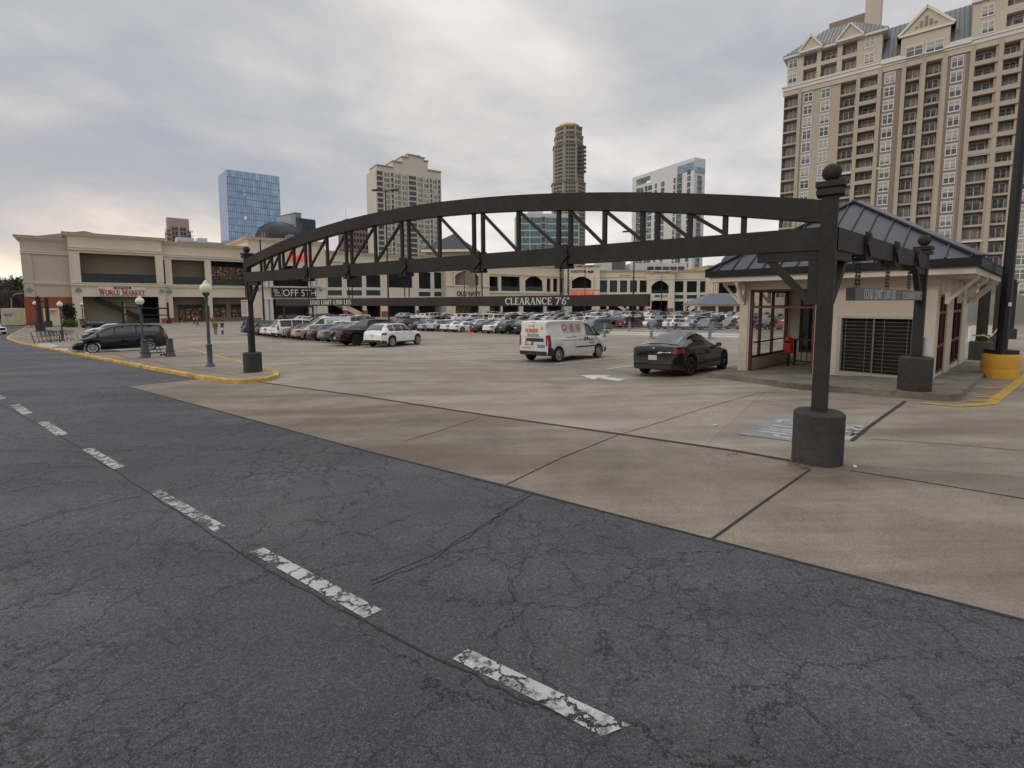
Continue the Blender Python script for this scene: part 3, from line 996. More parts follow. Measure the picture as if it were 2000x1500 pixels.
knee(lambda x, z: sp_(h + x, 2.87 + z))
knee(lambda x, z: sp_(S2L - h - x, 2.87 + z))
mb = MB()
vs = []
for x in (h, S2L - h):
    vs += [sp_(x, 2.935, -.09), sp_(x, 3.235, -.09), sp_(x, 3.235, .09), sp_(x, 2.935, .09)]
mb.add(vs, [(0, 4, 5, 1), (1, 5, 6, 2), (2, 6, 7, 3), (3, 7, 4, 0)])
mb.build('side_beam', M_GATE, gate)
S2S = [.23, .52, .80]
for t in S2S:
    bracket(lambda x, z, y, t=t: sp_(t * S2L + x, z, y), 0, 2.935, 3.235, None, gate)


def chain(mb, p, q):
    p, q = Vector(p), Vector(q)
    n = max(3, int((q - p).length / .055))
    for k in range(n):
        a, b = p.lerp(q, k / n), p.lerp(q, (k + 1) / n)
        c = (a + b) / 2
        r = (b - a).length * .68
        for s_ in (-1, 1):
            off = Vector((.012 * s_, 0, 0)) if k % 2 else Vector((0, .012 * s_, 0))
            mb.bar(c + off - Vector((0, 0, r)), c + off + Vector((0, 0, r)), .008)
        for zz in (-r, r):
            o = Vector((.02, 0, 0)) if k % 2 else Vector((0, .02, 0))
            mb.bar(c + Vector((0, 0, zz)) - o, c + Vector((0, 0, zz)) + o, .011)


bar1 = thing('clearance_bar', 'long brown headroom bar hung on chains under the big arch, lettered LOAD LIMIT and CLEARANCE', 'clearance bar', gate.location, gate.rotation_euler.z)
t0, t1 = .118, .858
mb = MB()
mb.box(t0 * GLEN, t1 * GLEN, -.05, .05, 2.165 - zg, 2.375 - zg)
o = mb.build('bar', mat('bar_brown_paint', (.042, .034, .029), .6, var=.25, vs=2, spec=.2), bar1)
bv = o.modifiers.new('bevel', 'BEVEL'); bv.width = .01; bv.segments = 2
for t in STA:
    for s_ in (-1, 1):
        mb = MB()
        x = t * GLEN + s_ * .085
        chain(mb, (x, 0, low_b(t) - .06 - zg), (x, 0, 2.37 - zg))
        mb.build('chain', M_CHAIN, bar1)
GF = Face(GL, GD)
xa, xb = GF.at(606, 588, -.05)[0], GF.at(686, 588, -.05)[0]
roman('load_limit_lettering', 'LOAD LIMIT 6,000 LBS', .125, M_SIGNW, bar1, (xa, -.054, 2.208 - zg), xb - xa, fat=1.25)
xa, xb = GF.at(987, 588, -.05)[0], GF.at(1113, 588, -.05)[0]
roman('clearance_lettering', 'CLEARANCE 7\'6"', .135, M_SIGNW, bar1, (xa, -.054, 2.20 - zg), xb - xa, fat=1.15)
# second bar on the short side
bar2 = thing('clearance_bar', 'short brown headroom bar on chains in front of the kiosk, lettered LOAD LIMIT and CLEARANCE', 'clearance bar', (GR.x, GR.y, 0), math.atan2(S2D.y, S2D.x))
SF = Face(GR, S2D)
x0, x1 = SF.at(1661, 577, 0)[0], S2L - .12
M_BAR2 = mat('bar_greybrown_paint', (.085, .075, .066), .6, var=.2, vs=2)
mb = MB()
zlo, zhi = 2.245, 2.445
mb.box(x0, x1, -.06, .06, zlo, zhi)
mb.build('bar', M_BAR2, bar2)
for t in S2S:
    for s_ in (-1, 1):
        mb = MB()
        x = t * S2L + s_ * .08
        chain(mb, (x, 0, 2.87), (x, 0, zhi - .005))
        mb.build('chain', M_CHAIN, bar2)
xa, xb = SF.at(1687, 577, -.06)[0], SF.at(1749, 577, -.06)[0]
roman('load_limit_lettering', 'LOAD LIMIT 6,000 LBS', .15, M_SIGNW, bar2, (xa, -.064, zlo + .03), xb - xa)
xa, xb = SF.at(1763, 577, -.06)[0], SF.at(1797, 577, -.06)[0]
roman('clearance_lettering', 'CLEARANCE 7\'6"', .13, M_SIGNW, bar2, (xa, -.064, zlo + .035), xb - xa)
# notice plates on the posts
M_PLATE = mat('notice_white', (.60, .60, .58), .5, var=.05)
M_RED = mat('notice_red', (.45, .04, .03), .5)
M_TXT = mat('notice_text', (.10, .10, .11), .6)


def notice(name, label, loc, rz, wd, hg, lines):
    o = MB().box(-wd / 2, wd / 2, -.006, .006, 0, hg).build(name, M_PLATE)
    o.location = loc
    o.rotation_euler = (0, 0, rz)
    tag(o, label, 'sign')
    m = MB()
    m.box(-wd * .42, wd * .42, -.009, -.007, hg * .86, hg * .95)
    m.box(-wd * .44, wd * .44, -.009, -.007, hg * .03, hg * .06)
    m.build('heading', M_RED, o)
    m = MB()
    r = random.Random(3)
    for k in range(lines):
        z = hg * (.80 - .70 * k / lines)
        x = -wd * .42
        while x < wd * .38:
            l_ = r.uniform(.05, .16) * wd
            m.box(x, min(wd * .42, x + l_), -.008, -.0068, z - hg * .018, z + hg * .012)
            x += l_ + wd * .03
    m.build('text_lines', M_TXT, o)
    return o


nf = Face(GL - GN * .16, GD)
pt = nf.at(478, 602)
q = nf.w(pt[0], -.0, 0)
notice('notice_plate', 'white parking notice with red heading fixed to the far gate post', (q.x, q.y, nf.at(478, 618)[1]), math.atan2(GD.y, GD.x) + .45, .27, nf.at(478, 586)[1] - nf.at(478, 618)[1], 12)
sx = Vector((sd.x, sd.y))
notice('notice_plate', 'small white notice on the gate post beside the kiosk, seen edge on', (G2.x + .135, G2.y - .06, 1.0), math.atan2(S2D.y, S2D.x) + 1.25, .24, .42, 8)

# ------------------------------------------------------------------ kiosk
M_STUC = mat('kiosk_stucco', (.49, .43, .345), .85, var=.10, vs=1.2, bump=.25, bs=70)
M_CREAM = mat('kiosk_cream_trim', (.58, .525, .43), .75, var=.08, vs=2)
M_METR = mat('dark_metal_roof', (.04, .044, .056), .42, .3, var=.12, vs=.8)
M_SEAMR = mat('roof_rib', (.02, .022, .028), .45, .3)
M_REDF = mat('maroon_frame', (.075, .012, .010), .55, var=.15, vs=4)
M_PANE = glass_mat('clear_pane', (.80, .84, .83), .30)
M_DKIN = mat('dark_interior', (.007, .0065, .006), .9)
M_BLKM = mat('black_metal', (.012, .012, .013), .45, .2)
KA = Vector((7.6, 16.0))
KX = E2
KW, KD = 4.88, 6.9
KB = -.05
kf = Face(KA, KX)
kiosk = thing('stair_kiosk', 'beige stucco stair kiosk with dark standing-seam hip roof and maroon framed glazing', 'kiosk', (KA.x, KA.y, KB), kf.rz)
KT = 2.87 - KB
def kx(px, py, off=0): return kf.at(px, py, off)
gx0, gx1 = kx(1463, 640)[0], kx(1591, 640)[0]
gz1 = kx(1520, 565)[1] - KB
rx0, rx1 = kx(1641, 680)[0], kx(1779, 680)[0]
rz0, rz1 = kx(1700, 730)[1] - KB, kx(1700, 622)[1] - KB
mb = MB()
FL = -.12
mb.wall(0, KW, FL - .6, KT, [(gx0, gx1, FL, gz1), (rx0, rx1, rz0, rz1)], .22)
# left side wall is glazed: dwarf wall, head and corner piers
lg0, lg1 = .35, KD * .56
mb.box(.001, .2, .22, lg0, FL - .6, KT - .002)
mb.box(.001, .2, lg0, lg1, FL - .6, .36)
mb.box(.001, .2, lg0, lg1, gz1, KT - .002)
mb.box(.001, .2, lg1, KD - .2, FL - .6, KT - .002)
# back wall with an opening over the same room
mid = (gx1 + rx0) / 2
# right side wall: two tall windows
ks = Face(kf.w(KW, 0, 0).to_2d(), E1)
sw = []
for a, b in ((1834, 1847), (1860, 1877)):
    s0 = ks.at(a, 630)[0]; s1 = ks.at(b, 630)[0]
    sw.append((s0, s1))
sw = [(.62, 1.95), (3.3, 5.4)]
zs_ = sorted([0.22, sw[0][0], sw[0][1], sw[1][0], sw[1][1], KD])
wz0, wz1 = .30, 2.45
for a, b in zip(zs_, zs_[1:]):
    op = any(abs(a - s[0]) < 1e-6 for s in sw)
    if op:
        mb.box(KW - .2, KW - .001, a, b, FL - .6, wz0)
        mb.box(KW - .2, KW - .001, a, b, wz1, KT - .002)
    else:
        mb.box(KW - .2, KW - .001, a, b, FL - .6, KT - .002)
# inner wall dividing lobby from louvred room, lobby back wall
mb.box(gx1 + .10, gx1 + .24, .23, KD - .2, FL - .6, KT - .02)
mb.box(.2, gx1 + .10, lg1 + .05, lg1 + .2, FL - .6, .36)
mb.box(.2, .55, lg1 + .05, lg1 + .2, .36, KT - .02)
mb.box(.55, gx1 + .10, lg1 + .05, lg1 + .2, gz1, KT - .02)
mb.box(.2, KW - .2, KD - .2, KD, FL - .6, KT - .002)
mb.build('wall', M_STUC, kiosk)
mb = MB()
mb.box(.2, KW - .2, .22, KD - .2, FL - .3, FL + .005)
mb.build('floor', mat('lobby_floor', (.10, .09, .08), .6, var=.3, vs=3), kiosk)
# corner column cladding and base course
mb = MB()
mb.box(-.03, .24, -.03, .0, FL - .6, KT - .01)
mb.box(-.03, .0, .0, .24, FL - .6, KT - .01)
mb.build('corner_cladding', M_STUC, kiosk)
for y in ([.0, .5], [2.05, 3.2], [5.5, KD]):
    MB().box(KW, KW + .03, y[0], y[1], FL - .6, KT - .01).build('pilaster', M_STUC, kiosk)
mb = MB()
mb.box(rx0 - .09, rx1 + .09, -.025, .0, rz0 - .07, rz0)
mb.box(rx0 - .09, rx1 + .09, -.025, .0, rz1, rz1 + .07)
mb.box(rx0 - .09, rx0, -.025, .0, rz0, rz1)
mb.box(rx1, rx1 + .09, -.025, .0, rz0, rz1)
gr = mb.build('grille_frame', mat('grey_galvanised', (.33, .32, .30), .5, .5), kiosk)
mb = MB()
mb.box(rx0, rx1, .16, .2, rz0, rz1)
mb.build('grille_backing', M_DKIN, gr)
mb = MB()
n = 15
M_WIRE = mat('grille_bar_steel', (.13, .115, .10), .5, .5)
for k in range(1, n):
    z = rz0 + (rz1 - rz0) * k / n
    mb.box(rx0, rx1, .05, .056, z - .0045, z + .0045)
for x in (.06, .36, .62, .94):
    X = rx0 + (rx1 - rx0) * x
    mb.box(X - .006, X + .006, .06, .066, rz0, rz1)
X = rx0 + (rx1 - rx0) * .475
mb.box(X - .02, X + .02, .03, .05, rz0, rz1)
mb.build('grille_bars', M_WIRE, gr)
# maroon frames
def frame(x0, x1, z0, z1, y, vert, hor, wd=.07, skip_bottom=None, parent=None, dpt=.09):
    mb = MB()
    e = .0015
    for x in [x0 + wd / 2, x1 - wd / 2] + vert:
        mb.box(x - wd / 2, x + wd / 2, y, y + dpt, z0, z1)
    for z in ([z0 + wd / 2] if skip_bottom is None else []) + [z1 - wd / 2] + hor:
        mb.box(x0, x1, y + .005, y + dpt - .005, z - wd / 2, z + wd / 2)
    return mb
tz = kx(1520, 600)[1] - KB
fr = frame(gx0, gx1, FL, gz1, .06, [], [tz], .07, True).build('door_frame', M_REDF, kiosk)
def side_frame(y0, y1, z0, z1, x, vert, hor, wd=.07):
    mb = MB()
    for y in [y0 + wd / 2, y1 - wd / 2] + vert:
        mb.box(x, x + .09, y - wd / 2, y + wd / 2, z0, z1)
    for z in [z0 + wd / 2, z1 - wd / 2] + hor:
        mb.box(x + .005, x + .085, y0, y1, z - wd / 2, z + wd / 2)
    return mb
Lg = lg1 - lg0
sf = side_frame(lg0, lg1, .36, gz1, .06, [lg0 + Lg * .28, lg0 + Lg * .6], [tz]).build('window_frame', M_REDF, kiosk)
MB().quad((.1, lg0, .36), (.1, lg1, .36), (.1, lg1, gz1), (.1, lg0, gz1)).build('pane', M_PANE, sf)
bw0, bw1 = .55, gx1 + .10
bf = frame(bw0, bw1, .36, gz1, lg1 + .08, [bw0 + (bw1 - bw0) * .5], [tz]).build('window_frame', M_REDF, kiosk)
MB().quad((bw0, lg1 + .12, .36), (bw1, lg1 + .12, .36), (bw1, lg1 + .12, gz1), (bw0, lg1 + .12, gz1)).build('pane', M_PANE, bf)
for a, b in sw:
    f_ = side_frame(a, b, wz0, wz1, KW - .085, [(a + b) / 2], [wz0 + .75, wz1 - .5]).build('window_frame', M_REDF, kiosk)
    MB().quad((KW - .05, a, wz0), (KW - .05, b, wz0), (KW - .05, b, wz1), (KW - .05, a, wz1)).build('pane', glass_mat('dark_pane', (.10, .10, .10), .3), f_)
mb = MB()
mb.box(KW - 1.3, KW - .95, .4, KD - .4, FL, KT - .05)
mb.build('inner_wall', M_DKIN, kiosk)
# handrail in the lobby
mb = MB()
ry = lg1 * .66
for z in (.16, .92):
    mb.box(.85, gx1 + .1, ry, ry + .04, z - .03, z + .03)
    mb.box(.30, .34, lg0, ry + .6, .92 - .02, .92 + .02)
for k in range(9):
    x = .9 + k * .17
    if x < gx1: mb.box(x - .012, x + .012, ry + .01, ry + .03, .16, .92)
mb.box(.82, .88, ry - .01, ry + .05, FL, .95)
mb.build('railing', M_BLKM, kiosk)
# roof: beam course, fascia, hip roof with ridge and ribs
OV = .85
ez = KT
mb = MB()
mb.box(-OV + .1, KW + OV - .1, -OV + .1, KD + OV - .1, ez - .005, ez + .17)
mb.build('eave_beam', M_CREAM, kiosk)
mb = MB()
x0, x1, y0, y1 = -OV, KW + OV, -OV, KD + OV
zf0, zf1 = ez + .15, ez + .36
rh = 5.42 - KB
cx, ry0, ry1 = KW / 2, KD / 2 - 1.0, KD / 2 + 1.0
A_, B_, C_, D_ = (x0, y0, zf1), (x1, y0, zf1), (x1, y1, zf1), (x0, y1, zf1)
R0_, R1_ = (cx, ry0, rh), (cx, ry1, rh)
mb.add([A_, B_, C_, D_, R0_, R1_], [(0, 1, 4), (1, 2, 5, 4), (2, 3, 5), (3, 0, 4, 5)])
rf = mb.build('roof', M_METR, kiosk)
mb = MB()
for a, b in (((x0, y0), (x1, y0)), ((x1, y0), (x1, y1)), ((x1, y1), (x0, y1)), ((x0, y1), (x0, y0))):
    mb.quad((a[0], a[1], zf0), (b[0], b[1], zf0), (b[0], b[1], zf1 + .004), (a[0], a[1], zf1 + .004))
mb.add([(x0, y0, zf0), (x1, y0, zf0), (x1, y1, zf0), (x0, y1, zf0)], [(3, 2, 1, 0)])
mb.build('fascia', mat('fascia_black', (.009, .010, .012), .6, spec=.25), kiosk)
mb = MB()
def rib(p, q, w_=.035, hgt=.045):
    mb.bar(Vector(p) + Vector((0, 0, .02)), Vector(q) + Vector((0, 0, .02)), w_, hgt)
def on_front(x):      # front slope: from eave up to hip
    f = min((x - x0) / (cx - x0), (x1 - x) / (x1 - cx)); f = min(1, max(0, f))
    return (x, y0, zf1), (x, y0 + (ry0 - y0) * f, zf1 + (rh - zf1) * f)
x = x0 + .42
while x < x1 - .1:
    rib(*on_front(x)); x += .46
y = y0 + .42
while y < y1 - .1:
    f = min(1, (y - y0) / (ry0 - y0), (y1 - y) / (y1 - ry1))
    rib((x1, y, zf1), (x1 + (cx - x1) * f, y, zf1 + (rh - zf1) * f))
    rib((x0, y, zf1), (x0 + (cx - x0) * f, y, zf1 + (rh - zf1) * f)); y += .46
mb.build('roof_ribs', M_SEAMR, rf)
mb = MB()
for p in (A_, B_): mb.bar(Vector(p) + Vector((0, 0, .03)), Vector(R0_) + Vector((0, 0, .03)), .2, .05)
for p in (C_, D_): mb.bar(Vector(p) + Vector((0, 0, .03)), Vector(R1_) + Vector((0, 0, .03)), .2, .05)
mb.bar(Vector(R0_) + Vector((0, 0, .04)), Vector(R1_) + Vector((0, 0, .04)), .2, .05)
mb.build('hip_cap', M_METR, rf)
# eave brackets
def ebr(P):
    m = MB()
    m.bar(P(.0, -.05), P(.62, -.05), .09, .09)
    m.bar(P(.05, -.05), P(.05, -.72), .09, .09, up=(0, 1, 0))
    m.bar(P(.05, -.66), P(.58, -.08), .08, .08)
    m.build('eave_bracket', M_CREAM, kiosk)
for (bx, by, dx, dy) in ((-.04, .1, -1, 0), (.1, -.04, 0, -1), (-.04, 2.6, -1, 0), (KW + .13, .35, 1, 0), (KW + .13, 2.8, 1, 0), (KW + .13, 5.2, 1, 0), (KW + .13, KD - .2, 1, 0)):
    ebr(lambda a, z, bx=bx, by=by, dx=dx, dy=dy: Vector((bx + dx * a, by + dy * a, ez + z)))
# slab the kiosk stands on (raised kerb)
c_px = [(1382, 737), (1420, 741), (1560, 761), (1700, 772), (1768, 778), (1850, 784), (1876, 783)]
sl_ = [gp(*p).to_2d() for p in c_px]
q1 = sl_[-1] + E1 * 9.5
sl_ += [q1, kf.w(KW, KD + 1.2, 0).to_2d(), kf.w(-.35, KD + 1.2, 0).to_2d(), kf.w(-.45, 1.5, 0).to_2d(), gp(1425, 728).to_2d()]
struct(sheet('kiosk_slab', sl_, .15, mat('dirty_slab', (.17, .145, .115), .85, var=.5, vs=.9, bump=.3, bs=30), skirt=.2))
# red bin in the lobby
bn_ = kf.w(.72, ry - .18, KB + .22)
b = thing('litter_bin', 'slim red plastic litter bin against the black railing inside the kiosk lobby', 'bin', bn_, kf.rz)
MB().lathe([(.11, .22), (.135, .24), (.14, .72), (.12, .76), (.05, .80), (.02, .81)], 20).build('bin_body', mat('bin_red', (.55, .015, .012), .4), b, 40)
MB().box(-.09, .09, -.15, -.13, .60, .66).build('bin_slot', M_DKIN, b)
MB().tube([(0, 0, FL - .16), (0, 0, .22)], .04).build('bin_leg', M_BLKM, b)
# ------------------------------------------------------------------ vehicles
def pchip(pts):
    pts = sorted(pts)
    xs, ys = [p[0] for p in pts], [p[1] for p in pts]
    n = len(xs)
    d = [(ys[i + 1] - ys[i]) / (xs[i + 1] - xs[i]) for i in range(n - 1)]
    m = [d[0]] + [0 if d[i - 1] * d[i] <= 0 else 2 * d[i - 1] * d[i] / (d[i - 1] + d[i]) for i in range(1, n - 1)] + [d[-1]]

    def f(x):
        if x <= xs[0]: return ys[0]
        if x >= xs[-1]: return ys[-1]
        i = 0
        while xs[i + 1] < x: i += 1
        h_ = xs[i + 1] - xs[i]
        t = (x - xs[i]) / h_
        return ((1 + 2 * t) * ys[i] + t * h_ * m[i]) * (1 - t) ** 2 + ((3 - 2 * t) * ys[i + 1] + (t - 1) * h_ * m[i + 1]) * t * t
    return f


CARS = {
    'sedan': dict(L=4.75, W=1.82, xf=1.43, wb=2.78, R=.325, kr=.66, zb=.21,
        sil=[(2.375, .55), (2.33, .64), (2.2, .72), (1.9, .81), (1.3, .92), (1.02, .97), (.72, 1.15), (.32, 1.37), (0, 1.43), (-.5, 1.45), (-1.0, 1.40), (-1.45, 1.22), (-1.85, 1.05), (-2.2, 1.03), (-2.32, .98), (-2.375, .86)],
        sh=[(2.375, .50), (2.2, .64), (1.3, .85), (.9, .90), (-1.0, .95), (-1.9, .97), (-2.3, .92), (-2.375, .80)],
        pl=[(2.375, .60), (2.3, .70), (2.1, .81), (1.6, .89), (.8, .91), (-1.4, .91), (-1.9, .86), (-2.25, .78), (-2.375, .70)],
        ws=(.98, .36), rw=(-1.02, -1.80), win=[(.80, -.22), (-.29, -1.18)], hl=(2.30, 1.86, .58, .72), tl=(-2.35, -1.98, .74, .92), grille=(.38, .36, .56)),
    'fastback': dict(L=4.69, W=1.85, xf=1.50, wb=2.875, R=.335, kr=.64, zb=.19,
        sil=[(2.345, .52), (2.28, .62), (2.1, .71), (1.8, .80), (1.25, .92), (1.0, .98), (.6, 1.20), (.1, 1.38), (-.25, 1.435), (-.6, 1.43), (-1.1, 1.33), (-1.6, 1.18), (-1.95, 1.09), (-2.15, 1.065), (-2.25, 1.03), (-2.345, .86)],
        sh=[(2.345, .46), (2.1, .64), (1.3, .83), (.9, .88), (-.6, .93), (-1.6, .97), (-2.15, .985), (-2.25, .95), (-2.345, .80)],
        pl=[(2.345, .58), (2.25, .72), (2.0, .84), (1.5, .91), (.8, .92), (-.6, .92), (-1.4, .925), (-1.9, .88), (-2.2, .80), (-2.345, .70)],
        ws=(.96, .14), rw=(-.72, -1.92), win=[(.86, -.18), (-.24, -1.32)], hl=(2.22, 1.75, .60, .72), tl=(-2.33, -1.86, .80, .94), grille=(.30, .30, .40)),
    'crossover': dict(L=4.66, W=1.89, xf=1.50, wb=2.87, R=.36, kr=.70, zb=.27,
        sil=[(2.33, .68), (2.28, .86), (2.1, .97), (1.7, 1.04), (1.25, 1.09), (1.02, 1.13), (.7, 1.32), (.32, 1.54), (0, 1.61), (-.6, 1.635), (-1.3, 1.60), (-1.75, 1.52), (-2.0, 1.32), (-2.2, 1.10), (-2.30, 1.0), (-2.33, .86)],
        sh=[(2.33, .62), (2.15, .84), (1.3, 1.0), (.9, 1.03), (-1.0, 1.06), (-1.9, 1.07), (-2.2, 1.03), (-2.33, .82)],
        pl=[(2.33, .66), (2.25, .76), (2.0, .87), (1.5, .93), (.8, .945), (-1.4, .945), (-1.9, .91), (-2.2, .84), (-2.33, .78)],
        ws=(.98, .36), rw=(-1.72, -2.16), win=[(.80, -.22), (-.28, -1.06), (-1.12, -1.66)], hl=(2.26, 1.85, .74, .90), tl=(-2.31, -1.92, .84, .98), grille=(.42, .48, .78), clad=1),
    'minivan': dict(L=5.10, W=1.98, xf=1.56, wb=3.03, R=.345, kr=.76, zb=.22,
        sil=[(2.55, .55), (2.48, .70), (2.3, .84), (1.9, .98), (1.65, 1.06), (1.2, 1.32), (.6, 1.62), (.2, 1.71), (-.6, 1.75), (-1.7, 1.72), (-2.1, 1.66), (-2.3, 1.42), (-2.46, 1.12), (-2.53, .98), (-2.55, .80)],
        sh=[(2.55, .50), (2.3, .74), (1.7, .96), (1.2, 1.02), (-1.5, 1.07), (-2.3, 1.08), (-2.48, .98), (-2.55, .76)],
        pl=[(2.55, .60), (2.45, .76), (2.1, .92), (1.6, .98), (.8, .99), (-1.6, .99), (-2.2, .95), (-2.45, .90), (-2.55, .84)],
        ws=(1.62, .66), rw=(-2.10, -2.42), win=[(1.40, .42), (.34, -.72), (-.80, -2.06)], hl=(2.40, 2.02, .70, .80), tl=(-2.53, -2.28, .86, 1.12), grille=(.42, .34, .60)),
    'offroader': dict(L=5.2, W=2.02, xf=1.62, wb=2.95, R=.40, kr=.82, zb=.32,
        sil=[(2.6, .72), (2.55, 1.0), (2.45, 1.10), (1.6, 1.17), (1.2, 1.20), (.95, 1.38), (.62, 1.72), (.4, 1.83), (-.4, 1.88), (-2.0, 1.86), (-2.38, 1.80), (-2.5, 1.45), (-2.57, 1.12), (-2.6, .9)],
        sh=[(2.6, .66), (2.4, .98), (1.6, 1.08), (-2.2, 1.12), (-2.5, 1.1), (-2.6, .84)],
        pl=[(2.6, .80), (2.5, .92), (2.2, .99), (1.6, 1.01), (-2.2, 1.01), (-2.5, .98), (-2.6, .92)],
        ws=(1.16, .66), rw=(-2.40, -2.54), win=[(.92, -.06), (-.14, -1.10), (-1.18, -2.22)], hl=(2.54, 2.25, .80, 1.0), tl=(-2.585, -2.40, .84, 1.3), grille=(.66, .62, .98)),
    'pickup': dict(L=5.85, W=2.05, xf=1.98, wb=3.68, R=.41, kr=.80, zb=.36,
        sil=[(2.925, .75), (2.88, 1.05), (2.75, 1.16), (1.9, 1.23), (1.55, 1.26), (1.25, 1.48), (.9, 1.80), (.65, 1.90), (-.1, 1.92), (-.62, 1.88), (-.78, 1.6), (-.88, 1.30), (-1.0, 1.27), (-2.85, 1.27), (-2.9, 1.2), (-2.925, 1.0)],
        sh=[(2.925, .70), (2.7, 1.04), (1.5, 1.14), (-.8, 1.17), (-2.85, 1.20), (-2.925, .92)],
        pl=[(2.925, .85), (2.8, .97), (2.3, 1.01), (1.6, 1.02), (-2.6, 1.02), (-2.85, 1.0), (-2.925, .97)],
        ws=(1.52, .94), rw=(-.66, -.86), win=[(1.22, .26), (.18, -.58)], hl=(2.87, 2.5, .82, 1.04), tl=(-2.92, -2.74, .84, 1.16), grille=(.70, .6, 1.0), bed=(-1.02, -2.82)),
    'van': dict(L=4.76, W=1.83, xf=1.47, wb=3.11, R=.325, kr=.86, zb=.24,
        sil=[(2.38, .55), (2.33, .80), (2.2, .95), (1.9, 1.06), (1.55, 1.16), (1.1, 1.46), (.72, 1.74), (.4, 1.83), (0, 1.87), (-1.2, 1.88), (-2.2, 1.86), (-2.32, 1.83), (-2.365, 1.78), (-2.38, 1.70)],
        sh=[(2.38, .50), (2.2, .80), (1.6, 1.02), (1.1, 1.08), (.2, 1.10), (-2.3, 1.10), (-2.38, 1.08)],
        pl=[(2.38, .62), (2.3, .76), (2.0, .88), (1.5, .91), (.4, .915), (-2.2, .91), (-2.33, .89), (-2.38, .84)],
        ws=(1.52, .74), rw=None, win=[(1.36, .44)], hl=(2.28, 1.86, .76, .96), tl=(-2.365, -2.20, .74, 1.22), grille=(.40, .42, .62)),
}


def scaled(kind, name, sx, sy=1.0, sz=1.0, **kw):
    c = dict(CARS[kind])
    c['L'] *= sx; c['W'] *= sy; c['xf'] *= sx; c['wb'] *= sx
    for k in ('sil', 'sh'): c[k] = [(x * sx, z * sz) for x, z in c[k]]
    c['pl'] = [(x * sx, y * sy) for x, y in c['pl']]
    c['ws'] = tuple(v * sx for v in c['ws'])
    c['rw'] = tuple(v * sx for v in c['rw']) if c['rw'] else None
    c['win'] = [(a * sx, b * sx) for a, b in c['win']]
    c['hl'] = (c['hl'][0] * sx, c['hl'][1] * sx, c['hl'][2] * sz, c['hl'][3] * sz)
    c['tl'] = (c['tl'][0] * sx, c['tl'][1] * sx, c['tl'][2] * sz, c['tl'][3] * sz)
    if c.get('bed'): c['bed'] = tuple(v * sx for v in c['bed'])
    c.update(kw)
    CARS[name] = c


scaled('crossover', 'hatchback', .88, .95, .93, R=.32, zb=.2, clad=0)
scaled('van', 'cargo_van', 1.18, 1.1, 1.12, R=.36, zb=.3)
scaled('minivan', 'minivan', .95, .97, 1.02)
scaled('offroader', 'jeep', .82, .94, .98, R=.40)


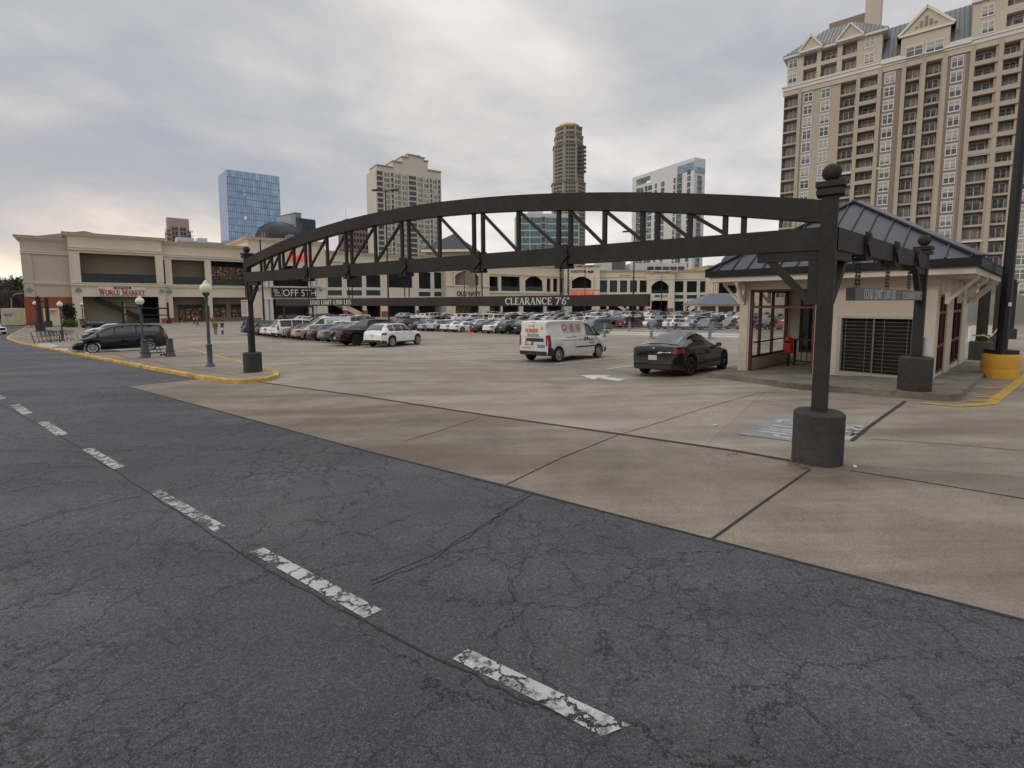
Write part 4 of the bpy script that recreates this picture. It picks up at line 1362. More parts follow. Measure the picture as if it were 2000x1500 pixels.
class Shape:
    def __init__(s, c):
        s.c = c
        s.zt, s.zs, s.pw = pchip(c['sil']), pchip(c['sh']), pchip(c['pl'])
        s.xr = c['xf'] - c['wb']
        s.Ra = c['R'] + .065
        s.cache = {}

    def zb(s, x):
        c = s.c
        z = c['zb'] + max(0, abs(x) - c['L'] / 2 + .55) * .16
        for xw in (c['xf'], s.xr):
            d = abs(x - xw)
            if d < s.Ra: z = max(z, c['R'] + math.sqrt(s.Ra ** 2 - d * d))
        return z

    def ring(s, x):
        k = round(x, 4)
        if k in s.cache: return s.cache[k]
        w, zs, zt, zb, kr = s.pw(x), s.zs(x), s.zt(x), s.zb(x), s.c['kr']
        zs = min(zs, zt - .01)
        zb = min(zb, zs - .06)
        h_ = zt - zs
        g = min(1, max(0, h_ / .34))
        def L(a, b): return a + (b - a) * g
        hh = zs - zb
        ctrl = [(w * .955, zb), (w * .985, zb + .16 * hh), (w, zb + .45 * hh), (w * .995, zb + .72 * hh), (w * .978, zs - .10 * hh), (w * .945, zs),
                (L(w * .86, w * (.92 - .18 * (1 - kr))), zs + h_ * L(.45, .34)), (L(w * .7, w * (.90 - .55 * (1 - kr))), zs + h_ * L(.72, .70)),
                (L(w * .5, w * kr), zt - L(.012, .05)), (L(w * .3, w * kr * .84), zt - L(.005, .012)), (L(w * .15, w * kr * .45), zt - .001), (0, zt)]
        out = [(0, zb), (w * .62, zb)]
        n = len(ctrl)
        for i in range(n - 1):
            p0, p1, p2, p3 = ctrl[max(i - 1, 0)], ctrl[i], ctrl[i + 1], ctrl[min(i + 2, n - 1)]
            for j in range(2):
                t = j / 2
                if j == 0:
                    out.append(p1)
                else:
                    out.append(tuple(max(0, .5 * (2 * p1[q] + (p2[q] - p0[q]) * t + (2 * p0[q] - 5 * p1[q] + 4 * p2[q] - p3[q]) * t * t + (3 * p1[q] - p0[q] - 3 * p2[q] + p3[q]) * t ** 3)) for q in (0, 1)))
        out.append(ctrl[-1])
        s.cache[k] = out
        return out

    def side(s, x, z):
        r = s.ring(x)[2:]
        if z <= r[0][1]: return r[0][0]
        for a, b in zip(r, r[1:]):
            if a[1] <= z <= b[1] and b[1] > a[1]:
                return a[0] + (b[0] - a[0]) * (z - a[1]) / (b[1] - a[1])
        return r[-1][0]

    def top(s, x, y):
        r = s.ring(x)[::-1]
        y = abs(y)
        for a, b in zip(r, r[1:]):
            if a[0] <= y <= b[0] and b[0] > a[0]:
                return a[1] + (b[1] - a[1]) * (y - a[0]) / (b[0] - a[0])
        return s.zs(x)

    def stations(s, step):
        c = s.c
        hl = c['L'] / 2
        xs = {p[0] for p in c['sil']} | {p[0] for p in c['pl']}
        n = int(c['L'] / step)
        xs |= {-hl + c['L'] * k / n for k in range(n + 1)}
        for xw in (c['xf'], s.xr):
            for k in range(13 if step < .2 else 9):
                a = math.pi * k / (12 if step < .2 else 8)
                xs.add(xw + s.Ra * math.cos(a))
            xs |= {xw + s.Ra + .004, xw - s.Ra - .004}
        xs = sorted(x for x in xs if -hl <= x <= hl)
        out = [xs[0]]
        for x in xs[1:]:
            if x - out[-1] > .0035: out.append(x)
        return out


def side_patch(mb, S, x0, x1, zlo, zhi, nx=14, nz=4, off=.006, sides=(1, -1), mi=0):
    xa = [x0 + (x1 - x0) * k / nx for k in range(nx + 1)]
    for s_ in sides:
        grid = []
        for x in xa:
            lo, hi = zlo(x), max(zlo(x) + .001, zhi(x))
            grid.append([(x, s_ * (S.side(x, lo + (hi - lo) * j / nz) + off), lo + (hi - lo) * j / nz) for j in range(nz + 1)])
        for a, b in zip(grid, grid[1:]):
            for j in range(nz):
                q = (a[j], b[j], b[j + 1], a[j + 1])
                # skip slivers
                if abs(a[j + 1][2] - a[j][2]) < 4e-4 and abs(b[j + 1][2] - b[j][2]) < 4e-4: continue
                mb.add(q if s_ * (x1 - x0) < 0 else q[::-1], [(0, 1, 2, 3)], mi)
    return mb


def top_patch(mb, S, x0, x1, yw, nx=8, ny=10, off=.012, mi=0):
    grid = []
    for k in range(nx + 1):
        x = x0 + (x1 - x0) * k / nx
        w_ = yw(x)
        grid.append([(x, w_ * (2 * j / ny - 1), S.top(x, w_ * (2 * j / ny - 1)) + off) for j in range(ny + 1)])
    for a, b in zip(grid, grid[1:]):
        for j in range(ny):
            q = (a[j], a[j + 1], b[j + 1], b[j])
            mb.add(q if x1 < x0 else q[::-1], [(0, 1, 2, 3)], mi)
    return mb


M_TYRE = mat('tyre_rubber', (.014, .014, .014), .85)
M_RIM = mat('alloy_rim', (.42, .42, .43), .32, .75)
M_RIMD = mat('dark_alloy_rim', (.05, .05, .055), .35, .7)
M_STEELR = mat('steel_rim_grey', (.26, .26, .26), .45, .4)
M_CGLASS = mat('car_glass', (.016, .021, .022), .05, spec=.9)
M_WSG = mat('windscreen_glass', (.03, .038, .038), .05, spec=.5)
M_WSG.node_tree.nodes['Principled BSDF'].inputs['IOR'].default_value = 2.1
M_CTRIM = mat('black_plastic', (.018, .018, .02), .6)
M_LAMPR = mat('tail_lamp_red', (.26, .012, .010), .18, coat=.6)
M_LAMPW = mat('head_lamp_clear', (.52, .54, .56), .15, coat=.8)
M_PLT = mat('number_plate', (.50, .50, .48), .5)
M_CHR = mat('chrome_trim', (.55, .55, .56), .2, .9)
PAINT = {
    'white': (.72, .72, .70), 'silver': (.40, .41, .42), 'grey': (.17, .18, .19), 'dark grey': (.04, .042, .047), 'black': (.005, .005, .0055),
    'red': (.24, .018, .016), 'maroon': (.085, .012, .014), 'navy blue': (.018, .026, .06), 'blue': (.05, .10, .22), 'beige': (.40, .34, .25), 'green': (.025, .065, .05), 'bronze': (.11, .085, .06)}


def paint(c):
    metal = .35 if c in ('silver', 'grey', 'dark grey', 'beige', 'bronze', 'blue') else 0.0
    dk = c in ('black', 'dark grey', 'navy blue', 'maroon')
    return mat('paint_' + c.replace(' ', '_'), PAINT[c], (.09 if dk else .32 if metal else .28), 0.0 if dk else metal, coat=.35 if dk else .6, spec=.3 if dk else .5)


def wheel_mesh(R, wd, style, near):
    mt = MB()
    n = 36 if near else 18
    ri = R * .70
    M = Matrix.Rotation(math.pi / 2, 4, 'X')        # lathe axis along y
    h_ = wd / 2
    mt.lathe([(ri, -h_ + .01), (R * .90, -h_), (R * .97, -h_ + .02), (R, -h_ + .05), (R, h_ - .05), (R * .97, h_ - .02), (R * .90, h_), (ri, h_ - .01)], n, M=M, cap=(0, 0))
    tyre = mt.mesh('wheel', M_TYRE, 40)
    mr = MB()
    rim_m = {'alloy': M_RIM, 'dark': M_RIMD, 'steel': M_STEELR}[style]
    # outer face at local y = -h (right hand side of car is -y); built for +y and mirrored by rotation
    def pt(r, a, y): return (r * math.cos(a), y, r * math.sin(a))
    yo = -h_ + .004
    mr.lathe([(ri + .004, -yo - .02), (ri + .004, -yo), (ri * .90, -yo - .008), (ri * .88, -yo - .05), (.02, -yo - .06)], n, M=M, cap=(0, 1))
    if style == 'steel':
        mr.lathe([(ri * .88, -yo - .045), (ri * .70, -yo - .012), (ri * .45, -yo - .02), (ri * .30, -yo - .002), (.02, -yo + .004)], n, M=M, cap=(0, 1))
        for k in range(10):
            a = 2 * math.pi * k / 10
            mr.ball(pt(ri * .58, a, yo + .012), .022, 8, (1, .4, 1), 1)
    else:
        ns = 5 if style == 'dark' else 10
        mr.lathe([(.075, -yo - .05), (.072, -yo - .012), (.02, -yo - .008)], 16, M=M)
        for k in range(ns):
            a = 2 * math.pi * k / ns
            da0, da1 = (.20, .12) if ns == 5 else (.16, .07)
            r0, r1 = .05, ri * .93
            q = [pt(r0, a - da0 * 2, yo + .014), pt(r1, a - da1, yo + .012), pt(r1, a + da1, yo + .012), pt(r0, a + da0 * 2, yo + .014)]
            q2 = [(p[0], p[1] + .035, p[2]) for p in q]
            mr.add(q + q2, [(0, 1, 2, 3), (0, 4, 5, 1), (1, 5, 6, 2), (2, 6, 7, 3)])
        mr.lathe([(ri * .88, -yo - .052), (.02, -yo - .054)], n, M=M, mi=1, cap=(0, 1))
    rim = mr.mesh('rim', [rim_m, M_CTRIM], 35)
    return tyre, rim


CACHE = {}


def car_meshes(kind, near, style='alloy'):
    key = (kind, near, style)
    if key in CACHE: return CACHE[key]
    c = CARS[kind]
    S = Shape(c)
    hl = c['L'] / 2
    st = S.stations(.11 if near else .30)
    rings = [S.ring(x) for x in st]
    n = len(rings[0])
    body, under = MB(), MB()
    for s_ in (1, -1):
        vs = [(x, s_ * y, z) for x, r in zip(st, rings) for y, z in r]
        fb, fu = [], []
        for i in range(len(st) - 1):
            for j in range(n - 1):
                q = (i * n + j, (i + 1) * n + j, (i + 1) * n + j + 1, i * n + j + 1)
                if s_ < 0: q = q[::-1]
                (fu if j < 2 else fb).append(q[::-1])
        body.add(vs, fb)
        under.add(vs, fu)
    for k in (0, -1):
        loop = [(st[k], y, z) for y, z in rings[k][:-1]] + [(st[k], -y, z) for y, z in rings[k][:0:-1]]
        body.add(loop, [tuple(range(len(loop)))] if k else [tuple(range(len(loop)))[::-1]])
    P = {}
    # weld the halves
    def weld(mb, name, m, sm):
        me = mb.mesh(name, m)
        bm = bmesh.new()
        bm.from_mesh(me)
        bmesh.ops.remove_doubles(bm, verts=bm.verts[:], dist=.0008)
        bmesh.ops.recalc_face_normals(bm, faces=bm.faces[:])
        bm.to_mesh(me)
        bm.free()
        me.polygons.foreach_set('use_smooth', [True] * len(me.polygons))
        me.set_sharp_from_angle(angle=rad(sm))
        return me
    P['body'] = weld(body, 'body', paint('white'), 38)
    P['underbody'] = under.mesh('underbody', M_CTRIM)
    nx, nz = (18, 6) if near else (7, 3)
    # glass
    g = []
    for a, b in c['win']:
        m = MB()
        side_patch(m, S, a, b, lambda x: S.zs(x) + .035, lambda x: S.zt(x) - .105 - .02 * (c['kr'] < .7), nx, nz, .007)
        g.append(m.mesh('side_window', M_CGLASS, 40))
    P['side_window'] = g
    def ywf(x): return max(.2, S.side(x, S.zt(x) - .07) - .07)
    m = top_patch(MB(), S, c['ws'][0], c['ws'][1], ywf, 10 if near else 5, 12 if near else 6, .014)
    P['windscreen'] = m.mesh('windscreen', M_WSG, 40)
    if c['rw']:
        m = top_patch(MB(), S, c['rw'][1], c['rw'][0], ywf, 10 if near else 5, 12 if near else 6, .016)
        P['rear_window'] = m.mesh('rear_window', M_WSG, 40)
    if kind == 'fastback':
        m = top_patch(MB(), S, -.66, .08, lambda x: ywf(x) - .03, 8, 10, .008)
        P['roof_glass'] = m.mesh('roof_glass', M_CGLASS, 40)
    if c.get('bed'):
        m = top_patch(MB(), S, c['bed'][1], c['bed'][0], lambda x: c['W'] / 2 * .80, 4, 4, .01)
        P['bed_cover'] = m.mesh('bed_cover', M_CTRIM)
    # lamps
    a, b, z0, z1 = c['hl']
    hs = []
    for s_ in (1, -1):
        m = side_patch(MB(), S, a, b, lambda x: z0 + (z1 - z0) * .35 * (a - x) / (a - b), lambda x: min(z1, S.zs(x) - .004), 8, 3, .010, (s_,))
        hs.append(m.mesh('headlight', M_LAMPW, 40))
    P['headlight'] = hs
    a, b, z0, z1 = c['tl']
    ts = []
    pw_ = S.pw(-hl)
    for s_ in (1, -1):
        m = side_patch(MB(), S, a, b, lambda x: z0, lambda x: min(z1, S.zs(x) - .002 if kind not in ('van', 'cargo_van', 'offroader', 'jeep', 'minivan') else z1), 8, 3, .010, (s_,))
        ya, yb = s_ * (pw_ * .985), s_ * (pw_ * (.70 if kind not in ('pickup', 'van', 'cargo_van', 'offroader', 'jeep') else .88))
        x = -hl - .008
        zz1 = min(z1, S.zt(-hl) - .03)
        if zz1 > z0 + .03:
            q = [(x, ya, z0), (x, yb, z0 + .02), (x, yb, zz1 - .01), (x, ya, zz1)]
            m.add(q if s_ < 0 else q[::-1], [(3, 2, 1, 0)])
        ts.append(m.mesh('taillight', M_LAMPR))
    P['taillight'] = ts
    # trim: sills, bumpers, grille, plate
    m = MB()
    if c.get('clad'):
        side_patch(m, S, c['xf'] - S.Ra - .02, S.xr + S.Ra + .02, lambda x: S.zb(x) + .003, lambda x: S.zb(x) + .10, 8, 2, .009)
        for xw in (c['xf'], S.xr):
            side_patch(m, S, xw + S.Ra + .045, xw - S.Ra - .045, lambda x: S.zb(x) + .004, lambda x: c['R'] + math.sqrt(max(.0025, (S.Ra + .05) ** 2 - (x - xw) ** 2)) if abs(x - xw) < S.Ra + .045 else S.zb(x) + .01, 20, 1, .008)
    gw, gz0, gz1 = c['grille']
    x = hl + .008
    m.add([(x, -gw, gz0), (x, gw, gz0), (x, gw * 1.05, gz1), (x, -gw * 1.05, gz1)], [(0, 1, 2, 3)])
    zb_ = S.zb(-hl)
    side_patch(m, S, -hl + .02, -hl + .42, lambda x: S.zb(x) + .004, lambda x: S.zb(x) + .13, 8, 2, .008)
    yb = S.pw(-hl) * .95
    m.add([(-hl - .010, -yb, zb_), (-hl - .010, yb, zb_), (-hl - .010, yb, zb_ + .14), (-hl - .010, -yb, zb_ + .14)], [(3, 2, 1, 0)])
    P['bumper_trim'] = m.mesh('bumper_trim', M_CTRIM)
    x = -hl - .014
    zp = {'fastback': .58, 'van': .80, 'cargo_van': .7, 'pickup': .5}.get(kind, .70)
    P['number_plate'] = MB().add([(x, -.155, zp), (x, .155, zp), (x, .155, zp + .155), (x, -.155, zp + .155)], [(3, 2, 1, 0)]).mesh('number_plate', M_PLT)
    mm, hh = [], []
    for s_ in (1, -1):
        xm = c['win'][0][0] - .12
        y = S.side(xm, S.zs(xm) + .02)
        zz = S.zs(xm) + .03
        m = MB()
        m.box(xm - .06, xm + .05, min(s_ * (y + .05), s_ * (y + .20)), max(s_ * (y + .05), s_ * (y + .20)), zz, zz + .13)
        m.bar((xm, s_ * (y - .02), zz + .02), (xm, s_ * (y + .08), zz + .04), .05)
        mm.append(m.mesh('wing_mirror', M_CTRIM))
        for a, b in c['win'][:2]:
            xh = b + .14
            zh = S.zs(xh) - .10
            m = MB()
            yy = s_ * (S.side(xh, zh) + .012)
            m.box(xh - .1, xh + .1, min(yy, yy + s_ * .018), max(yy, yy + s_ * .018), zh - .013, zh + .013)
            hh.append(m.mesh('door_handle', M_CTRIM))
    P['wing_mirror'], P['door_handle'] = mm, hh
    # door seams
    m = MB()
    for k, (a, b) in enumerate(c['win'][:2]):
        for xd in ([a - .0] if k == 0 else []) + [b - .035]:
            side_patch(m, S, xd + .005, xd - .005, lambda x: c['zb'] + .12, lambda x: S.zs(x) + .01, 1, 6, .003)
    P['door_seams'] = m.mesh('door_seams', M_CTRIM)
    P['wheel'], P['rim'] = wheel_mesh(c['R'], .22, style, near)
    P['S'] = S
    CACHE[key] = P
    return P


def car(name, kind, colour, pos, head, label, cat='car', group=None, near=True, style='alloy', skip=()):
    """pos: ground point under the middle of the car; head: heading direction (2D)"""
    P = car_meshes(kind, near, style)
    c = CARS[kind]
    hd = Vector(head).normalized()
    sd_ = Vector((-hd.y, hd.x))
    p = Vector((pos[0], pos[1]))
    def g3(q): return Vector((q.x, q.y, gz(q.x, q.y)))
    f, b_ = g3(p + hd * c['wb'] / 2), g3(p - hd * c['wb'] / 2)
    l_, r_ = g3(p + sd_ * .8), g3(p - sd_ * .8)
    X = (f - b_).normalized()
    Y = (l_ - r_)
    Z = X.cross(Y).normalized()
    Y = Z.cross(X).normalized()
    root = bpy.data.objects.new(name, None)
    COL.objects.link(root)
    o = (f + b_) / 2
    off = c['xf'] - c['wb'] / 2
    o = o - X * off
    root.matrix_world = Matrix(((X.x, Y.x, Z.x, o.x), (X.y, Y.y, Z.y, o.y), (X.z, Y.z, Z.z, o.z), (0, 0, 0, 1)))
    root['label'], root['category'] = label, cat
    if group: root['group'] = group
    body = put('body', P['body'], root)
    body.material_slots[0].link = 'OBJECT'
    body.material_slots[0].material = paint(colour) if isinstance(colour, str) else colour
    put('underbody', P['underbody'], root)
    names = ['side_window', 'windscreen', 'rear_window', 'roof_glass', 'bed_cover', 'taillight']
    if near: names += ['headlight', 'bumper_trim', 'number_plate', 'wing_mirror', 'door_handle', 'door_seams']
    else: names += ['headlight']
    for nm in names:
        if nm not in P or nm in skip: continue
        for me in (P[nm] if isinstance(P[nm], list) else [P[nm]]):
            q = put(nm, me, root)
    S = P['S']
    for xw in (c['xf'], S.xr):
        for s_ in (1, -1):
            y = s_ * (c['W'] / 2 - .125)
            wh = put('wheel', P['wheel'], root, (xw, y, c['R']), (0, 0, math.pi if s_ > 0 else 0))
            put('rim', P['rim'], wh)
    return root
# ------------------------------------------------------------------ the three cars nearest the arch
def car_at(name, kind, colour, rear_px, front_px, label, side=-1, **kw):
    """place by the near-side wheel contacts seen in the photo"""
    c = CARS[kind]
    r, f = gp(*rear_px).to_2d(), gp(*front_px).to_2d()
    hd = kw.pop('head', None)
    hd = (f - r).normalized() if hd is None else Vector(hd)
    nr = Vector((-hd.y, hd.x))
    mid = (r + f) / 2 - nr * (side * (c['W'] / 2 - .02))
    return car(name, kind, colour, mid, hd, label, **kw)


H1 = E1.normalized()
H1n = -H1
M_DIRTYW = mat('van_white_paint', (.60, .60, .56), .4, var=.10, vs=1.3, coat=.3)
van = car_at('catering_van', 'van', M_DIRTYW, (1088, 708), (1173, 698), 'white catering van with colourful CATERING lettering parked behind the arch', cat='van', style='steel', skip=('bumper_trim', 'door_seams'), head=(.70, .714))
esc = car_at('fastback_car', 'fastback', 'black', (1352, 735), (1414, 720), 'glossy black fastback sedan with full glass roof parked beside the kiosk', style='dark', head=(.70, .714))
glc = car_at('crossover_car', 'crossover', 'white', (752, 679), (829, 672), 'white crossover with dark wheel arches at the near right end of the parked row', group='cars parked in rows')
# van dress
S = CACHE[('van', True, 'steel')]['S']
hl = CARS['van']['L'] / 2
mb = MB()
side_patch(mb, S, -hl + .01, S.xr - S.Ra - .02, lambda x: S.zb(x) + .004, lambda x: .52 + .30 * max(0, 1 - (x + hl) / .42), 8, 4, .012)
side_patch(mb, S, hl - .02, hl - .42, lambda x: S.zb(x) + .004, lambda x: .52, 8, 3, .012)
x = -hl - .012
mb.add([(x, -.80, S.zb(-hl)), (x, .80, S.zb(-hl)), (x, .80, .50), (x, -.80, .50)], [(3, 2, 1, 0)])
mb.add([(hl + .01, -.6, .26), (hl + .01, .6, .26), (hl + .01, .58, .5), (hl + .01, -.58, .5)], [(0, 1, 2, 3)])
mb.build('bumper', M_CTRIM, van)
mb = MB()
side_patch(mb, S, 1.30, -.42, lambda x: .60, lambda x: .66, 10, 1, .022)
mb.build('rub_strip', M_CTRIM, van)
mb = MB()
side_patch(mb, S, -.30, -1.15, lambda x: 1.085, lambda x: 1.10, 6, 1, .010)
mb.build('door_rail', M_CTRIM, van)
mb = MB()
for xd in (.36, -.50, 1.50):
    side_patch(mb, S, xd + .006, xd - .006, lambda x: .32, lambda x: 1.72 if xd < 1 else .95, 1, 8, .004)
side_patch(mb, S, .36, -.86, lambda x: 1.105, lambda x: 1.112, 6, 1, .004)
mb.build('door_seams', M_CTRIM, van)
mb = MB()
x = -hl - .014
mb.add([(x, -.62, .92), (x, .42, .92), (x, .42, 1.08), (x, -.62, 1.08)], [(3, 2, 1, 0)])
mb.add([(x, .02, .76), (x, .46, .76), (x, .46, .95), (x, .02, .95)], [(3, 2, 1, 0)])
mb.add([(x, -.03, .52), (x, -.018, .52), (x, -.018, 1.72), (x, -.03, 1.72)], [(3, 2, 1, 0)])
hb = mb.build('plate_housing', M_CTRIM, van)
for o in van.children:
    if o.name.startswith('number_plate'): o.location = (-.008, .24, -.02)
MB().add([(x, -.12, 1.80), (x, .12, 1.80), (x, .12, 1.825), (x, -.12, 1.825)], [(3, 2, 1, 0)]).build('brake_light', M_LAMPR, van).location = (.02, 0, -.04)
VC = {'r': mat('print_red', (.62, .075, .035), .5), 'b': mat('print_teal', (.045, .27, .40), .5), 'y': mat('print_yellow', (.68, .40, .06), .5), 'k': mat('print_dark', (.05, .05, .06), .6), 'g': mat('print_green', (.28, .45, .12), .5), 'c': mat('print_cyan', (.10, .42, .60), .5)}
# lettering on the right hand side (y negative) reads from rear to front
def side_y(x, z): return -(S.side(x, z) + .03)
xw_ = -1.30
for ch, col in zip('CATERING', 'rbyrcyrc'):
    o = letters('lettering', ch, .29, VC[col], van, (xw_ + .07, side_y(xw_, 1.42), 1.40), width=.165 if ch != 'I' else .06, bold=.05)
    o.rotation_euler = (math.pi / 2 - math.atan2(S.side(0, 1.42) - S.side(0, 1.69), .27), 0, 0)
    xw_ += .19 if ch != 'I' else .12
letters('lettering', 'BIG, BOLD, BORDER STYLE MEX', .075, VC['k'], van, (-.60, side_y(-.6, 1.30), 1.29), width=1.28)
letters('lettering', 'OnTheBorder.com/catering', .062, VC['k'], van, (-.88, side_y(-.9, .96), .94), width=1.0)
mb = MB()
for u0, u1 in ((-.28, -.13), (-.10, .05), (.08, .25)):
    mb.quad((u0, side_y(0, .96), .95), (u1, side_y(0, .96), .95), (u1, side_y(0, .96), .99), (u0, side_y(0, .96), .99))
mb.build('printed_number', VC['r'], van)
letters('lettering', 'BORDER', .12, VC['r'], van, (.82, side_y(.8, .95), .86), width=.46, bold=.03)
letters('lettering', 'ON THE', .05, VC['k'], van, (.82, side_y(.8, 1.0), 1.01), width=.24)
mb = MB()
mb.quad((1.14, side_y(1.2, .98), .95), (1.30, side_y(1.2, .98), .95), (1.30, side_y(1.2, .98), .98), (1.14, side_y(1.2, .98), .98))
mb.build('badge', VC['k'], van)
mb = MB()
side_patch(mb, S, 1.05, .60, lambda x: .74, lambda x: .81, 6, 2, .012, (-1,))
mb.build('printed_band', VC['b'], van)
xr_ = -hl - .018
RR = (math.pi / 2, 0, -math.pi / 2)
def rear(name, txt, h_, col, y, z, wd, bold=0.0):
    letters(name, txt, h_, VC[col], van, (xr_, y, z), width=wd, rot=RR, bold=bold)
rear('lettering', 'ON THE', .07, 'k', .10, 1.58, .36)
rear('lettering', 'BORDER', .18, 'r', .06, 1.33, .76, .02)
rear('lettering', 'OnTheBorder.com/catering', .045, 'k', -.02, 1.12, 1.1)
mb = MB()
for u0, u1 in ((.12, .28), (.32, .46), (.50, .62)):
    mb.quad((xr_, u0, .61), (xr_, u1, .61), (xr_, u1, .66), (xr_, u0, .66))
mb.build('printed_number', VC['r'], van)
for y0, y1, z0, z1, c_ in ((-.33, .33, 1.16, 1.27, 'b'), (-.70, -.25, .66, .80, 'b')):
    mb = MB()
    mb.add([(xr_, y0, z0), (xr_, y1, z0), (xr_, y1, z1), (xr_, y0, z1)], [(3, 2, 1, 0)])
    mb.build('printed_band', VC[c_], van)
letters('lettering', 'CATERING', .07, M_SIGNW, van, (xr_ - .003, 0, 1.18), width=.5, rot=RR)
mb = MB()
mb.ball((xr_ + .02, -.52, 1.52), .09, 10, (.15, 1, 1))
mb.build('printed_lime', VC['g'], van)
# black handles near the B-post
for xh in (.28, .46):
    mb = MB()
    y = S.side(xh, 1.0)
    mb.box(xh - .04, xh + .04, -y - .03, -y - .008, .90, 1.08)
    mb.build('door_handle', M_CTRIM, van)
# the fastback: chrome window line, badge
Sf = CACHE[('fastback', True, 'dark')]['S']
mb = MB()
def fz1(x): return Sf.zt(x) - .125
side_patch(mb, Sf, .86, -1.34, lambda x: Sf.zs(x) + .018, lambda x: Sf.zs(x) + .034, 18, 1, .010)
mb.build('window_trim', M_CHR, esc)
mb = MB()
xf_ = -2.345 - .012
mb.add([(-2.27, -.05, .955), (-2.27, .05, .955), (-2.272, .05, .975), (-2.272, -.05, .975)], [(3, 2, 1, 0)])
mb.add([(-2.29, -.012, .89), (-2.29, .012, .89), (-2.272, .012, .958), (-2.272, -.012, .958)], [(3, 2, 1, 0)])
mb.build('badge', M_CHR, esc).location = (-.02, 0, .02)
# the crossover: roof rails
Sg = CACHE[('crossover', True, 'alloy')]['S']
for s_ in (1, -1):
    mb = MB()
    pts = [(x, s_ * (Sg.side(x, Sg.zt(x) - .055)), Sg.zt(x) - .02 + .035 * (1 if abs(x + .6) < .95 else 0)) for x in (.3, .1, -.6, -1.4, -1.6)]
    mb.tube(pts, .016, 6)
    mb.build('roof_rail', M_CTRIM, glc)

# ------------------------------------------------------------------ rows of parked cars
rr = random.Random(5)
KN = {'sedan': ('sedan', 'car'), 'hatchback': ('hatchback', 'car'), 'crossover': ('crossover', 'car'), 'minivan': ('minivan', 'minivan'), 'offroader': ('boxy off-road wagon', 'car'), 'pickup': ('pickup truck', 'pickup truck'), 'cargo_van': ('cargo van', 'van'), 'fastback': ('fastback sedan', 'car'), 'jeep': ('boxy off-roader', 'car')}
ON = {'sedan': 'sedan', 'hatchback': 'hatchback', 'crossover': 'crossover_car', 'minivan': 'minivan', 'offroader': 'offroad_wagon', 'pickup': 'pickup_truck', 'cargo_van': 'cargo_van', 'fastback': 'fastback_car', 'jeep': 'offroad_wagon'}
GRP = 'cars parked in rows'
A1 = to_ab((glc.location.x, glc.location.y))
STALL = 2.74


def park(a, b, kind, colour, toward, rowname, k, near=True, jig=.12, label=None):
    p = ab(a + rr.uniform(-.25, .25), b + rr.uniform(-jig, jig))
    h_ = H1 if toward > 0 else H1n
    ang = rr.uniform(-.02, .02)
    hd = Vector((h_.x * math.cos(ang) - h_.y * math.sin(ang), h_.x * math.sin(ang) + h_.y * math.cos(ang)))
    kn, cat = KN[kind]
    lb = label or f"{colour} {kn}, {ordinal(k)} from the right in the {rowname}"
    return car(ON[kind], kind, colour, p, hd, lb, cat, GRP, near, rr.choice(['alloy', 'alloy', 'dark']))


row1 = [('pickup', 'black'), ('sedan', 'dark grey'), ('sedan', 'grey'), ('sedan', 'navy blue'), ('sedan', 'beige'), ('sedan', 'dark grey'), ('offroader', 'white'), ('sedan', 'white'), ('sedan', 'white'), ('sedan', 'maroon'), ('crossover', 'black'), ('minivan', 'navy blue')]
for k, (kd, cl) in enumerate(row1):
    bb = A1[1] - STALL * (k + 1) - (.3 if k > 0 else 0)
    park(A1[0] + (.1 if kd != 'pickup' else -.3), bb, kd, cl, 1, 'front row', k + 2)
row2 = [('sedan', 'white'), ('sedan', 'white'), ('crossover', 'silver'), ('sedan', 'navy blue'), ('crossover', 'white'), ('cargo_van', 'white'), ('crossover', 'white'), ('sedan', 'silver'), ('sedan', 'white'), ('crossover', 'dark grey'), ('sedan', 'black')]
for k, (kd, cl) in enumerate(row2):
    bb = A1[1] - 1.3 - STALL * (k + 4.6) - (1.0 if k > 5 else 0)
    lb = 'white cargo van with green price lettering on its side in the second row' if kd == 'cargo_van' else None
    o = park(A1[0] + 5.7, bb, kd, cl, -1, 'second row', k + 1, label=lb)
    if kd == 'cargo_van':
        S_ = CACHE[('cargo_van', True, 'alloy')]['S'] if ('cargo_van', True, 'alloy') in CACHE else CACHE[('cargo_van', True, 'dark')]['S']
        for s_, rz_ in ((1, math.pi), (-1, 0)):
            y = s_ * (S_.side(-.6, 1.4) + .03)
            letters('price_lettering', '$19.95', .42, VC['g'], o, (-.5, y, 1.32), width=1.5, rot=(math.pi / 2, 0, rz_), bold=.03)
cols = ['white'] * 9 + ['silver'] * 8 + ['grey'] * 5 + ['dark grey'] * 4 + ['black'] * 6 + ['red', 'maroon', 'navy blue', 'navy blue', 'blue', 'beige', 'green', 'bronze']
kinds = ['sedan'] * 8 + ['crossover'] * 8 + ['hatchback'] * 3 + ['minivan'] * 2 + ['offroader'] * 3 + ['pickup']
FIX = {}
def row(a, b0, b1, toward, rowname, near, occ=.88, fixed=()):
    k = 0
    b = b0
    i = 0
    while b > b1:
        kd, cl = rr.choice(kinds), rr.choice(cols)
        use = rr.random() < occ
        if i < len(fixed) and fixed[i] is not None:
            kd, cl = fixed[i]
            use = True
        elif i < len(fixed): use = False
        i += 1
        q = ab(a, b)
        px, py = proj((q.x, q.y, gz(q.x, q.y) + .8))
        if use and q.y > 5 and 395 < px < 1600 and abs(q.y) < 190:
            k += 1
            park(a, b, kd, cl, toward, rowname, k, near)
        b -= STALL
    return k


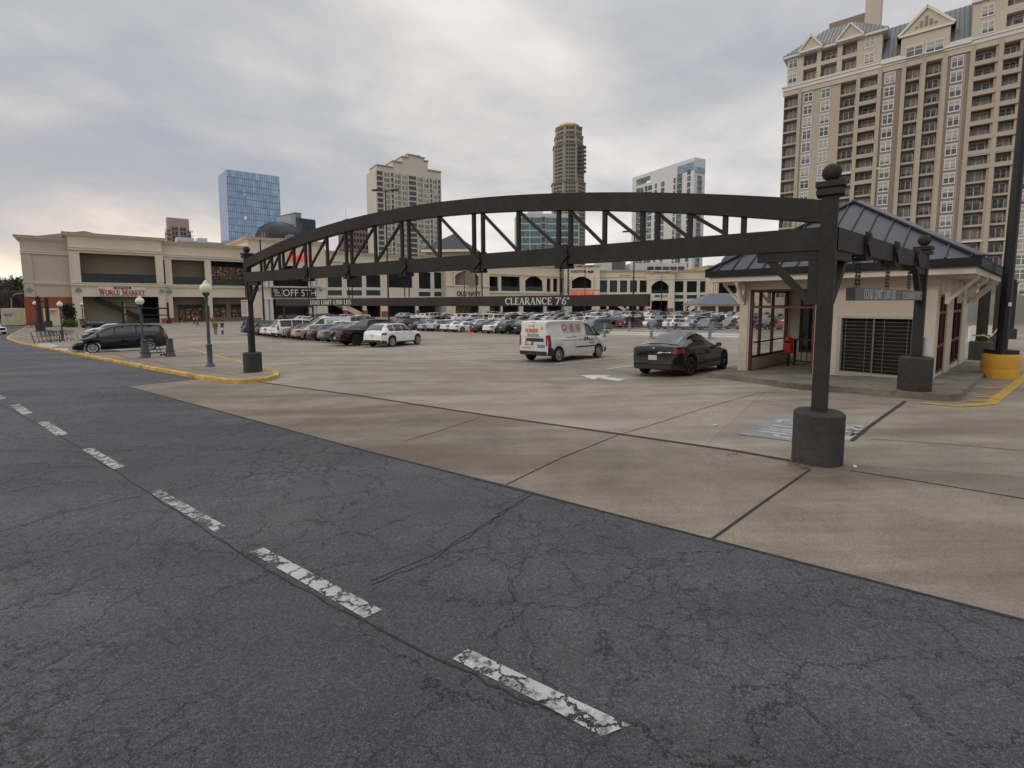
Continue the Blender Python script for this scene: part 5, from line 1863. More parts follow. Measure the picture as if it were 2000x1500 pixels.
_s = to_ab(gp(905, 649)); A3 = _s[0] + 1.2
B3 = _s[1] - .5
row(A3, B3 + STALL * 0, -128, 1, 'third row', True, .9, [('sedan', 'white'), ('sedan', 'white'), ('crossover', 'silver'), ('sedan', 'silver'), ('sedan', 'dark grey')])
row(A3, B3 + STALL * 4.4, B3 + STALL * .5, 1, 'row by the orange marker', True, 1.0, [('crossover', 'black'), ('crossover', 'dark grey'), ('sedan', 'white'), ('sedan', 'dark grey')])
row(A3 + 5.6, B3 + STALL * 6, -128, -1, 'fourth row', False, .9)
_s = to_ab(gp(1312, 643)); A5 = _s[0] + 1.0
B5 = _s[1]
row(A5, B5 + STALL * 2.0, -120, 1, 'fifth row', True, .9, [('crossover', 'grey'), ('sedan', 'silver'), ('crossover', 'white'), ('hatchback', 'green'), None, ('offroader', 'maroon'), ('pickup', 'black'), ('offroader', 'white'), ('offroader', 'white')])
row(A5 + 5.6, B5 + STALL * 6, -115, -1, 'sixth row', False, .9)
row(A5 + 20, B5 + STALL * 8, -112, 1, 'seventh row from the arch', False, .85)
row(A5 + 25.6, B5 + STALL * 9, -108, -1, 'eighth row from the arch', False, .85)
row(A5 + 41, -40, -104, 1, 'ninth row from the arch', False, .8)
row(A5 + 46.6, -40, -104, -1, 'tenth row from the arch', False, .75)
row(A5 + 62, -48, -104, 1, 'eleventh row from the arch', False, .7)
# kiosk-side row seen through the glazing and past the kiosk
for k, (px, py, kd, cl) in enumerate([(1500, 640, 'sedan', 'beige'), (1535, 645, 'offroader', 'red'), (1575, 646, 'offroader', 'white')]):
    q = gp(px, py)
    a_, b_ = to_ab(q)
    car(ON[kd], kd, cl, q.to_2d() + H1 * 2, H1, f'{cl} {KN[kd][0]} seen through the kiosk glazing', KN[kd][1], GRP, True)
for k, (px, py, kd, cl, lb) in enumerate([(1908, 624, 'sedan', 'red', 'red sedan far off between the kiosk and the first background gate post'), (1930, 620, 'sedan', 'maroon', 'maroon sedan far off behind the white barrier panel'), (1975, 621, 'sedan', 'white', 'white sedan far off beside the leaning black pole'), (1990, 624, 'crossover', 'red', 'bright red crossover far off at the right edge'), (1945, 618, 'crossover', 'grey', 'grey crossover far off behind the background gate posts')]):
    q = gp(px, py)
    car(ON[kd], kd, cl, q.to_2d(), (.2, 1), lb, KN[kd][1], GRP, True)
# ------------------------------------------------------------------ the short row by the left pavement (noses to the kerb)
sienna = car_at('minivan', 'minivan', 'black', (291, 684), (184, 692), 'black minivan with tinted windows parked nose to the yellow-kerbed pavement', cat='minivan', group=GRP, side=1, head=(-.745, -.667))
sa, sb = to_ab(sienna.location)
for k, (kd, cl, px, py, h_, lb) in enumerate([('crossover', 'dark grey', 224, 667, H1n, 'dark grey crossover between the black minivan and a white sedan'), ('sedan', 'white', 212, 653, H1n, 'white sedan two places beyond the black minivan'), ('crossover', 'black', 195, 643, H1, 'dark crossover farthest along the left row, in front of the shop steps')]):
    car(ON[kd], kd, cl, gp(px, py), h_, lb, KN[kd][1], GRP, True)
q = gp(2, 653)
car('offroad_wagon', 'jeep', 'white', Vector((q.x - 1.3, q.y)), (.93, -.35), 'white boxy off-roader cut by the left edge, on the road', 'car', None, True, 'dark')
# ------------------------------------------------------------------ shopping centre
M_MCREAM = mat('mall_cream_stucco', (.66, .585, .455), .85, var=.07, vs=.35)
M_MBEIGE = mat('mall_beige_stucco', (.50, .43, .33), .85, var=.08, vs=.35)
M_MTRIM = mat('mall_trim', (.68, .605, .475), .8, var=.06, vs=.5)
M_COPING = mat('mall_coping', (.40, .28, .18), .7, var=.1, vs=.6)
M_BRICK = mat('mall_brick', (.30, .085, .045), .85, var=.22, vs=1.2)
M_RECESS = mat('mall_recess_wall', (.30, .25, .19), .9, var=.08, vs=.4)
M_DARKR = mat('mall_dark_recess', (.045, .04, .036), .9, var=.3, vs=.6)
M_MGLASS = mat('mall_dark_glass', (.014, .018, .018), .06, spec=.28)
M_TEAL = mat('mall_teal_glass', (.030, .070, .062), .10, spec=.3)
M_RAILG = mat('mall_rail_glass', (.016, .028, .027), .10, spec=.3)
M_MULL = mat('mall_white_mullion', (.62, .61, .57), .6)
M_MRED = mat('sign_red', (.42, .03, .025), .5)
M_MREDL = mat('sign_red_lit', (.70, .06, .03), .5, emit=(.9, .07, .03, .35))
M_MNAVY = mat('sign_navy', (.02, .022, .035), .5)
M_MBLACK = mat('sign_black', (.008, .008, .009), .5)
M_MWHITE = mat('sign_white', (.75, .75, .74), .5)
M_MGOLD = mat('sign_gold', (.48, .33, .10), .5)
M_MPANEL = mat('sign_cream_panel', (.68, .64, .54), .6)
M_MDOME = mat('mall_dome_metal', (.030, .033, .040), .42, .3, var=.12, vs=.6)
M_DIAM = mat('mall_tile_diamond', (.20, .25, .25), .5)


def shop_mat():
    m = bpy.data.materials.new('lit_shop')
    m.use_nodes = True
    t = m.node_tree
    p = t.nodes['Principled BSDF']
    g = t.nodes.new('ShaderNodeNewGeometry')
    n1_ = noise(g.outputs['Position'], 1.9, 5, .75, tree=t)
    n2_ = noise(g.outputs['Position'], 2.6, 3, .7, tree=t)
    c = ramp(n1_, [(.40, (.015, .012, .010)), (.50, (.07, .025, .018)), (.57, (.20, .11, .03)), (.64, (.48, .32, .10)), (.74, (.80, .72, .45))], tree=t)
    t.links.new(c, p.inputs['Base Color'])
    t.links.new(c, p.inputs['Emission Color'])
    t.links.new(ramp(n2_, [(.42, 0.02), (.62, .22)], tree=t), p.inputs['Emission Strength'])
    p.inputs['Roughness'].default_value = .4
    MATS['lit_shop'] = m
    return m


M_SHOP = shop_mat()
FA = Face((-98.5, 97.0), E1)
_c = FA.w(FA.at(1101, 560)[0], 0, 0)
FC = Face((_c.x, _c.y), (1, -.04))


def plan(F, off, px0, px1, ym):
    """local frame of a block of the shopping centre"""
    s0, s1 = F.at(px0, ym, off)[0], F.at(px1, ym, off)[0]
    return s0, s1 - s0


class Block:
    def __init__(b, name, label, F, off, px0, px1, ytop, depth=30, cat='building', group='shop fronts of the shopping centre', wall=None, cornice=.55):
        b.F, b.off = F, off
        b.s0, b.w = plan(F, off, px0, px1, 560)
        b.z = ZLOW - .02
        q = F.w(b.s0, off, b.z)
        b.t = thing(name, label, cat, q, F.rz, group)
        b.h = F.at((px0 + px1) / 2, ytop, off)[1] - b.z
        b.holes, b.rooms, b.depth = [], [], depth
        b.wallm = wall or M_MCREAM
        b.cn = cornice

    def X(b, px, py=560, off=0): return b.F.at(px, py, b.off + off)[0] - b.s0
    def Z(b, px, py, off=0): return b.F.at(px, py, b.off + off)[1] - b.z
    def R(b, x0, y0, x1, y1, off=0):
        m = (x0 + x1) / 2
        return b.X(x0, (y0 + y1) / 2, off), b.X(x1, (y0 + y1) / 2, off), b.Z(m, y1, off), b.Z(m, y0, off)

    def hole(b, x0, y0, x1, y1, kind='dark', D=3.0, arch=0.0, rail=0.0, back=None, mull=0, base=False):
        r = list(b.R(x0, y0, x1, y1))
        if base: r[2] = 0.0
        r[0] = max(r[0], .05); r[1] = min(r[1], b.w - .05)
        b.holes.append(tuple(r))
        b.rooms.append((tuple(r), kind, D, arch, rail, back, mull))
        return r

    def finish(b, bands=(), brick=None):
        w_, h_ = b.w, b.h
        mb = MB()
        mb.wall(0, w_, 0, h_, b.holes, .5)
        mb.quad((0, 0, 0), (0, 0, h_), (0, b.depth, h_), (0, b.depth, 0))
        mb.quad((w_, 0, 0), (w_, b.depth, 0), (w_, b.depth, h_), (w_, 0, h_))
        mb.quad((0, b.depth, 0), (0, b.depth, h_), (w_, b.depth, h_), (w_, b.depth, 0))
        mb.quad((0, 0, h_ - .3), (w_, 0, h_ - .3), (w_, b.depth, h_ - .3), (0, b.depth, h_ - .3))
        # arches fill the upper corners of their openings
        for (r, kind, D, arch, rail, back, mull) in b.rooms:
            if arch:
                x0, x1, z0, z1 = r
                n = 14
                arc_ = [(x1 - (x1 - x0) * k / n, z1 - .02 - arch * (2 * k / n - 1) ** 2) for k in range(n + 1)]
                for half in (arc_[:n // 2 + 1] + [(x1, z1)], arc_[n // 2:] + [(x0, z1)]):
                    if half[-1][0] == x1: poly = [(x1, z1)] + half[:-1]
                    else: poly = half[:-1] + [(x0, z1)]
                    mb.prism(poly, .002, .45)
        b.wall = mb.build('wall', b.wallm, b.t)
        if b.cn:
            mb = MB()
            c = b.cn
            for k, (o_, z0, z1) in enumerate(((.18, 1.0, .62), (.42, .62, .30), (.75, .30, -.05))):
                mb.box(-o_, w_ + o_, -o_, b.depth * .9, h_ - z0 * c - .0, h_ - z1 * c)
            mb.build('cornice', M_MTRIM, b.t)
            MB().box(-.85, w_ + .85, -.85, b.depth * .9, h_ + .05 * c, h_ + .05 * c + .22).build('coping', M_COPING, b.t)
        for (px, py, hh, pr) in bands:
            z = b.Z(px, py)
            mb = MB()
            mb.box(-.05, w_ + .05, -pr, -.002, z - hh, z + hh)
            mb.box(-.05, w_ + .05, -pr - .15, -.002, z + hh, z + hh + .18)
            mb.build('string_course', M_MTRIM, b.t)
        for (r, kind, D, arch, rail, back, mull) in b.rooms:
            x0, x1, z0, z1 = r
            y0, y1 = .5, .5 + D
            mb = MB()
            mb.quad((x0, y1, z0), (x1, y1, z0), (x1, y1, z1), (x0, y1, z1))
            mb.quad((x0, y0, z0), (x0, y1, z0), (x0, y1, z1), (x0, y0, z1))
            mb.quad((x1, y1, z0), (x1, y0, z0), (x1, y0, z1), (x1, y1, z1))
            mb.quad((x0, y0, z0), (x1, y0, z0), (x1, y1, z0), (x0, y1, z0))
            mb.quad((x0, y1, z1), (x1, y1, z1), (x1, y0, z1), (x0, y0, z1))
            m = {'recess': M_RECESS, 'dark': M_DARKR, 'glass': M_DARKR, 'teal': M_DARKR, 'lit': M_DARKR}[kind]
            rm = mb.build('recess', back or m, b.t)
            if kind in ('glass', 'teal'):
                pn = MB().quad((x0, .3, z0), (x1, .3, z0), (x1, .3, z1), (x0, .3, z1)).build('window', M_MGLASS if kind == 'glass' else M_TEAL, b.t)
                mb = MB()
                fw = .34
                for x in [x0, x1] + [x0 + (x1 - x0) * k / mull for k in range(1, mull)]:
                    mb.box(x - fw / 2, x + fw / 2, -.06, .31, z0, z1)
                for z in (z0 + fw / 2, z1 - fw / 2):
                    mb.box(x0, x1, -.05, .305, z - fw / 2, z + fw / 2)
                mb.build('frame', M_MULL, pn)
            if kind == 'lit':
                zt = z0 + (z1 - z0) * .80
                pn = MB().quad((x0 + .1, D * .8, z0), (x1 - .1, D * .8, z0), (x1 - .1, D * .8, zt), (x0 + .1, D * .8, zt)).build('window', M_SHOP, b.t)
                mb = MB()
                for k in range(0, (mull or 4) + 1):
                    x = x0 + .1 + (x1 - x0 - .2) * k / (mull or 4)
                    mb.box(x - .06, x + .06, D * .8 - .12, D * .8 - .02, z0, zt)
                mb.box(x0 + .1, x1 - .1, D * .8 - .11, D * .8 - .03, zt - .08, zt + .08)
                mb.build('frame', M_CTRIM, pn)
            if rail:
                mb = MB()
                mb.quad((x0, .25, z0 + .1), (x1, .25, z0 + .1), (x1, .25, z0 + rail), (x0, .25, z0 + rail))
                ra = mb.build('balcony_glass', M_RAILG, b.t)
                mb = MB()
                mb.box(x0, x1, .2, .3, z0 + rail, z0 + rail + .1)
                n = max(2, int((x1 - x0) / 2.2))
                for k in range(n + 1):
                    x = x0 + (x1 - x0) * k / n
                    mb.box(max(x0, x - .06), min(x1, x + .06), .2, .3, z0, z0 + rail)
                mb.build('balcony_rail', M_CTRIM, b.t)
        if brick:
            for (xa, xb, yt) in brick:
                z = b.Z((xa + xb) / 2, yt)
                x0, x1 = b.X(xa), b.X(xb)
                MB().box(x0, x1, -.14, .25, 0, z).build('brick_base', M_BRICK, b.t)
        return b

    def pier(b, xa, xb, y0, y1, pr=.35, name='pier', m=None, base=False):
        x0, x1, z0, z1 = b.R(xa, y0, xb, y1)
        mb = MB()
        if base: z0 = 0
        mb.box(x0, x1, -pr, -.002, z0, z1)
        n = max(1, int((z1 - z0) / 1.2))
        for k in range(1, n):          # rustication joints
            z = z0 + (z1 - z0) * k / n
            mb.box(x0 - .012, x1 + .012, -pr - .012, -.003, z - .5, z + .5) if False else None
        return mb.build(name, m or b.wallm, b.t)

    def columns(b, spec, m=None):
        for (xc, y0, y1, r) in spec:
            x, z0, z1 = b.X(xc, (y0 + y1) / 2), b.Z(xc, y1), b.Z(xc, y0)
            mb = MB()
            mb.lathe([(r, z0), (r, z0 + .3), (r * .8, z0 + .35), (r * .72, z1 - .4), (r, z1 - .3), (r, z1)], 16, (x, -.3, 0))
            mb.build('column', m or M_MTRIM, b.t, 40)

    def text(b, txt, x0, y0, x1, y1, m, name='sign_lettering', font='sans', pr=.22, bold=.02, small=None):
        a, c, z0, z1 = b.R(x0, y0, x1, y1)
        if font == 'roman':
            return roman(name, txt, z1 - z0, m, b.t, (a, -pr, z0), c - a, small=small, fat=1.5)
        return letters(name, txt, z1 - z0, m, b.t, ((a + c) / 2, -pr, z0), width=c - a, bold=bold)

    def panel(b, x0, y0, x1, y1, m, name='sign_board', pr=.2, th=.17):
        a, c, z0, z1 = b.R(x0, y0, x1, y1)
        return MB().box(a, c, -pr, -pr + th, z0, z1).build(name, m, b.t)

    def diamond(b, pts, r=.55):
        for px, py in pts:
            x, z = b.X(px, py), b.Z(px, py)
            MB().prism([(x - r, z), (x, z - r), (x + r, z), (x, z + r)], -.42, -.003).build('tile_diamond', M_DIAM, b.t)


# 1 left wing
b = Block('shop_wing', 'windowless beige shop wing with brick ground floor at the far left end', FA, 1.6, 46, 146, 465, wall=M_MBEIGE)
b.finish(bands=[(95, 495, .22, .3), (95, 554, .18, .25)])
x0 = b.X(50); x1 = b.X(148)
zb = b.Z(95, 580)
mb = MB(); mb.box(-.1, b.w, -.16, -.002, 0, zb); mb.build('brick_base', M_BRICK, b.t)
b.pier(46.5, 65, 497, 580, .3)
b.diamond([(58, 566)])
MB().box(b.X(80), b.X(117), -.45, -.165, 0, b.Z(98, 602)).build('service_door_surround', M_MCREAM, b.t)
MB().box(b.X(86), b.X(106), -1.3, -.46, b.Z(96, 606), b.Z(96, 603)).build('canopy', M_MCREAM, b.t)
# hip roof behind the parapets
rw = thing('roof_turret', 'small grey hip roof peeking over the parapet at the left end of the shops', 'roof', FA.w(FA.at(166, 470, 14)[0], 14, ZLOW), FA.rz)
zz = FA.at(166, 451, 14)[1] - ZLOW
mb = MB()
a, h2 = 9.5, zz - 3.2
mb.add([(-a, -a, h2), (a, -a, h2), (a, a, h2), (-a, a, h2), (0, 0, zz)], [(0, 1, 4), (1, 2, 4), (2, 3, 4), (3, 0, 4)])
mb.build('roof', M_METR, rw)
MB().box(-a + .8, a - .8, -a + .8, a - .8, 0, h2).build('wall', M_MBEIGE, rw)
# 2 corner bay with the big red sign
b = Block('corner_shop', 'tall cream shop bay with deep balcony and red WORLD MARKET sign', FA, 0, 139, 321, 462)
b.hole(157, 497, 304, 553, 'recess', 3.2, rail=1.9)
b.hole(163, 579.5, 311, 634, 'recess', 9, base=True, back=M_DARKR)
b.finish(bands=[(230, 490, .25, .35), (230, 556.5, .25, .35)], brick=[(150, 164, 623), (311, 322, 622)])
b.pier(141.5, 157, 497, 551, .2); b.pier(304.5, 319, 497, 551, .2)
b.pier(146, 163, 580, 623, .2); b.pier(311, 320.5, 580, 622, .2)
b.panel(191, 559.5, 284, 577, M_MPANEL)
b.text('WORLD MARKET', 193, 564.5, 283, 576, M_MRED, font='roman', small=(0, 6), pr=.26)
b.panel(222, 560.3, 256, 564.3, M_MNAVY, 'sign_ribbon', pr=.27, th=.05)
b.text('COST PLUS', 226, 561, 252, 563.7, M_MPANEL, 'sign_lettering', pr=.33)
b.diamond([(153, 566), (316, 568)])
mb = MB()          # frieze panels of the parapet
for k in range(8):
    x = b.w * (.08 + .105 * k)
    z0, z1 = b.Z(230, 487), b.Z(230, 472)
    for xx in (x, x + b.w * .09): mb.box(xx - .05, xx + .05, -.06, -.002, z0, z1)
    for z in (z0, z1): mb.box(x + .05, x + b.w * .09 - .05, -.06, -.002, z - .05, z + .05)
mb.build('frieze_moulding', M_MTRIM, b.t)
# escalator inside the bay
mb = MB()
xa, xb = b.X(186, 590, 3), b.X(278, 625, 3)
for dy in (2.2, 3.6, 5.4):
    mb.bar((xa, dy, b.Z(190, 583)), (xb, dy, 1.0), .25, 1.1)
mb.box(xb - .6, xb + 3.4, 2.0, 5.6, 0, 1.1)
mb.build('escalator', M_MBLACK, b.t)
mb = MB()
mb.box(b.X(240, 610, 2), b.X(246, 610, 2), 1.6, 2.1, 0, b.Z(243, 592))
mb.build('inner_pillar', M_RECESS, b.t)
# 3 middle wing
b = Block('shop_wing', 'cream two-storey shop wing with open balcony and yellow-lit upper store', FA, 1.6, 318, 491, 479)
b.hole(319, 507, 322.5, 555, 'dark', 3)
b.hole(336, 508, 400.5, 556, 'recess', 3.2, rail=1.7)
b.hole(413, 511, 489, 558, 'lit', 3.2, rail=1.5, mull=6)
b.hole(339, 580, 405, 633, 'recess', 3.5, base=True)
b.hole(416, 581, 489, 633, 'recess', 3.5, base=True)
b.finish(bands=[(400, 503, .22, .3), (400, 560.5, .22, .3)], brick=[(326, 339, 621), (405, 416, 621)])
b.diamond([(331, 569)])
for (x0, y0, x1, y1, m, nm) in ((350, 602, 395, 628, M_SHOP, 'entrance_glazing'), (417, 601, 441, 619, M_SHOP, 'shop_window'), (452, 601, 477, 619, M_SHOP, 'shop_window')):
    a, c, z0, z1 = b.R(x0, y0, x1, y1, 3.9)
    if nm == 'entrance_glazing': z0 = .05
    pn = MB().quad((a, 3.9, z0), (c, 3.9, z0), (c, 3.9, z1), (a, 3.9, z1)).build(nm, m, b.t)
    fr_ = MB()
    fr_.box(a - .1, c + .1, 3.6, 3.89, z1, z1 + .9)
    n = 4 if nm == 'entrance_glazing' else 2
    for k in range(n + 1):
        x = a + (c - a) * k / n
        fr_.box(x - .06, x + .06, 3.75, 3.89, z0, z1)
    fr_.build('frame', M_MBLACK, pn)
# 4 domed pavilion
b = Block('domed_pavilion', 'tall cream corner pavilion with black dome, red script sign and OFF 5TH board', FA, -1.2, 489, 637, 470, cornice=.8)
b.hole(533, 519, 602, 560, 'dark', 4, arch=2.6)
b.hole(531, 584, 604, 633, 'dark', 4, base=True)
b.finish(bands=[(560, 561.5, .15, .25)], brick=[(489.5, 507, 621), (615, 637, 619)])
b.columns([(519, 519, 560, .55), (528, 519, 560, .55), (612, 519, 560, .5), (621, 519, 560, .5), (521, 583, 632, .6), (530, 583, 632, .6), (608, 583, 632, .55), (621, 583, 632, .55)], M_MULL)
b.text('TJ maxx', 561, 495, 603, 507, M_MREDL, pr=.3, bold=.05)
b.panel(530, 562.5, 616.5, 581, M_MBLACK, pr=.45, th=.3)
b.text('OFF 5TH', 552, 565.5, 615.5, 578.5, M_MWHITE, pr=.48, bold=-.004)
b.panel(550, 563, 550.4, 580.5, M_MWHITE, 'sign_rule', pr=.47, th=.02)
for k, tx in enumerate(('Saks', 'Fifth', 'Avenue')):
    a, c, z0, z1 = b.R(532 + k * 1.5, 564 + 5 * k, 542 + k * 3, 568.5 + 5 * k)
    letters('sign_script', tx, z1 - z0, M_MWHITE, b.t, ((a + c) / 2, -.48, z0), width=c - a, shear=.5)
b.diamond([(505, 565), (626, 566), (522, 490)], .45)
dx, dz = b.X(546, 470, 7), b.h
mb = MB()
Rr = (FA.at(592, 467, 6)[0] - FA.at(500, 467, 6)[0]) / 2
hd_ = FA.at(546, 434, 6)[1] - b.z - dz - .6
mb.lathe([(Rr * 1.04, dz - .4), (Rr * 1.04, dz + .5)], 40, (dx, 6.5, 0))
mb.build('dome_drum', M_MTRIM, b.t, 40)
mb = MB()
n = 12
mb.lathe([(max(.05, Rr * math.cos(math.pi / 2 * k / n)), dz + .5 + hd_ * math.sin(math.pi / 2 * k / n)) for k in range(n + 1)], 48, (dx, 6.5, 0))
dm = mb.build('dome', M_MDOME, b.t, 60)
mb = MB()
for j in range(44):
    a_ = 2 * math.pi * j / 44
    pts = [(dx + (Rr * math.cos(math.pi / 2 * k / 7) + .03) * math.cos(a_), 6.5 + (Rr * math.cos(math.pi / 2 * k / 7) + .03) * math.sin(a_), dz + .52 + hd_ * math.sin(math.pi / 2 * k / 7)) for k in range(7)]
    mb.tube(pts, .06, 4, cap=False)
mb.build('dome_ribs', M_SEAMR, dm)
x = b.X(567, 472)
mb = MB(); mb.lathe([(1.5, 0), (1.5, .4)], 24, (0, 0, 0), Matrix.Translation((x, -.2, dz + .2)) @ Matrix.Rotation(math.pi / 2, 4, 'X')); mb.build('round_window', M_DIAM, b.t, 40)
# 5 glazed wing
b = Block('shop_wing', 'cream shop wing with white-framed curtain windows right of the dome', FA, 1.2, 636, 874, 499)
for a, c in ((639, 669), (676, 708), (714, 744)):
    b.hole(a, 535, c, 563.5, 'glass', 2, mull=1)
    b.hole(a, 564.5, c, 579.5, 'teal', 1, mull=1)
b.hole(758, 532, 806, 564, 'glass', 2, back=M_DARKR)
for a, c in ((817, 842), (847, 872)):
    b.hole(a, 530, c, 566, 'glass', 2, mull=1)
    b.hole(a, 568, c, 581, 'teal', 1, mull=1)
b.hole(641, 596, 744, 630, 'dark', 6, base=True)
b.hole(758, 597, 812, 630, 'dark', 4, base=True)
b.hole(818, 596, 872, 628, 'dark', 4, base=True)
b.finish(bands=[(750, 582, .12, .2), (740, 516, .15, .25)], brick=[(636.5, 641, 616), (744, 758, 608), (812, 818, 606)])
for xc in (672.5, 711):
    MB().box(b.X(xc - 4), b.X(xc + 4), -.6, .45, 0, b.Z(xc, 606)).build('brick_base', M_BRICK, b.t)
    b.columns([(xc - 2, 594, 606, .4), (xc + 2, 594, 606, .4)], M_MULL)
mb = MB()
p0, p1 = Vector((b.X(655, 592, 2), 1.5, b.Z(655, 592))), Vector((b.X(708, 618, 2), 1.5, 0.3))
mb.bar(p0, p1, 2.0, 1.5)
mb.build('outside_stair', M_MCREAM, b.t)
# lantern with slate pyramid
s_ = FA.at(886, 495, 9)[0]
L_ = thing('roof_lantern', 'slate pyramid roof on a cream lantern above the shop wing', 'roof', FA.w(s_, 9, ZLOW), FA.rz + rad(45))
za, ze = FA.at(886, 457, 9)[1] - ZLOW, FA.at(886, 492, 9)[1] - ZLOW
hw = (FA.at(955, 497, 9)[0] - FA.at(817, 497, 9)[0]) / 2 * .62
mb = MB(); mb.add([(-hw, -hw, ze), (hw, -hw, ze), (hw, hw, ze), (-hw, hw, ze), (0, 0, za)], [(0, 1, 4), (1, 2, 4), (2, 3, 4), (3, 0, 4), (3, 2, 1, 0)])
mb.build('roof', mat('slate_roof', (.04, .043, .05), .7, var=.15, vs=1.5), L_)
mb = MB(); mb.box(-hw + .1, hw - .1, -hw + .1, hw - .1, ze - .9, ze - .03); mb.build('eave_beam', M_MTRIM, L_)
mb = MB(); mb.box(-hw + 1.2, hw - 1.2, -hw + 1.2, hw - 1.2, 10, ze - .9); mb.build('wall', M_RECESS, L_)
# 6 Old Navy pavilion
b = Block('corner_shop', 'cream shop pavilion with arched balcony and dark OLD NAVY letters', FA, -1.4, 871, 956, 505)
b.hole(889, 529, 935, 557, 'recess', 4, arch=1.8, back=M_RECESS)
b.hole(890, 594, 936, 626, 'lit', 5, base=True)
b.finish(bands=[(913, 560, .12, .2)], brick=[(871.5, 889, 616), (937, 955.5, 616)])
b.text('OLD NAVY', 891.5, 569, 939, 577.5, M_MNAVY, bold=.03)
b.columns([(886, 530, 558, .4), (939, 530, 558, .4)], M_MTRIM)
# 7 recessed balconies
b = Block('shop_wing', 'cream shop wing with open upper balconies between two arched sign pavilions', FA, .8, 955, 1104, 518)
b.hole(954.5, 540, 973, 568.5, 'dark', 4, rail=1.7)
b.hole(979, 540, 1015.5, 568.5, 'dark', 4, rail=1.7)
b.hole(1026, 539, 1060, 568.5, 'dark', 4, arch=2.0, rail=1.7)
for a, c in ((1068, 1075.5), (1080.5, 1089), (1093, 1100)):
    b.hole(a, 544, c, 570, 'dark', 3)
b.hole(956, 595, 978, 622, 'lit', 4, base=True)
b.hole(982, 596, 1014, 622, 'dark', 4, base=True)
b.hole(1022, 596, 1062, 622, 'dark', 4, base=True)
b.hole(1068, 596, 1098, 622, 'dark', 4, base=True)
b.finish(bands=[(1030, 573, .15, .3), (990, 536.5, .14, .3)])
# 8 Nordstrom pavilion
b = Block('corner_shop', 'cream shop pavilion with NORDSTROM rack letters above an arch', FC, -1.6, 1101, 1171, 519)
b.hole(1117, 540, 1155, 563, 'dark', 4, arch=1.9)
b.hole(1117, 597, 1156, 620, 'dark', 4, base=True)
b.finish(bands=[(1136, 566, .12, .3)], brick=[(1101.5, 1117, 608), (1156, 1170.5, 608)])
b.text('NORDSTROM', 1115, 527.5, 1144, 532.5, M_MNAVY, bold=.02)
b.text('rack', 1147, 527.5, 1160, 532.5, M_MNAVY, bold=.05)
b.text('BED BATH &', 1115, 569, 1161, 575.5, M_MREDL, bold=.05)
b.columns([(1114, 540, 565, .4), (1158, 540, 565, .4)], M_MTRIM)
# 9 window wing
b = Block('shop_wing', 'cream shop wing with five tall dark upper windows and small gold sign', FC, .5, 1170, 1266, 529)
for a, c in ((1171, 1186.5), (1190, 1206.5), (1210, 1226), (1229.5, 1245), (1248.5, 1264)):
    b.hole(a, 546, c, 572.5, 'glass', 2, mull=1)
b.hole(1172, 588, 1264, 616, 'dark', 5, base=True)
b.finish(bands=[(1218, 541.5, .1, .2), (1218, 575, .12, .2)])
for k in range(7): b.panel(1210 + 3.3 * k, 537, 1212.4 + 3.3 * k, 540.5, M_MGOLD, 'sign_letter')
for xc in (1187, 1226.5, 1246, 1264):
    MB().box(b.X(xc - 3), b.X(xc + 3), -.6, .45, 0, b.Z(xc, 603)).build('brick_base', M_BRICK, b.t)
    MB().box(b.X(xc - 2), b.X(xc + 2), -.4, .3, b.Z(xc, 603), b.Z(xc, 589)).build('column', M_MTRIM, b.t)
mb = MB(); mb.bar((b.X(1205, 600, 2), 2.0, b.Z(1205, 595)), (b.X(1222, 612, 2), 2.0, .5), 1.6, 1.2); mb.build('outside_stair', M_MCREAM, b.t)
# 10 post office pavilion
b = Block('corner_shop', 'cream arched pavilion with dark gateway and small blue postal sign', FC, -1.3, 1265, 1317, 531.5)
b.hole(1272.5, 548, 1306.5, 573, 'dark', 4, arch=2.2, rail=1.4)
b.hole(1272, 587, 1304.5, 620, 'dark', 10, base=True)
b.finish(bands=[(1290, 546, .05, .1)], brick=[(1265.5, 1272, 602), (1305, 1315.5, 602)])
mb = MB(); a, c, z0, z1 = b.R(1278, 576, 1285, 580.5)
mb.add([(a, -.2, z0), (c, -.2, z0 + .1), (c + .4, -.2, z1), (a + .3, -.2, z1)], [(0, 1, 2, 3)])
mb.build('sign_emblem', mat('sign_postal_blue', (.03, .07, .20), .5), b.t)
b.text('UNITED STATES', 1286, 576, 1304, 578, MATS['sign_postal_blue'])
b.text('POSTAL SERVICE', 1286, 578.6, 1302, 580.6, MATS['sign_postal_blue'])
b.panel(1281, 540, 1302, 541.6, M_MPANEL, 'sign_strip')
# 11 right window wing
b = Block('shop_wing', 'cream shop wing with tall white-framed windows over teal panels', FC, .5, 1316, 1386, 529)
for a, c in ((1317, 1336), (1340.5, 1362), (1366.5, 1384)):
    b.hole(a, 547.5, c, 572.5, 'glass', 2, mull=1)
    b.hole(a, 574.5, c, 585, 'teal', 1, mull=1)
    b.hole(a, 587, c, 618, 'glass', 2, base=True)
b.finish(bands=[(1350, 545.5, .1, .2)])
mb = MB(); mb.bar((b.X(1345, 606, -2), -2.0, .8), (b.X(1366, 592, -2), -2.0, b.Z(1366, 592)), 1.6, 1.3); mb.build('outside_stair', M_MCREAM, b.t)
for xc in (1338, 1364):
    MB().box(b.X(xc - 3), b.X(xc + 3), -.6, -.01, 0, b.Z(xc, 602)).build('brick_base', M_BRICK, b.t)
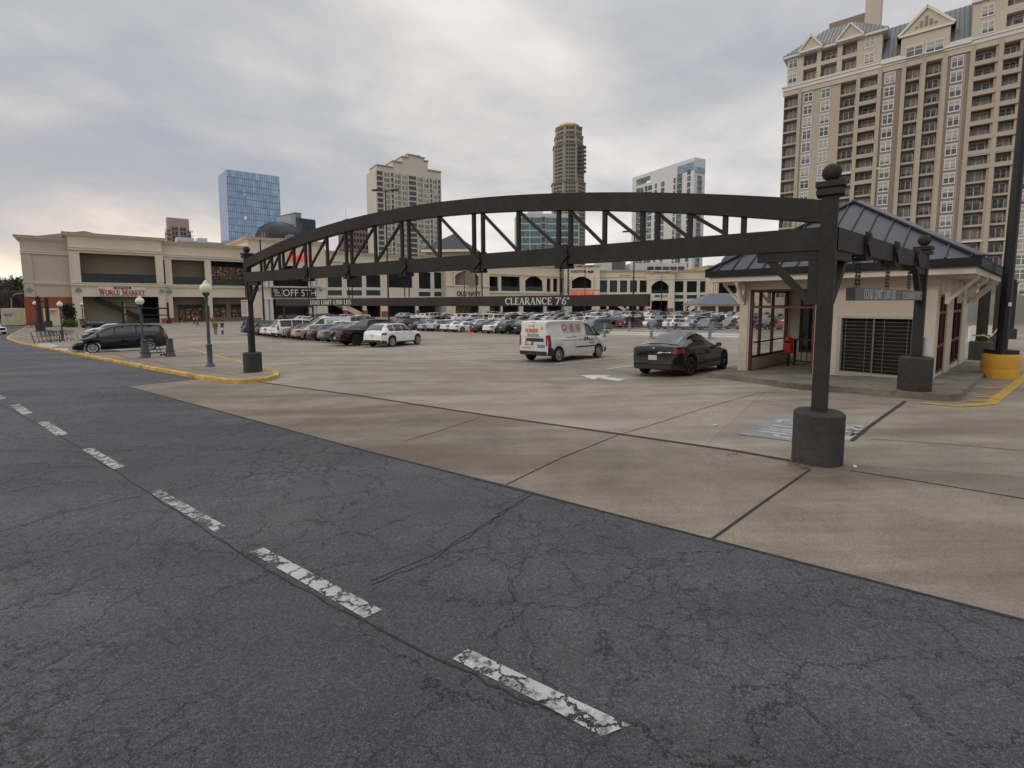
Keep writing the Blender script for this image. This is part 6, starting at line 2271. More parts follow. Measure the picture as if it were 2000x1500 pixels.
# 12 end pavilion with its own dome behind
b = Block('domed_pavilion', 'cream end pavilion with dark dome mostly hidden by the kiosk eaves', FC, -2.5, 1383, 1520, 519)
b.hole(1404, 551, 1440, 573, 'dark', 4)
b.hole(1404, 588, 1440, 618, 'dark', 4, base=True)
b.finish(brick=[(1384, 1400, 602)])
b.columns([(1390.5, 551, 573, .4), (1395, 551, 573, .4), (1399, 551, 573, .4)], M_MTRIM)
mb = MB()
dx = b.X(1452, 505, 9)
Rr = abs(b.X(1410, 505, 9) - dx)
mb.lathe([(Rr, b.h - .5), (Rr, b.h + 1.2)] + [(max(.05, Rr * math.cos(math.pi / 2 * k / 9)), b.h + 1.2 + Rr * .7 * math.sin(math.pi / 2 * k / 9)) for k in range(1, 10)], 40, (dx, 9, 0))
mb.build('dome', M_MDOME, b.t, 50)
# small pavilion with metal hip roof in front
q = pd(1362, 595, 150)
hp_ = thing('open_pavilion', 'low open pavilion with blue-grey ribbed hip roof among the far cars', 'pavilion', (q.x, q.y, ZLOW), 0)
w_ = pd(1480, 595, 150).x - q.x
ze, za = q.z - ZLOW, pd(1410, 572, 150).z - ZLOW
mb = MB()
mb.add([(0, 0, ze), (w_, 0, ze), (w_, 14, ze), (0, 14, ze), (6.5, 7, za), (w_ - 6.5, 7, za)], [(0, 1, 5, 4), (1, 2, 5), (2, 3, 4, 5), (3, 0, 4)])
r_ = mb.build('roof', mat('bluegrey_metal_roof', (.12, .14, .175), .45, .3), hp_)
mb = MB()
k = .5
while k < w_:
    f = min(1, k / 6.5, (w_ - k) / 6.5)
    mb.bar((k, 0, ze + .05), (k, 7 * f, ze + (za - ze) * f + .05), .09, .14)
    k += .8
mb.build('roof_ribs', mat('bluegrey_rib', (.07, .08, .10), .5), r_)
MB().box(.6, w_ - .6, .6, 13.4, ze - .5, ze - .02).build('eave_beam', M_MTRIM, hp_)
for k in range(4):
    for y in (1.0, 13.0):
        x = .9 + (w_ - 1.8) * k / 3
        MB().box(x - .3, x + .3, y - .3, y + .3, 0, ze - .5).build('post', M_MTRIM, hp_)
MB().box(2, w_ - 2, 6, 7, 0, ze - .5).build('back_wall', M_RECESS, hp_)
# ------------------------------------------------------------------ skyline
def sky_glass(name, col, rough=.12, metal=.0, var=.35, cw=1.0, ch=1.0, refl=.6):
    """glazing whose panes differ a little from one another"""
    if name in MATS: return MATS[name]
    m = bpy.data.materials.new(name)
    m.use_nodes = True
    t = m.node_tree
    p = t.nodes['Principled BSDF']
    tc_ = t.nodes.new('ShaderNodeTexCoord')
    mp = t.nodes.new('ShaderNodeVectorMath')
    mp.operation = 'DIVIDE'
    mp.inputs[1].default_value = (cw, cw, ch)
    t.links.new(tc_.outputs['Object'], mp.inputs[0])
    fl = t.nodes.new('ShaderNodeVectorMath')
    fl.operation = 'FLOOR'
    t.links.new(mp.outputs[0], fl.inputs[0])
    wn = t.nodes.new('ShaderNodeTexWhiteNoise')
    t.links.new(fl.outputs[0], wn.inputs['Vector'])
    lo = tuple(c * (1 - var) for c in col); hi = tuple(min(1, c * (1 + var)) for c in col)
    t.links.new(ramp(wn.outputs['Value'], [(0, lo), (.75, col), (1, hi)], tree=t), p.inputs['Base Color'])
    p.inputs['Roughness'].default_value = rough
    p.inputs['Specular IOR Level'].default_value = refl
    p.inputs['Metallic'].default_value = metal
    MATS[name] = m
    return m


class Tower:
    def __init__(s, name, label, corner_px, Y, theta, px_r=None, px_l=None, ref_y=500, depth=25, group='towers on the skyline'):
        q = pd(corner_px, ref_y, Y)
        s.c = Vector((q.x, q.y))
        s.t = thing(name, label, 'tower', (q.x, q.y, ZLOW - 1), theta, group)
        s.z = ZLOW - 1
        s.th = theta
        s.dr = Vector((math.cos(theta), math.sin(theta)))
        s.dl = Vector((-s.dr.y, s.dr.x))
        s.FR = Face(s.c, s.dr)
        s.FL = Face(s.c, s.dl * -1)
        s.wr = s.FR.at(px_r, ref_y)[0] if px_r else depth
        s.wl = -s.FL.at(px_l, ref_y)[0] if px_l else depth

    def xr(s, px, py=480): return s.FR.at(px, py)[0]
    def zr(s, px, py): return s.FR.at(px, py)[1] - s.z
    def yl(s, px, py=480): return -s.FL.at(px, py)[0]
    def zl(s, px, py): return s.FL.at(px, py)[1] - s.z

    def body(s, h, m, x0=0, x1=None, y0=0, y1=None, z0=0, name='wall'):
        return MB().box(x0, s.wr if x1 is None else x1, y0, s.wl if y1 is None else y1, z0, h).build(name, m, s.t)

    def grid(s, face, a0, a1, z0, z1, na, nz, fw, fh, m, name='window_grid', pr=.12, parent=None, skip=None):
        """na x nz panes on a face: 'r' (y=0) or 'l' (x=0)"""
        mb = MB()
        for i in range(na):
            for j in range(nz):
                if skip and skip(i, j): continue
                ca, cz = a0 + (a1 - a0) * (i + .5) / na, z0 + (z1 - z0) * (j + .5) / nz
                ha, hz = (a1 - a0) / na * fw / 2, (z1 - z0) / nz * fh / 2
                if face == 'r':
                    mb.quad((ca - ha, -pr, cz - hz), (ca + ha, -pr, cz - hz), (ca + ha, -pr, cz + hz), (ca - ha, -pr, cz + hz))
                else:
                    mb.quad((-pr, ca + ha, cz - hz), (-pr, ca - ha, cz - hz), (-pr, ca - ha, cz + hz), (-pr, ca + ha, cz + hz))
        o = mb.build(name, m, parent or s.t)
        if na * nz > 1: o['kind'] = 'stuff'
        return o

    def slabs(s, face, a0, a1, z0, z1, nz, m, th=.3, pr=1.4, name='balcony_stack', back=None):
        mb = MB()
        for j in range(nz):
            z = z0 + (z1 - z0) * j / nz
            for zz, hh in ((z, th), (z + .95, .1)):
                if face == 'r': mb.box(a0, a1, -pr, -.02, zz, zz + hh)
                else: mb.box(-pr, -.02, a0, a1, zz, zz + hh)
        o = mb.build(name, m, s.t)
        o['kind'] = 'stuff'
        if back: s.grid(face, a0, a1, z0, z1, 1, 1, 1, 1, back, 'balcony_shade', .03)
        return o


TH1 = math.atan2(E1.y, E1.x)
G_DK = sky_glass('tower_dark_glass', (.03, .035, .042))
# leaning blue glass tower
t = Tower('glass_tower', 'blue glass office tower with slanted top and leaning left edge', 446, 300, TH1, 549, None, 480, 22)
zl_, zr_ = t.FR.at(441, 331)[1] - t.z, t.FR.at(545, 345)[1] - t.z
xl = t.xr(441, 331)
mb = MB()
w_, d = t.wr, 22
mb.add([(0, 0, 0), (w_, 0, 0), (w_, d, 0), (0, d, 0), (xl, -.5, zl_), (t.xr(545, 345), -.5, zr_), (t.xr(545, 345), d, zr_), (xl, d, zl_)], [(0, 3, 2, 1), (4, 5, 6, 7), (0, 1, 5, 4), (1, 2, 6, 5), (2, 3, 7, 6), (3, 0, 4, 7)])
gb = sky_glass('tower_blue_glass', (.29, .40, .55), .10, .75, .20, 1.9, 3.6)
mb.build('glass_wall', gb, t.t)
mb = MB()
nf = 21
for k in range(1, nf):
    z = zl_ * k / nf
    f = k / nf
    mb.box(xl * f + .02, w_ + (t.xr(545, 345) - w_) * f, -.5 * f - .16, -.5 * f - .02, z - .10, z + .10)
mb.build('floor_bands', mat('tower_band_grey', (.10, .13, .17), .5), t.t)
mb = MB()
for k in range(29):
    f = (k + .5) / 29
    p, q = Vector((w_ * f, -.06, 0)), Vector((xl + (t.xr(545, 345) - xl) * f, -.56, zl_ + (zr_ - zl_) * f))
    mb.bar(p, q, .12)
mb.build('mullions', MATS['tower_band_grey'], t.t)
mb = MB()
for px, py in ((479, 426),):
    x, z = t.FR.at(px, py, -.4)[0], t.FR.at(px, py, -.4)[1] - t.z
    mb.quad((x - .6, -.75, z - 1.0), (x + .6, -.75, z - 1.0), (x + .6, -.75, z + 1.0), (x - .6, -.75, z + 1.0))
mb.build('lit_window', mat('tower_lit_window', (.8, .55, .35), .4, emit=(1, .6, .35, .2)), t.t)
# peach slab tower with balconies
t = Tower('apartment_tower', 'slim peach apartment tower with balcony stacks behind the left shops', 327, 430, TH1, 374, None, 470, 14)
h = t.zr(350, 426)
MP = mat('tower_peach', (.42, .31, .25), .85, var=.06, vs=.1)
t.body(h * .86, MP); t.body(h, MP, t.wr * .05, t.wr * .95, 1, 10, h * .86 - .1, 'crown')
z1, z0 = t.zr(350, 443), 8
t.grid('r', t.wr * .2, t.wr * .46, z0, z1, 2, 17, .8, .8, G_DK); t.grid('r', t.wr * .54, t.wr * .8, z0, z1, 2, 17, .8, .8, G_DK)
t.slabs('r', -1.5, t.wr * .17, z0, z1, 17, MATS['tower_band_grey']); t.slabs('r', t.wr * .83, t.wr + 1.5, z0, z1, 17, MATS['tower_band_grey'])
# white apartment blocks
M_TW = mat('tower_white', (.56, .57, .56), .8, var=.05, vs=.1)
G_LB = sky_glass('tower_pale_glass', (.20, .26, .29), .12, 0, .4, 2, 3)
t = Tower('apartment_block', 'low white apartment block with pale glass beside the blue tower', 346, 330, TH1, 450, None, 478, 20)
h = t.zr(400, 472)
t.body(h, M_TW); t.body(h + 2.2, M_TW, t.wr * .02, t.wr * .32, 2, 12, h - .1, 'penthouse'); t.body(h + 2.8, M_TW, t.wr * .40, t.wr * .58, 4, 14, h - .1, 'lift_housing')
t.grid('r', 1, t.wr * .45, h - 10, h - .6, 6, 3, .8, .72, G_LB); t.grid('r', t.wr * .5, t.wr - 1, h - 10, h - .6, 7, 3, .7, .72, G_LB)
# dark blue office with pale curved end
t = Tower('office_block', 'dark blue glass office block with paler left end behind the dome', 578, 340, rad(52), 616, 547, 430, 20)
h = t.zr(590, 426)
t.body(h, sky_glass('tower_deep_blue', (.045, .085, .14), .12, .3, .3, 2, 3.5))
hl_ = t.zl(570, 418)
mb = MB(); mb.box(-.4, 4, 0.0, t.wl, 0, hl_); mb.build('end_wing', sky_glass('tower_pale_green', (.26, .31, .32), .2, .2, .15, 3, 3.5), t.t)
mb = MB()
for k in range(1, 14):
    z = h * k / 14
    mb.box(4.1, t.wr, -.12, -.01, z - .1, z + .1); mb.box(-.52, -.41, 0, t.wl, z - .1, z + .1)
mb.box(-.6, 4.2, -.3, t.wl + .3, hl_, hl_ + .5)
mb.build('floor_bands', MATS['tower_band_grey'], t.t)
# pink-brown slab with mast
t = Tower('office_tower', 'pinkish brown office tower with thin roof mast seen through the truss', 676, 360, rad(38), 727, 661, 470, 20)
h = t.zr(690, 434)
MPB = mat('tower_pinkbrown', (.27, .19, .18), .85, var=.06, vs=.1)
t.body(h, MPB)
t.body(h + 2.5, MPB, 1.5, t.wr * .62, 1.5, 10, h - .05, 'crown')
t.grid('r', 1, t.wr - 1, 4, h - 2, 8, 13, .62, .55, G_DK); t.grid('l', .5, t.wl - .5, 4, h - 2, 4, 13, .55, .55, G_DK)
MB().tube([(1.5, 3, h + 2.4), (1.5, 3, h + 10)], .14).build('mast', M_MULL, t.t)
# slanted glass towers peeping left of the stepped tower
t = Tower('glass_tower', 'pale slanted glass tower mostly hidden behind the stepped cream tower', 729, 460, rad(10), 760, None, 470, 20)
h = t.zr(733, 358)
mb = MB(); w_ = t.wr
mb.add([(3, 0, 0), (w_, 0, 0), (w_, 15, 0), (3, 15, 0), (-1, 0, h), (w_, 0, h + 3), (w_, 15, h + 3), (-1, 15, h)], [(0, 3, 2, 1), (4, 5, 6, 7), (0, 1, 5, 4), (1, 2, 6, 5), (2, 3, 7, 6), (3, 0, 4, 7)])
mb.build('glass_wall', sky_glass('tower_hazy_glass', (.27, .32, .38), .15, .2, .12, 4, 4), t.t)
t = Tower('glass_tower', 'short hazy blue glass block left of the stepped cream tower', 724, 400, rad(5), 745, None, 470, 15)
t.body(t.zr(735, 411), sky_glass('tower_hazy_blue', (.16, .21, .28), .15, .2, .2, 3, 3.5), name='glass_wall')
# stepped cream tower
t = Tower('apartment_tower', 'broad cream apartment tower with stepped crown and balcony columns', 736, 320, TH1 - .12, 862, None, 440, 18)
MC = mat('tower_cream', (.58, .52, .42), .85, var=.06, vs=.12)
steps = [(736, 322), (767, 314.5), (785, 306), (797, 301.5), (820, 304), (829, 314), (836, 325), (861, 336)]
zz = [t.zr(*p) for p in steps]
X = [t.xr(p[0], 320) for p in steps]
base_h = min(t.zr(736, 330), t.zr(861, 338))
t.body(base_h, MC)
segs = [(X[0], X[1], zz[0]), (X[1], X[2], zz[1]), (X[2], X[3], zz[2]), (X[3], X[4], zz[3]), (X[4], X[5], zz[4] - 1.2), (X[5], X[6], zz[5]), (X[6], X[7], zz[7])]
for a, b_, z in segs:
    o = t.body(z, MC, a, b_, .3, 14, base_h - .2, 'crown_step')
    MB().box(a - .35, b_ + .35, -.5, 14.4, z - .15, z + .45).build('coping', M_COPING, o)
nF = 25
z0, z1 = 4, base_h - 1
W = t.wr
G_T = sky_glass('tower_cream_glass', (.24, .27, .26), .15, 0, .6, 1.5, 3)
for a, b_ in ((.12, .20), (.265, .365), (.378, .465), (.612, .705), (.716, .802), (.86, .932)):
    t.grid('r', W * a, W * b_, z0, z1, 2, nF, .84, .70, G_T)
for a, b_ in ((.015, .10), (.215, .255), (.48, .60), (.815, .85), (.945, .985)):
    t.slabs('r', W * a, W * b_, z0, z1, nF, MC, .7, .5, back=G_DK)
for a in (0, .105, .205, .26, .37, .47, .605, .71, .805, .855, .935, .988):
    MB().box(W * a, W * a + .7, -.7, -.02, 0, base_h).build('pilaster', MC, t.t)
# tall tower with golden cap: stacked octagons
q = pd(1113, 480, 500)
tt = thing('tall_tower', 'tallest slim beige tower with golden domed cap', 'tower', (q.x, q.y + 16, ZLOW), 0, 'towers on the skyline')
MTB = mat('tower_brownbeige', (.30, .25, .195), .85, var=.07, vs=.12)
Yc = q.y + 16
def rw_(pxw): return pxw / 940 * Yc * .5
def zat(py): return pd(1113, py, Yc).z - ZLOW
tiers = [(1080, 1146, 615, 362), (1083, 1143.5, 362, 290), (1086, 1141, 290, 272), (1088, 1139, 272, 254)]
for (a, b_, y0, y1) in tiers:
    r = rw_(b_ - a)
    mb = MB(); mb.lathe([(r * 1.02, zat(y0)), (r * 1.02, zat(y1))], 8, (0, 0, 0), Matrix.Rotation(rad(22.5), 4, 'Z')); o = mb.build('wall', MTB, tt)
    mg = MB()
    n = max(1, int((zat(y1) - zat(y0)) / 3.7))
    ap = r * 1.02 * math.cos(rad(22.5))
    for sdn in range(4, 8):
        an = rad(45 * sdn)
        nx, ny = math.cos(an), math.sin(an)
        txx, tyy = -ny, nx
        wd = r * 1.02 * math.sin(rad(22.5))
        for j in range(n):
            z = zat(y0) + (zat(y1) - zat(y0)) * (j + .5) / n
            for c_, hw_ in ((-.55, .17), (-.12, .14), (.22, .14), (.58, .17)):
                cx_, cy_ = nx * (ap + .12) + txx * wd * c_, ny * (ap + .12) + tyy * wd * c_
                e = wd * hw_
                mg.quad((cx_ - txx * e, cy_ - tyy * e, z - 1.2), (cx_ + txx * e, cy_ + tyy * e, z - 1.2), (cx_ + txx * e, cy_ + tyy * e, z + 1.2), (cx_ - txx * e, cy_ - tyy * e, z + 1.2))
    g_ = mg.build('window_grid', G_DK, o); g_['kind'] = 'stuff'
    mc = MB(); mc.lathe([(r * 1.05, zat(y1) - .3), (r * 1.07, zat(y1) + .6)], 8, (0, 0, 0), Matrix.Rotation(rad(22.5), 4, 'Z')); mc.build('ledge', MTB, o)
r = rw_(42)
mb = MB(); mb.lathe([(r, zat(255)), (r, zat(248)), (r * .75, zat(244.5)), (r * .3, zat(243)), (.2, zat(242.6))], 10, (0, 0, 0)); mb.build('golden_cap', mat('tower_gold', (.62, .40, .11), .5), tt)
mb = MB()
for j in range(7):
    z = zat(345) + (zat(292) - zat(345)) * j / 7
    mb.box(8, 16, -rw_(58) - .8, -rw_(58) + 2, z, z + 2.0)
o = mb.build('balcony_stack', G_DK, tt); o['kind'] = 'stuff'
# teal condo behind the truss
t = Tower('apartment_tower', 'cream and teal glass apartment tower framed by the truss', 1010, 300, rad(4), 1131, None, 480, 20)
h = t.zr(1070, 417)
t.body(h, mat('tower_palecream', (.52, .49, .42), .85, var=.05, vs=.1))
G_TE = sky_glass('tower_teal_glass', (.045, .13, .15), .1, .1, .45, 2, 3.2)
for a, b_, n in ((.01, .20, 3), (.21, .38, 3), (.46, .64, 3), (.65, .82, 3), (.86, .99, 2)):
    t.grid('r', t.wr * a, t.wr * b_, 4, h - 2, n, 13, .90, .80, G_TE)
t.slabs('r', t.wr * .385, t.wr * .455, 4, h - 2, 13, M_TW, .4, .9, back=G_DK); t.slabs('r', t.wr * .825, t.wr * .855, 4, h - 2, 13, M_TW, .4, .9, back=G_DK)
MB().box(t.wr * .2, t.wr * .42, 2, 12, h - .1, h + 2.5).build('penthouse', M_TW, t.t)
# white tower with roof portal
t = Tower('apartment_tower', 'white apartment tower with open roof portal on its left corner', 1352, 330, rad(28), 1373, 1233, 480, 20)
hc, hl_ = t.zr(1352, 306), t.zl(1233, 340)
hh = (hc + hl_) / 2
yp0, yp1 = t.yl(1270, 350), t.yl(1243, 350)
zp0 = t.zl(1255, 360); zp1 = t.zl(1255, 343)
MWT = mat('tower_pure_white', (.60, .60, .57), .8, var=.04, vs=.1)
t.body(hc, MWT, 0, t.wr, 0, yp0)
t.body(zp0, MWT, 0, t.wr, yp0, t.wl)
t.body(hc, MWT, 0, t.wr, yp1, t.wl, zp0 - .1, 'portal_pier'); t.body(hc, MWT, 0, t.wr, yp0, yp1, min(zp1, hc - 2.5), 'portal_beam')
zt = t.zl(1330, 335)
nF = 20
G_W = sky_glass('tower_white_glass', (.11, .145, .17), .12, .1, .5, 2, 3)
for a, b_, n in ((1256, 1242, 1), (1272, 1262, 1), (1281, 1276, 1), (1296, 1288, 1), (1317, 1312, 1)):
    t.grid('l', t.yl(a), t.yl(b_), 3, zp0 - 2, n, nF, .8, .8, G_W)
t.grid('l', t.yl(1346), t.yl(1338), 3, zt, 1, 22, .8, .8, G_W); t.slabs('l', t.yl(1329), t.yl(1319), 3, zt, 22, M_TW, .3, 1.0, back=G_W)
t.slabs('l', t.yl(1262), t.yl(1257), 3, zp0 - 2, nF, M_TW, .3, 1.0, back=G_W); t.slabs('l', t.yl(1247), t.yl(1241), 3, zp0 - 2, nF, M_TW, .3, 1.0, back=G_W)
t.grid('l', .2, t.yl(1319), t.zl(1335, 338), t.zl(1335, 322), 6, 1, .94, 1, sky_glass('tower_sky_glass', (.22, .32, .42), .1, .2, .2, 3, 4), 'penthouse_glass'); t.grid('r', .3, t.wr - .3, t.zr(1362, 338), t.zr(1362, 326), 3, 1, .94, 1, MATS['tower_sky_glass'], 'penthouse_glass')
t.slabs('r', t.wr * .3, t.wr * .7, 3, t.zr(1360, 342), 22, M_TW, .3, 1.2, back=G_W)
# parking deck and low blocks behind the right hand shops
t = Tower('parking_structure', 'pale concrete parking structure behind the right hand shops', 1232, 262, rad(3), 1342, None, 520, 18)
h = t.zr(1290, 514)
t.body(h, M_TW); t.grid('r', t.wr * .28, t.wr * .96, h - 3.6, h - 1.8, 5, 1, .85, 1, G_DK, 'deck_opening')
t = Tower('low_block', 'small white block with dark sign panel behind the right shops', 1173, 262, rad(3), 1222, None, 520, 18)
t.body(t.zr(1195, 511), M_TW)
t.grid('r', t.wr * .45, t.wr * .98, t.zr(1195, 527), t.zr(1195, 511.5), 1, 1, 1, 1, mat('block_grey_panel', (.10, .105, .12), .6), 'sign_panel')
# ------------------------------------------------------------------ the large apartment building on the right
FT = Face((68.3, 120.0), (.766, -.643))
M_TAN = mat('condo_tan_stucco', (.395, .345, .272), .85, var=.06, vs=.12)
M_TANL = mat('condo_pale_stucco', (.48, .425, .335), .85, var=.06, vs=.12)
M_TAND = mat('condo_brown_recess', (.24, .195, .15), .9, var=.06, vs=.2)
M_CWHITE = mat('condo_white_trim', (.62, .60, .55), .7)
M_CROOF = mat('condo_metal_roof', (.155, .16, .165), .5, .2, var=.08, vs=.3)
M_CRIB = mat('condo_roof_rib', (.09, .092, .095), .55, .2)
def pane_mat(name, stops, half):
    """panes that differ from flat to flat: bare glass, half-drawn or closed blinds"""
    m = bpy.data.materials.new(name); m.use_nodes = True
    t = m.node_tree; p = t.nodes['Principled BSDF']
    oi = t.nodes.new('ShaderNodeObjectInfo'); tc_ = t.nodes.new('ShaderNodeTexCoord'); sx_ = t.nodes.new('ShaderNodeSeparateXYZ')
    t.links.new(tc_.outputs['Object'], sx_.inputs[0])
    wn_ = t.nodes.new('ShaderNodeTexWhiteNoise'); wn_.noise_dimensions = '1D'
    t.links.new(oi.outputs['Random'], wn_.inputs['W'])
    drop = mth('GREATER_THAN', mth('ADD', mth('MULTIPLY', sx_.outputs[2], half, tree=t), wn_.outputs['Value'], tree=t), .5, tree=t)
    glass = ramp(oi.outputs['Random'], [(0, stops[0]), (1, stops[1])], tree=t)
    t.links.new(mixc(mth('MULTIPLY', drop, .8, tree=t), glass, stops[2], tree=t), p.inputs['Base Color'])
    p.inputs['Roughness'].default_value = .1
    MATS[name] = m
    return m
G_CW = pane_mat('condo_window_glass', ((.05, .06, .07), (.14, .16, .17), (.42, .42, .40)), .45)
G_CD = pane_mat('condo_door_glass', ((.02, .024, .028), (.07, .075, .08), (.24, .235, .22)), .3)
M_RAIL = mat('condo_rail', (.10, .10, .10), .5)
CZ = ZLOW - 1.0
condo = thing('apartment_building', 'huge tan apartment building with balcony columns, gables and grey metal roofs on the right', 'building', (FT.p.x, FT.p.y, CZ), FT.rz)
def cs(px, py, off=0): return FT.at(px, py, off)[0]
def cz(px, py, off=0): return FT.at(px, py, off)[1] - CZ
Z0C = cz(1579, 189.5)
FLH = (cz(1579, 189.5) - cz(1572, 311.75)) / 5
NFL = 17
cols_b = [('b', cs(1531, 215), cs(1559.5, 215)), ('b', cs(1642, 170), cs(1673, 165)), ('b', cs(1679, 160), cs(1714, 155)), ('b', cs(1766, 140), cs(1797, 132)), ('b', cs(1807, 130), cs(1839, 122)),
          ('b', cs(1897, 118), cs(1945, 105)), ('b', cs(1955, 103), cs(1993, 92))]
cols_w = [(cs(1579, 190)), (cs(1613, 180)), (cs(1738, 158)), (cs(1869.5, 130))]
SE = cols_b[-1][2] + 30
# the facade runs on beyond the picture
s_ = cols_b[-1][2]
cols_w.append(s_ + 2.6)
cols_b += [('b', s_ + 5, s_ + 8.4), ('b', s_ + 9.2, s_ + 12.6)]
cols_w += [s_ + 15.4, s_ + 19]
cols_b += [('b', s_ + 21.5, s_ + 25)]
ZC = cz(1560, 172)
holes = []
for _, a, b in cols_b:
    for k in range(NFL):
        zc_ = Z0C - FLH * k
        holes.append((a, b, zc_ - 1.25, zc_ + 1.2))
S0 = cs(1527, 300)
mb = MB()
mb.wall(S0, SE, 0, ZC, holes, 1.5)
mb.quad((S0, 0, 0), (S0, 0, ZC), (S0, 22, ZC), (S0, 22, 0))
mb.quad((SE, 0, 0), (SE, 22, 0), (SE, 22, ZC), (SE, 0, ZC))
mb.quad((S0, 0, ZC), (SE, 0, ZC), (SE, 22, ZC), (S0, 22, ZC))
mb.build('wall', M_TAN, condo)
# darker recessed strips and paler shafts
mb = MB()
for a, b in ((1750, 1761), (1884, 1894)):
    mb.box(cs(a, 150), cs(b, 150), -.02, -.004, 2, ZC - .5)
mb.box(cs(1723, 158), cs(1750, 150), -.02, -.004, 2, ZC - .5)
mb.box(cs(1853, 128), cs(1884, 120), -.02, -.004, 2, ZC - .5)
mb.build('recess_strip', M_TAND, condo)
for a in (1562, 1674.5, 1716, 1762, 1800, 1841, 1893.5, 1947.5):
    s = cs(a, 150)
    MB().box(s - .1, s + .62, -.45, -.004, 0, ZC - .3).build('pilaster', M_TAN, condo)
for a, b in ((1674.5, 1720), (1890, 1996)):
    for k in range(8):
        zc_ = Z0C - FLH * k
        MB().box(cs(a, 150) + .63, cs(b, 140) - .1, -.5, -.004, zc_ - 1.86, zc_ - 1.0).build('balcony_parapet', M_TAN, condo)
# balconies and windows: largest (nearest) as single parts, the rest as one mass
items = []
for _, a, b in cols_b:
    for k in range(NFL): items.append(((a + b) / 2, b - a, Z0C - FLH * k))
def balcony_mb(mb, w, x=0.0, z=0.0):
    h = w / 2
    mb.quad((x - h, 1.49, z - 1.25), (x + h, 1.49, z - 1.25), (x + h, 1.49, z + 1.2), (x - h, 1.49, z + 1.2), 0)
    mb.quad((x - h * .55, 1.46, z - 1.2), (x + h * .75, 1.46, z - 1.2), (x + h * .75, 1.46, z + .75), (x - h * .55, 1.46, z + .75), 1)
    for xx in (-.55, .1, .75):
        mb.box(x + h * xx - .05, x + h * xx + .05, 1.40, 1.455, z - 1.2, z + .8, 3)
    mb.box(x - h * .55, x + h * .75, 1.405, 1.45, z + .72, z + .82, 3)
    for zz in (-.25, -.42): mb.box(x - h, x + h, .10, .15, z + zz, z + zz + .05, 2)
    n = 4
    for j in range(n + 1): mb.box(x - h + (2 * h - .05) * j / n, x - h + (2 * h - .05) * j / n + .05, .10, .15, z - 1.25, z - .2, 2)
    return mb
def depth_key(it): return -it[0] * .643 * 1 + 0
items.sort(key=lambda it: (0 if it[0] < s_ + 1 else 1, -it[0]))
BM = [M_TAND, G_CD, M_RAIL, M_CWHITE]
cache = {}
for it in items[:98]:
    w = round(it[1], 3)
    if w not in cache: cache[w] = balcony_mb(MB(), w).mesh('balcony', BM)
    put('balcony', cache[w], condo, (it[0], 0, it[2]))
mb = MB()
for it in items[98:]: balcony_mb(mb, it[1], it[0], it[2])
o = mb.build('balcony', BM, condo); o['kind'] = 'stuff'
def window_mesh(w, h):
    mb = MB()
    mb.quad((-w / 2, -.035, -h / 2), (w / 2, -.035, -h / 2), (w / 2, -.035, h / 2), (-w / 2, -.035, h / 2), 1)
    for x in (-w / 2, 0, w / 2): mb.box(x - .07, x + .07, -.10, -.004, -h / 2, h / 2, 0)
    for z in (-h / 2, .12 * h, h / 2): mb.box(-w / 2, w / 2, -.085, -.005, z - .06, z + .06, 0)
    mb.box(-w / 2 - .15, w / 2 + .15, -.16, -.003, h / 2 + .06, h / 2 + .24, 0)
    mb.box(-w / 2 - .1, w / 2 + .1, -.14, -.003, -h / 2 - .18, -h / 2 - .06, 0)
    return mb.mesh('window', [M_CWHITE, G_CW])
wm = window_mesh(1.75, 1.9)
cnt = 0
for s in sorted(cols_w):
    if s > s_ + 4 and cnt > 90: break
    for k in range(NFL):
        if cnt >= 98: break
        put('window', wm, condo, (s, 0, Z0C - FLH * k - .1)); cnt += 1
# cornice
mb = MB()
mb.box(S0 - .3, SE, -.55, -.003, ZC - .2, ZC + .55); mb.box(S0 - .5, SE, -.8, -.003, ZC + .55, ZC + .85)
mb.build('cornice', M_CWHITE, condo)
MB().box(S0 - .2, SE, -.35, -.003, ZC - 1.3, ZC - .2).build('frieze', M_TANL, condo)
MB().box(cs(1629, 337), cs(1720, 330), -.3, -.003, cz(1680, 333) - .4, cz(1680, 333)).build('string_course', M_CWHITE, condo)
MB().box(cs(1890, 300), SE, -.3, -.003, cz(1940, 296) - .4, cz(1940, 296)).build('string_course', M_CWHITE, condo)
MB().box(cs(1838, 480), SE, -.3, -.003, cz(1900, 470) - .3, cz(1900, 470)).build('string_course', M_CWHITE, condo)
# left penthouse with hip roof and little gables
ZE = cz(1560, 110)
a0, a1 = cs(1538, 140), cs(1723, 90)
ph = [(1570, 97, 1596, 126), (1604, 88, 1635, 116), (1645, 80, 1672, 106), (1569, 132, 1595, 153), (1603, 120, 1634, 147), (1644, 110, 1671, 135)]
hs = []
for x0, y0, x1, y1 in ph:
    m = (x0 + x1) / 2
    hs.append((cs(x0, y0), cs(x1, y0), cz(m, y1 - 3), cz(m, y0 + 3)))
hz = sorted({round((h[2] + h[3]) / 2) for h in hs})
lo, hi_ = ZC + 1.1, ZC + 4.7
hs = [(cs(a, 110), cs(b, 110), z, z + 2.5) for a, b in ((1570, 1596), (1604, 1635), (1645, 1673)) for z in (lo + .25, hi_)]
mb = MB()
mb.wall(a0, a1, ZC + .86, ZE, hs, 1.5)
mb.quad((a0, 0, ZC + .86), (a0, 0, ZE), (a0, 16, ZE), (a0, 16, ZC + .86)); mb.quad((a1, 0, ZC + .86), (a1, 16, ZC + .86), (a1, 16, ZE), (a1, 0, ZE))
mb.build('penthouse_wall', M_TANL, condo)
for h in hs:
    w = round(h[1] - h[0], 3)
    if w not in cache: cache[w] = balcony_mb(MB(), w).mesh('balcony', BM)
    put('balcony', cache[w], condo, ((h[0] + h[1]) / 2, 0, h[2] + 1.25))
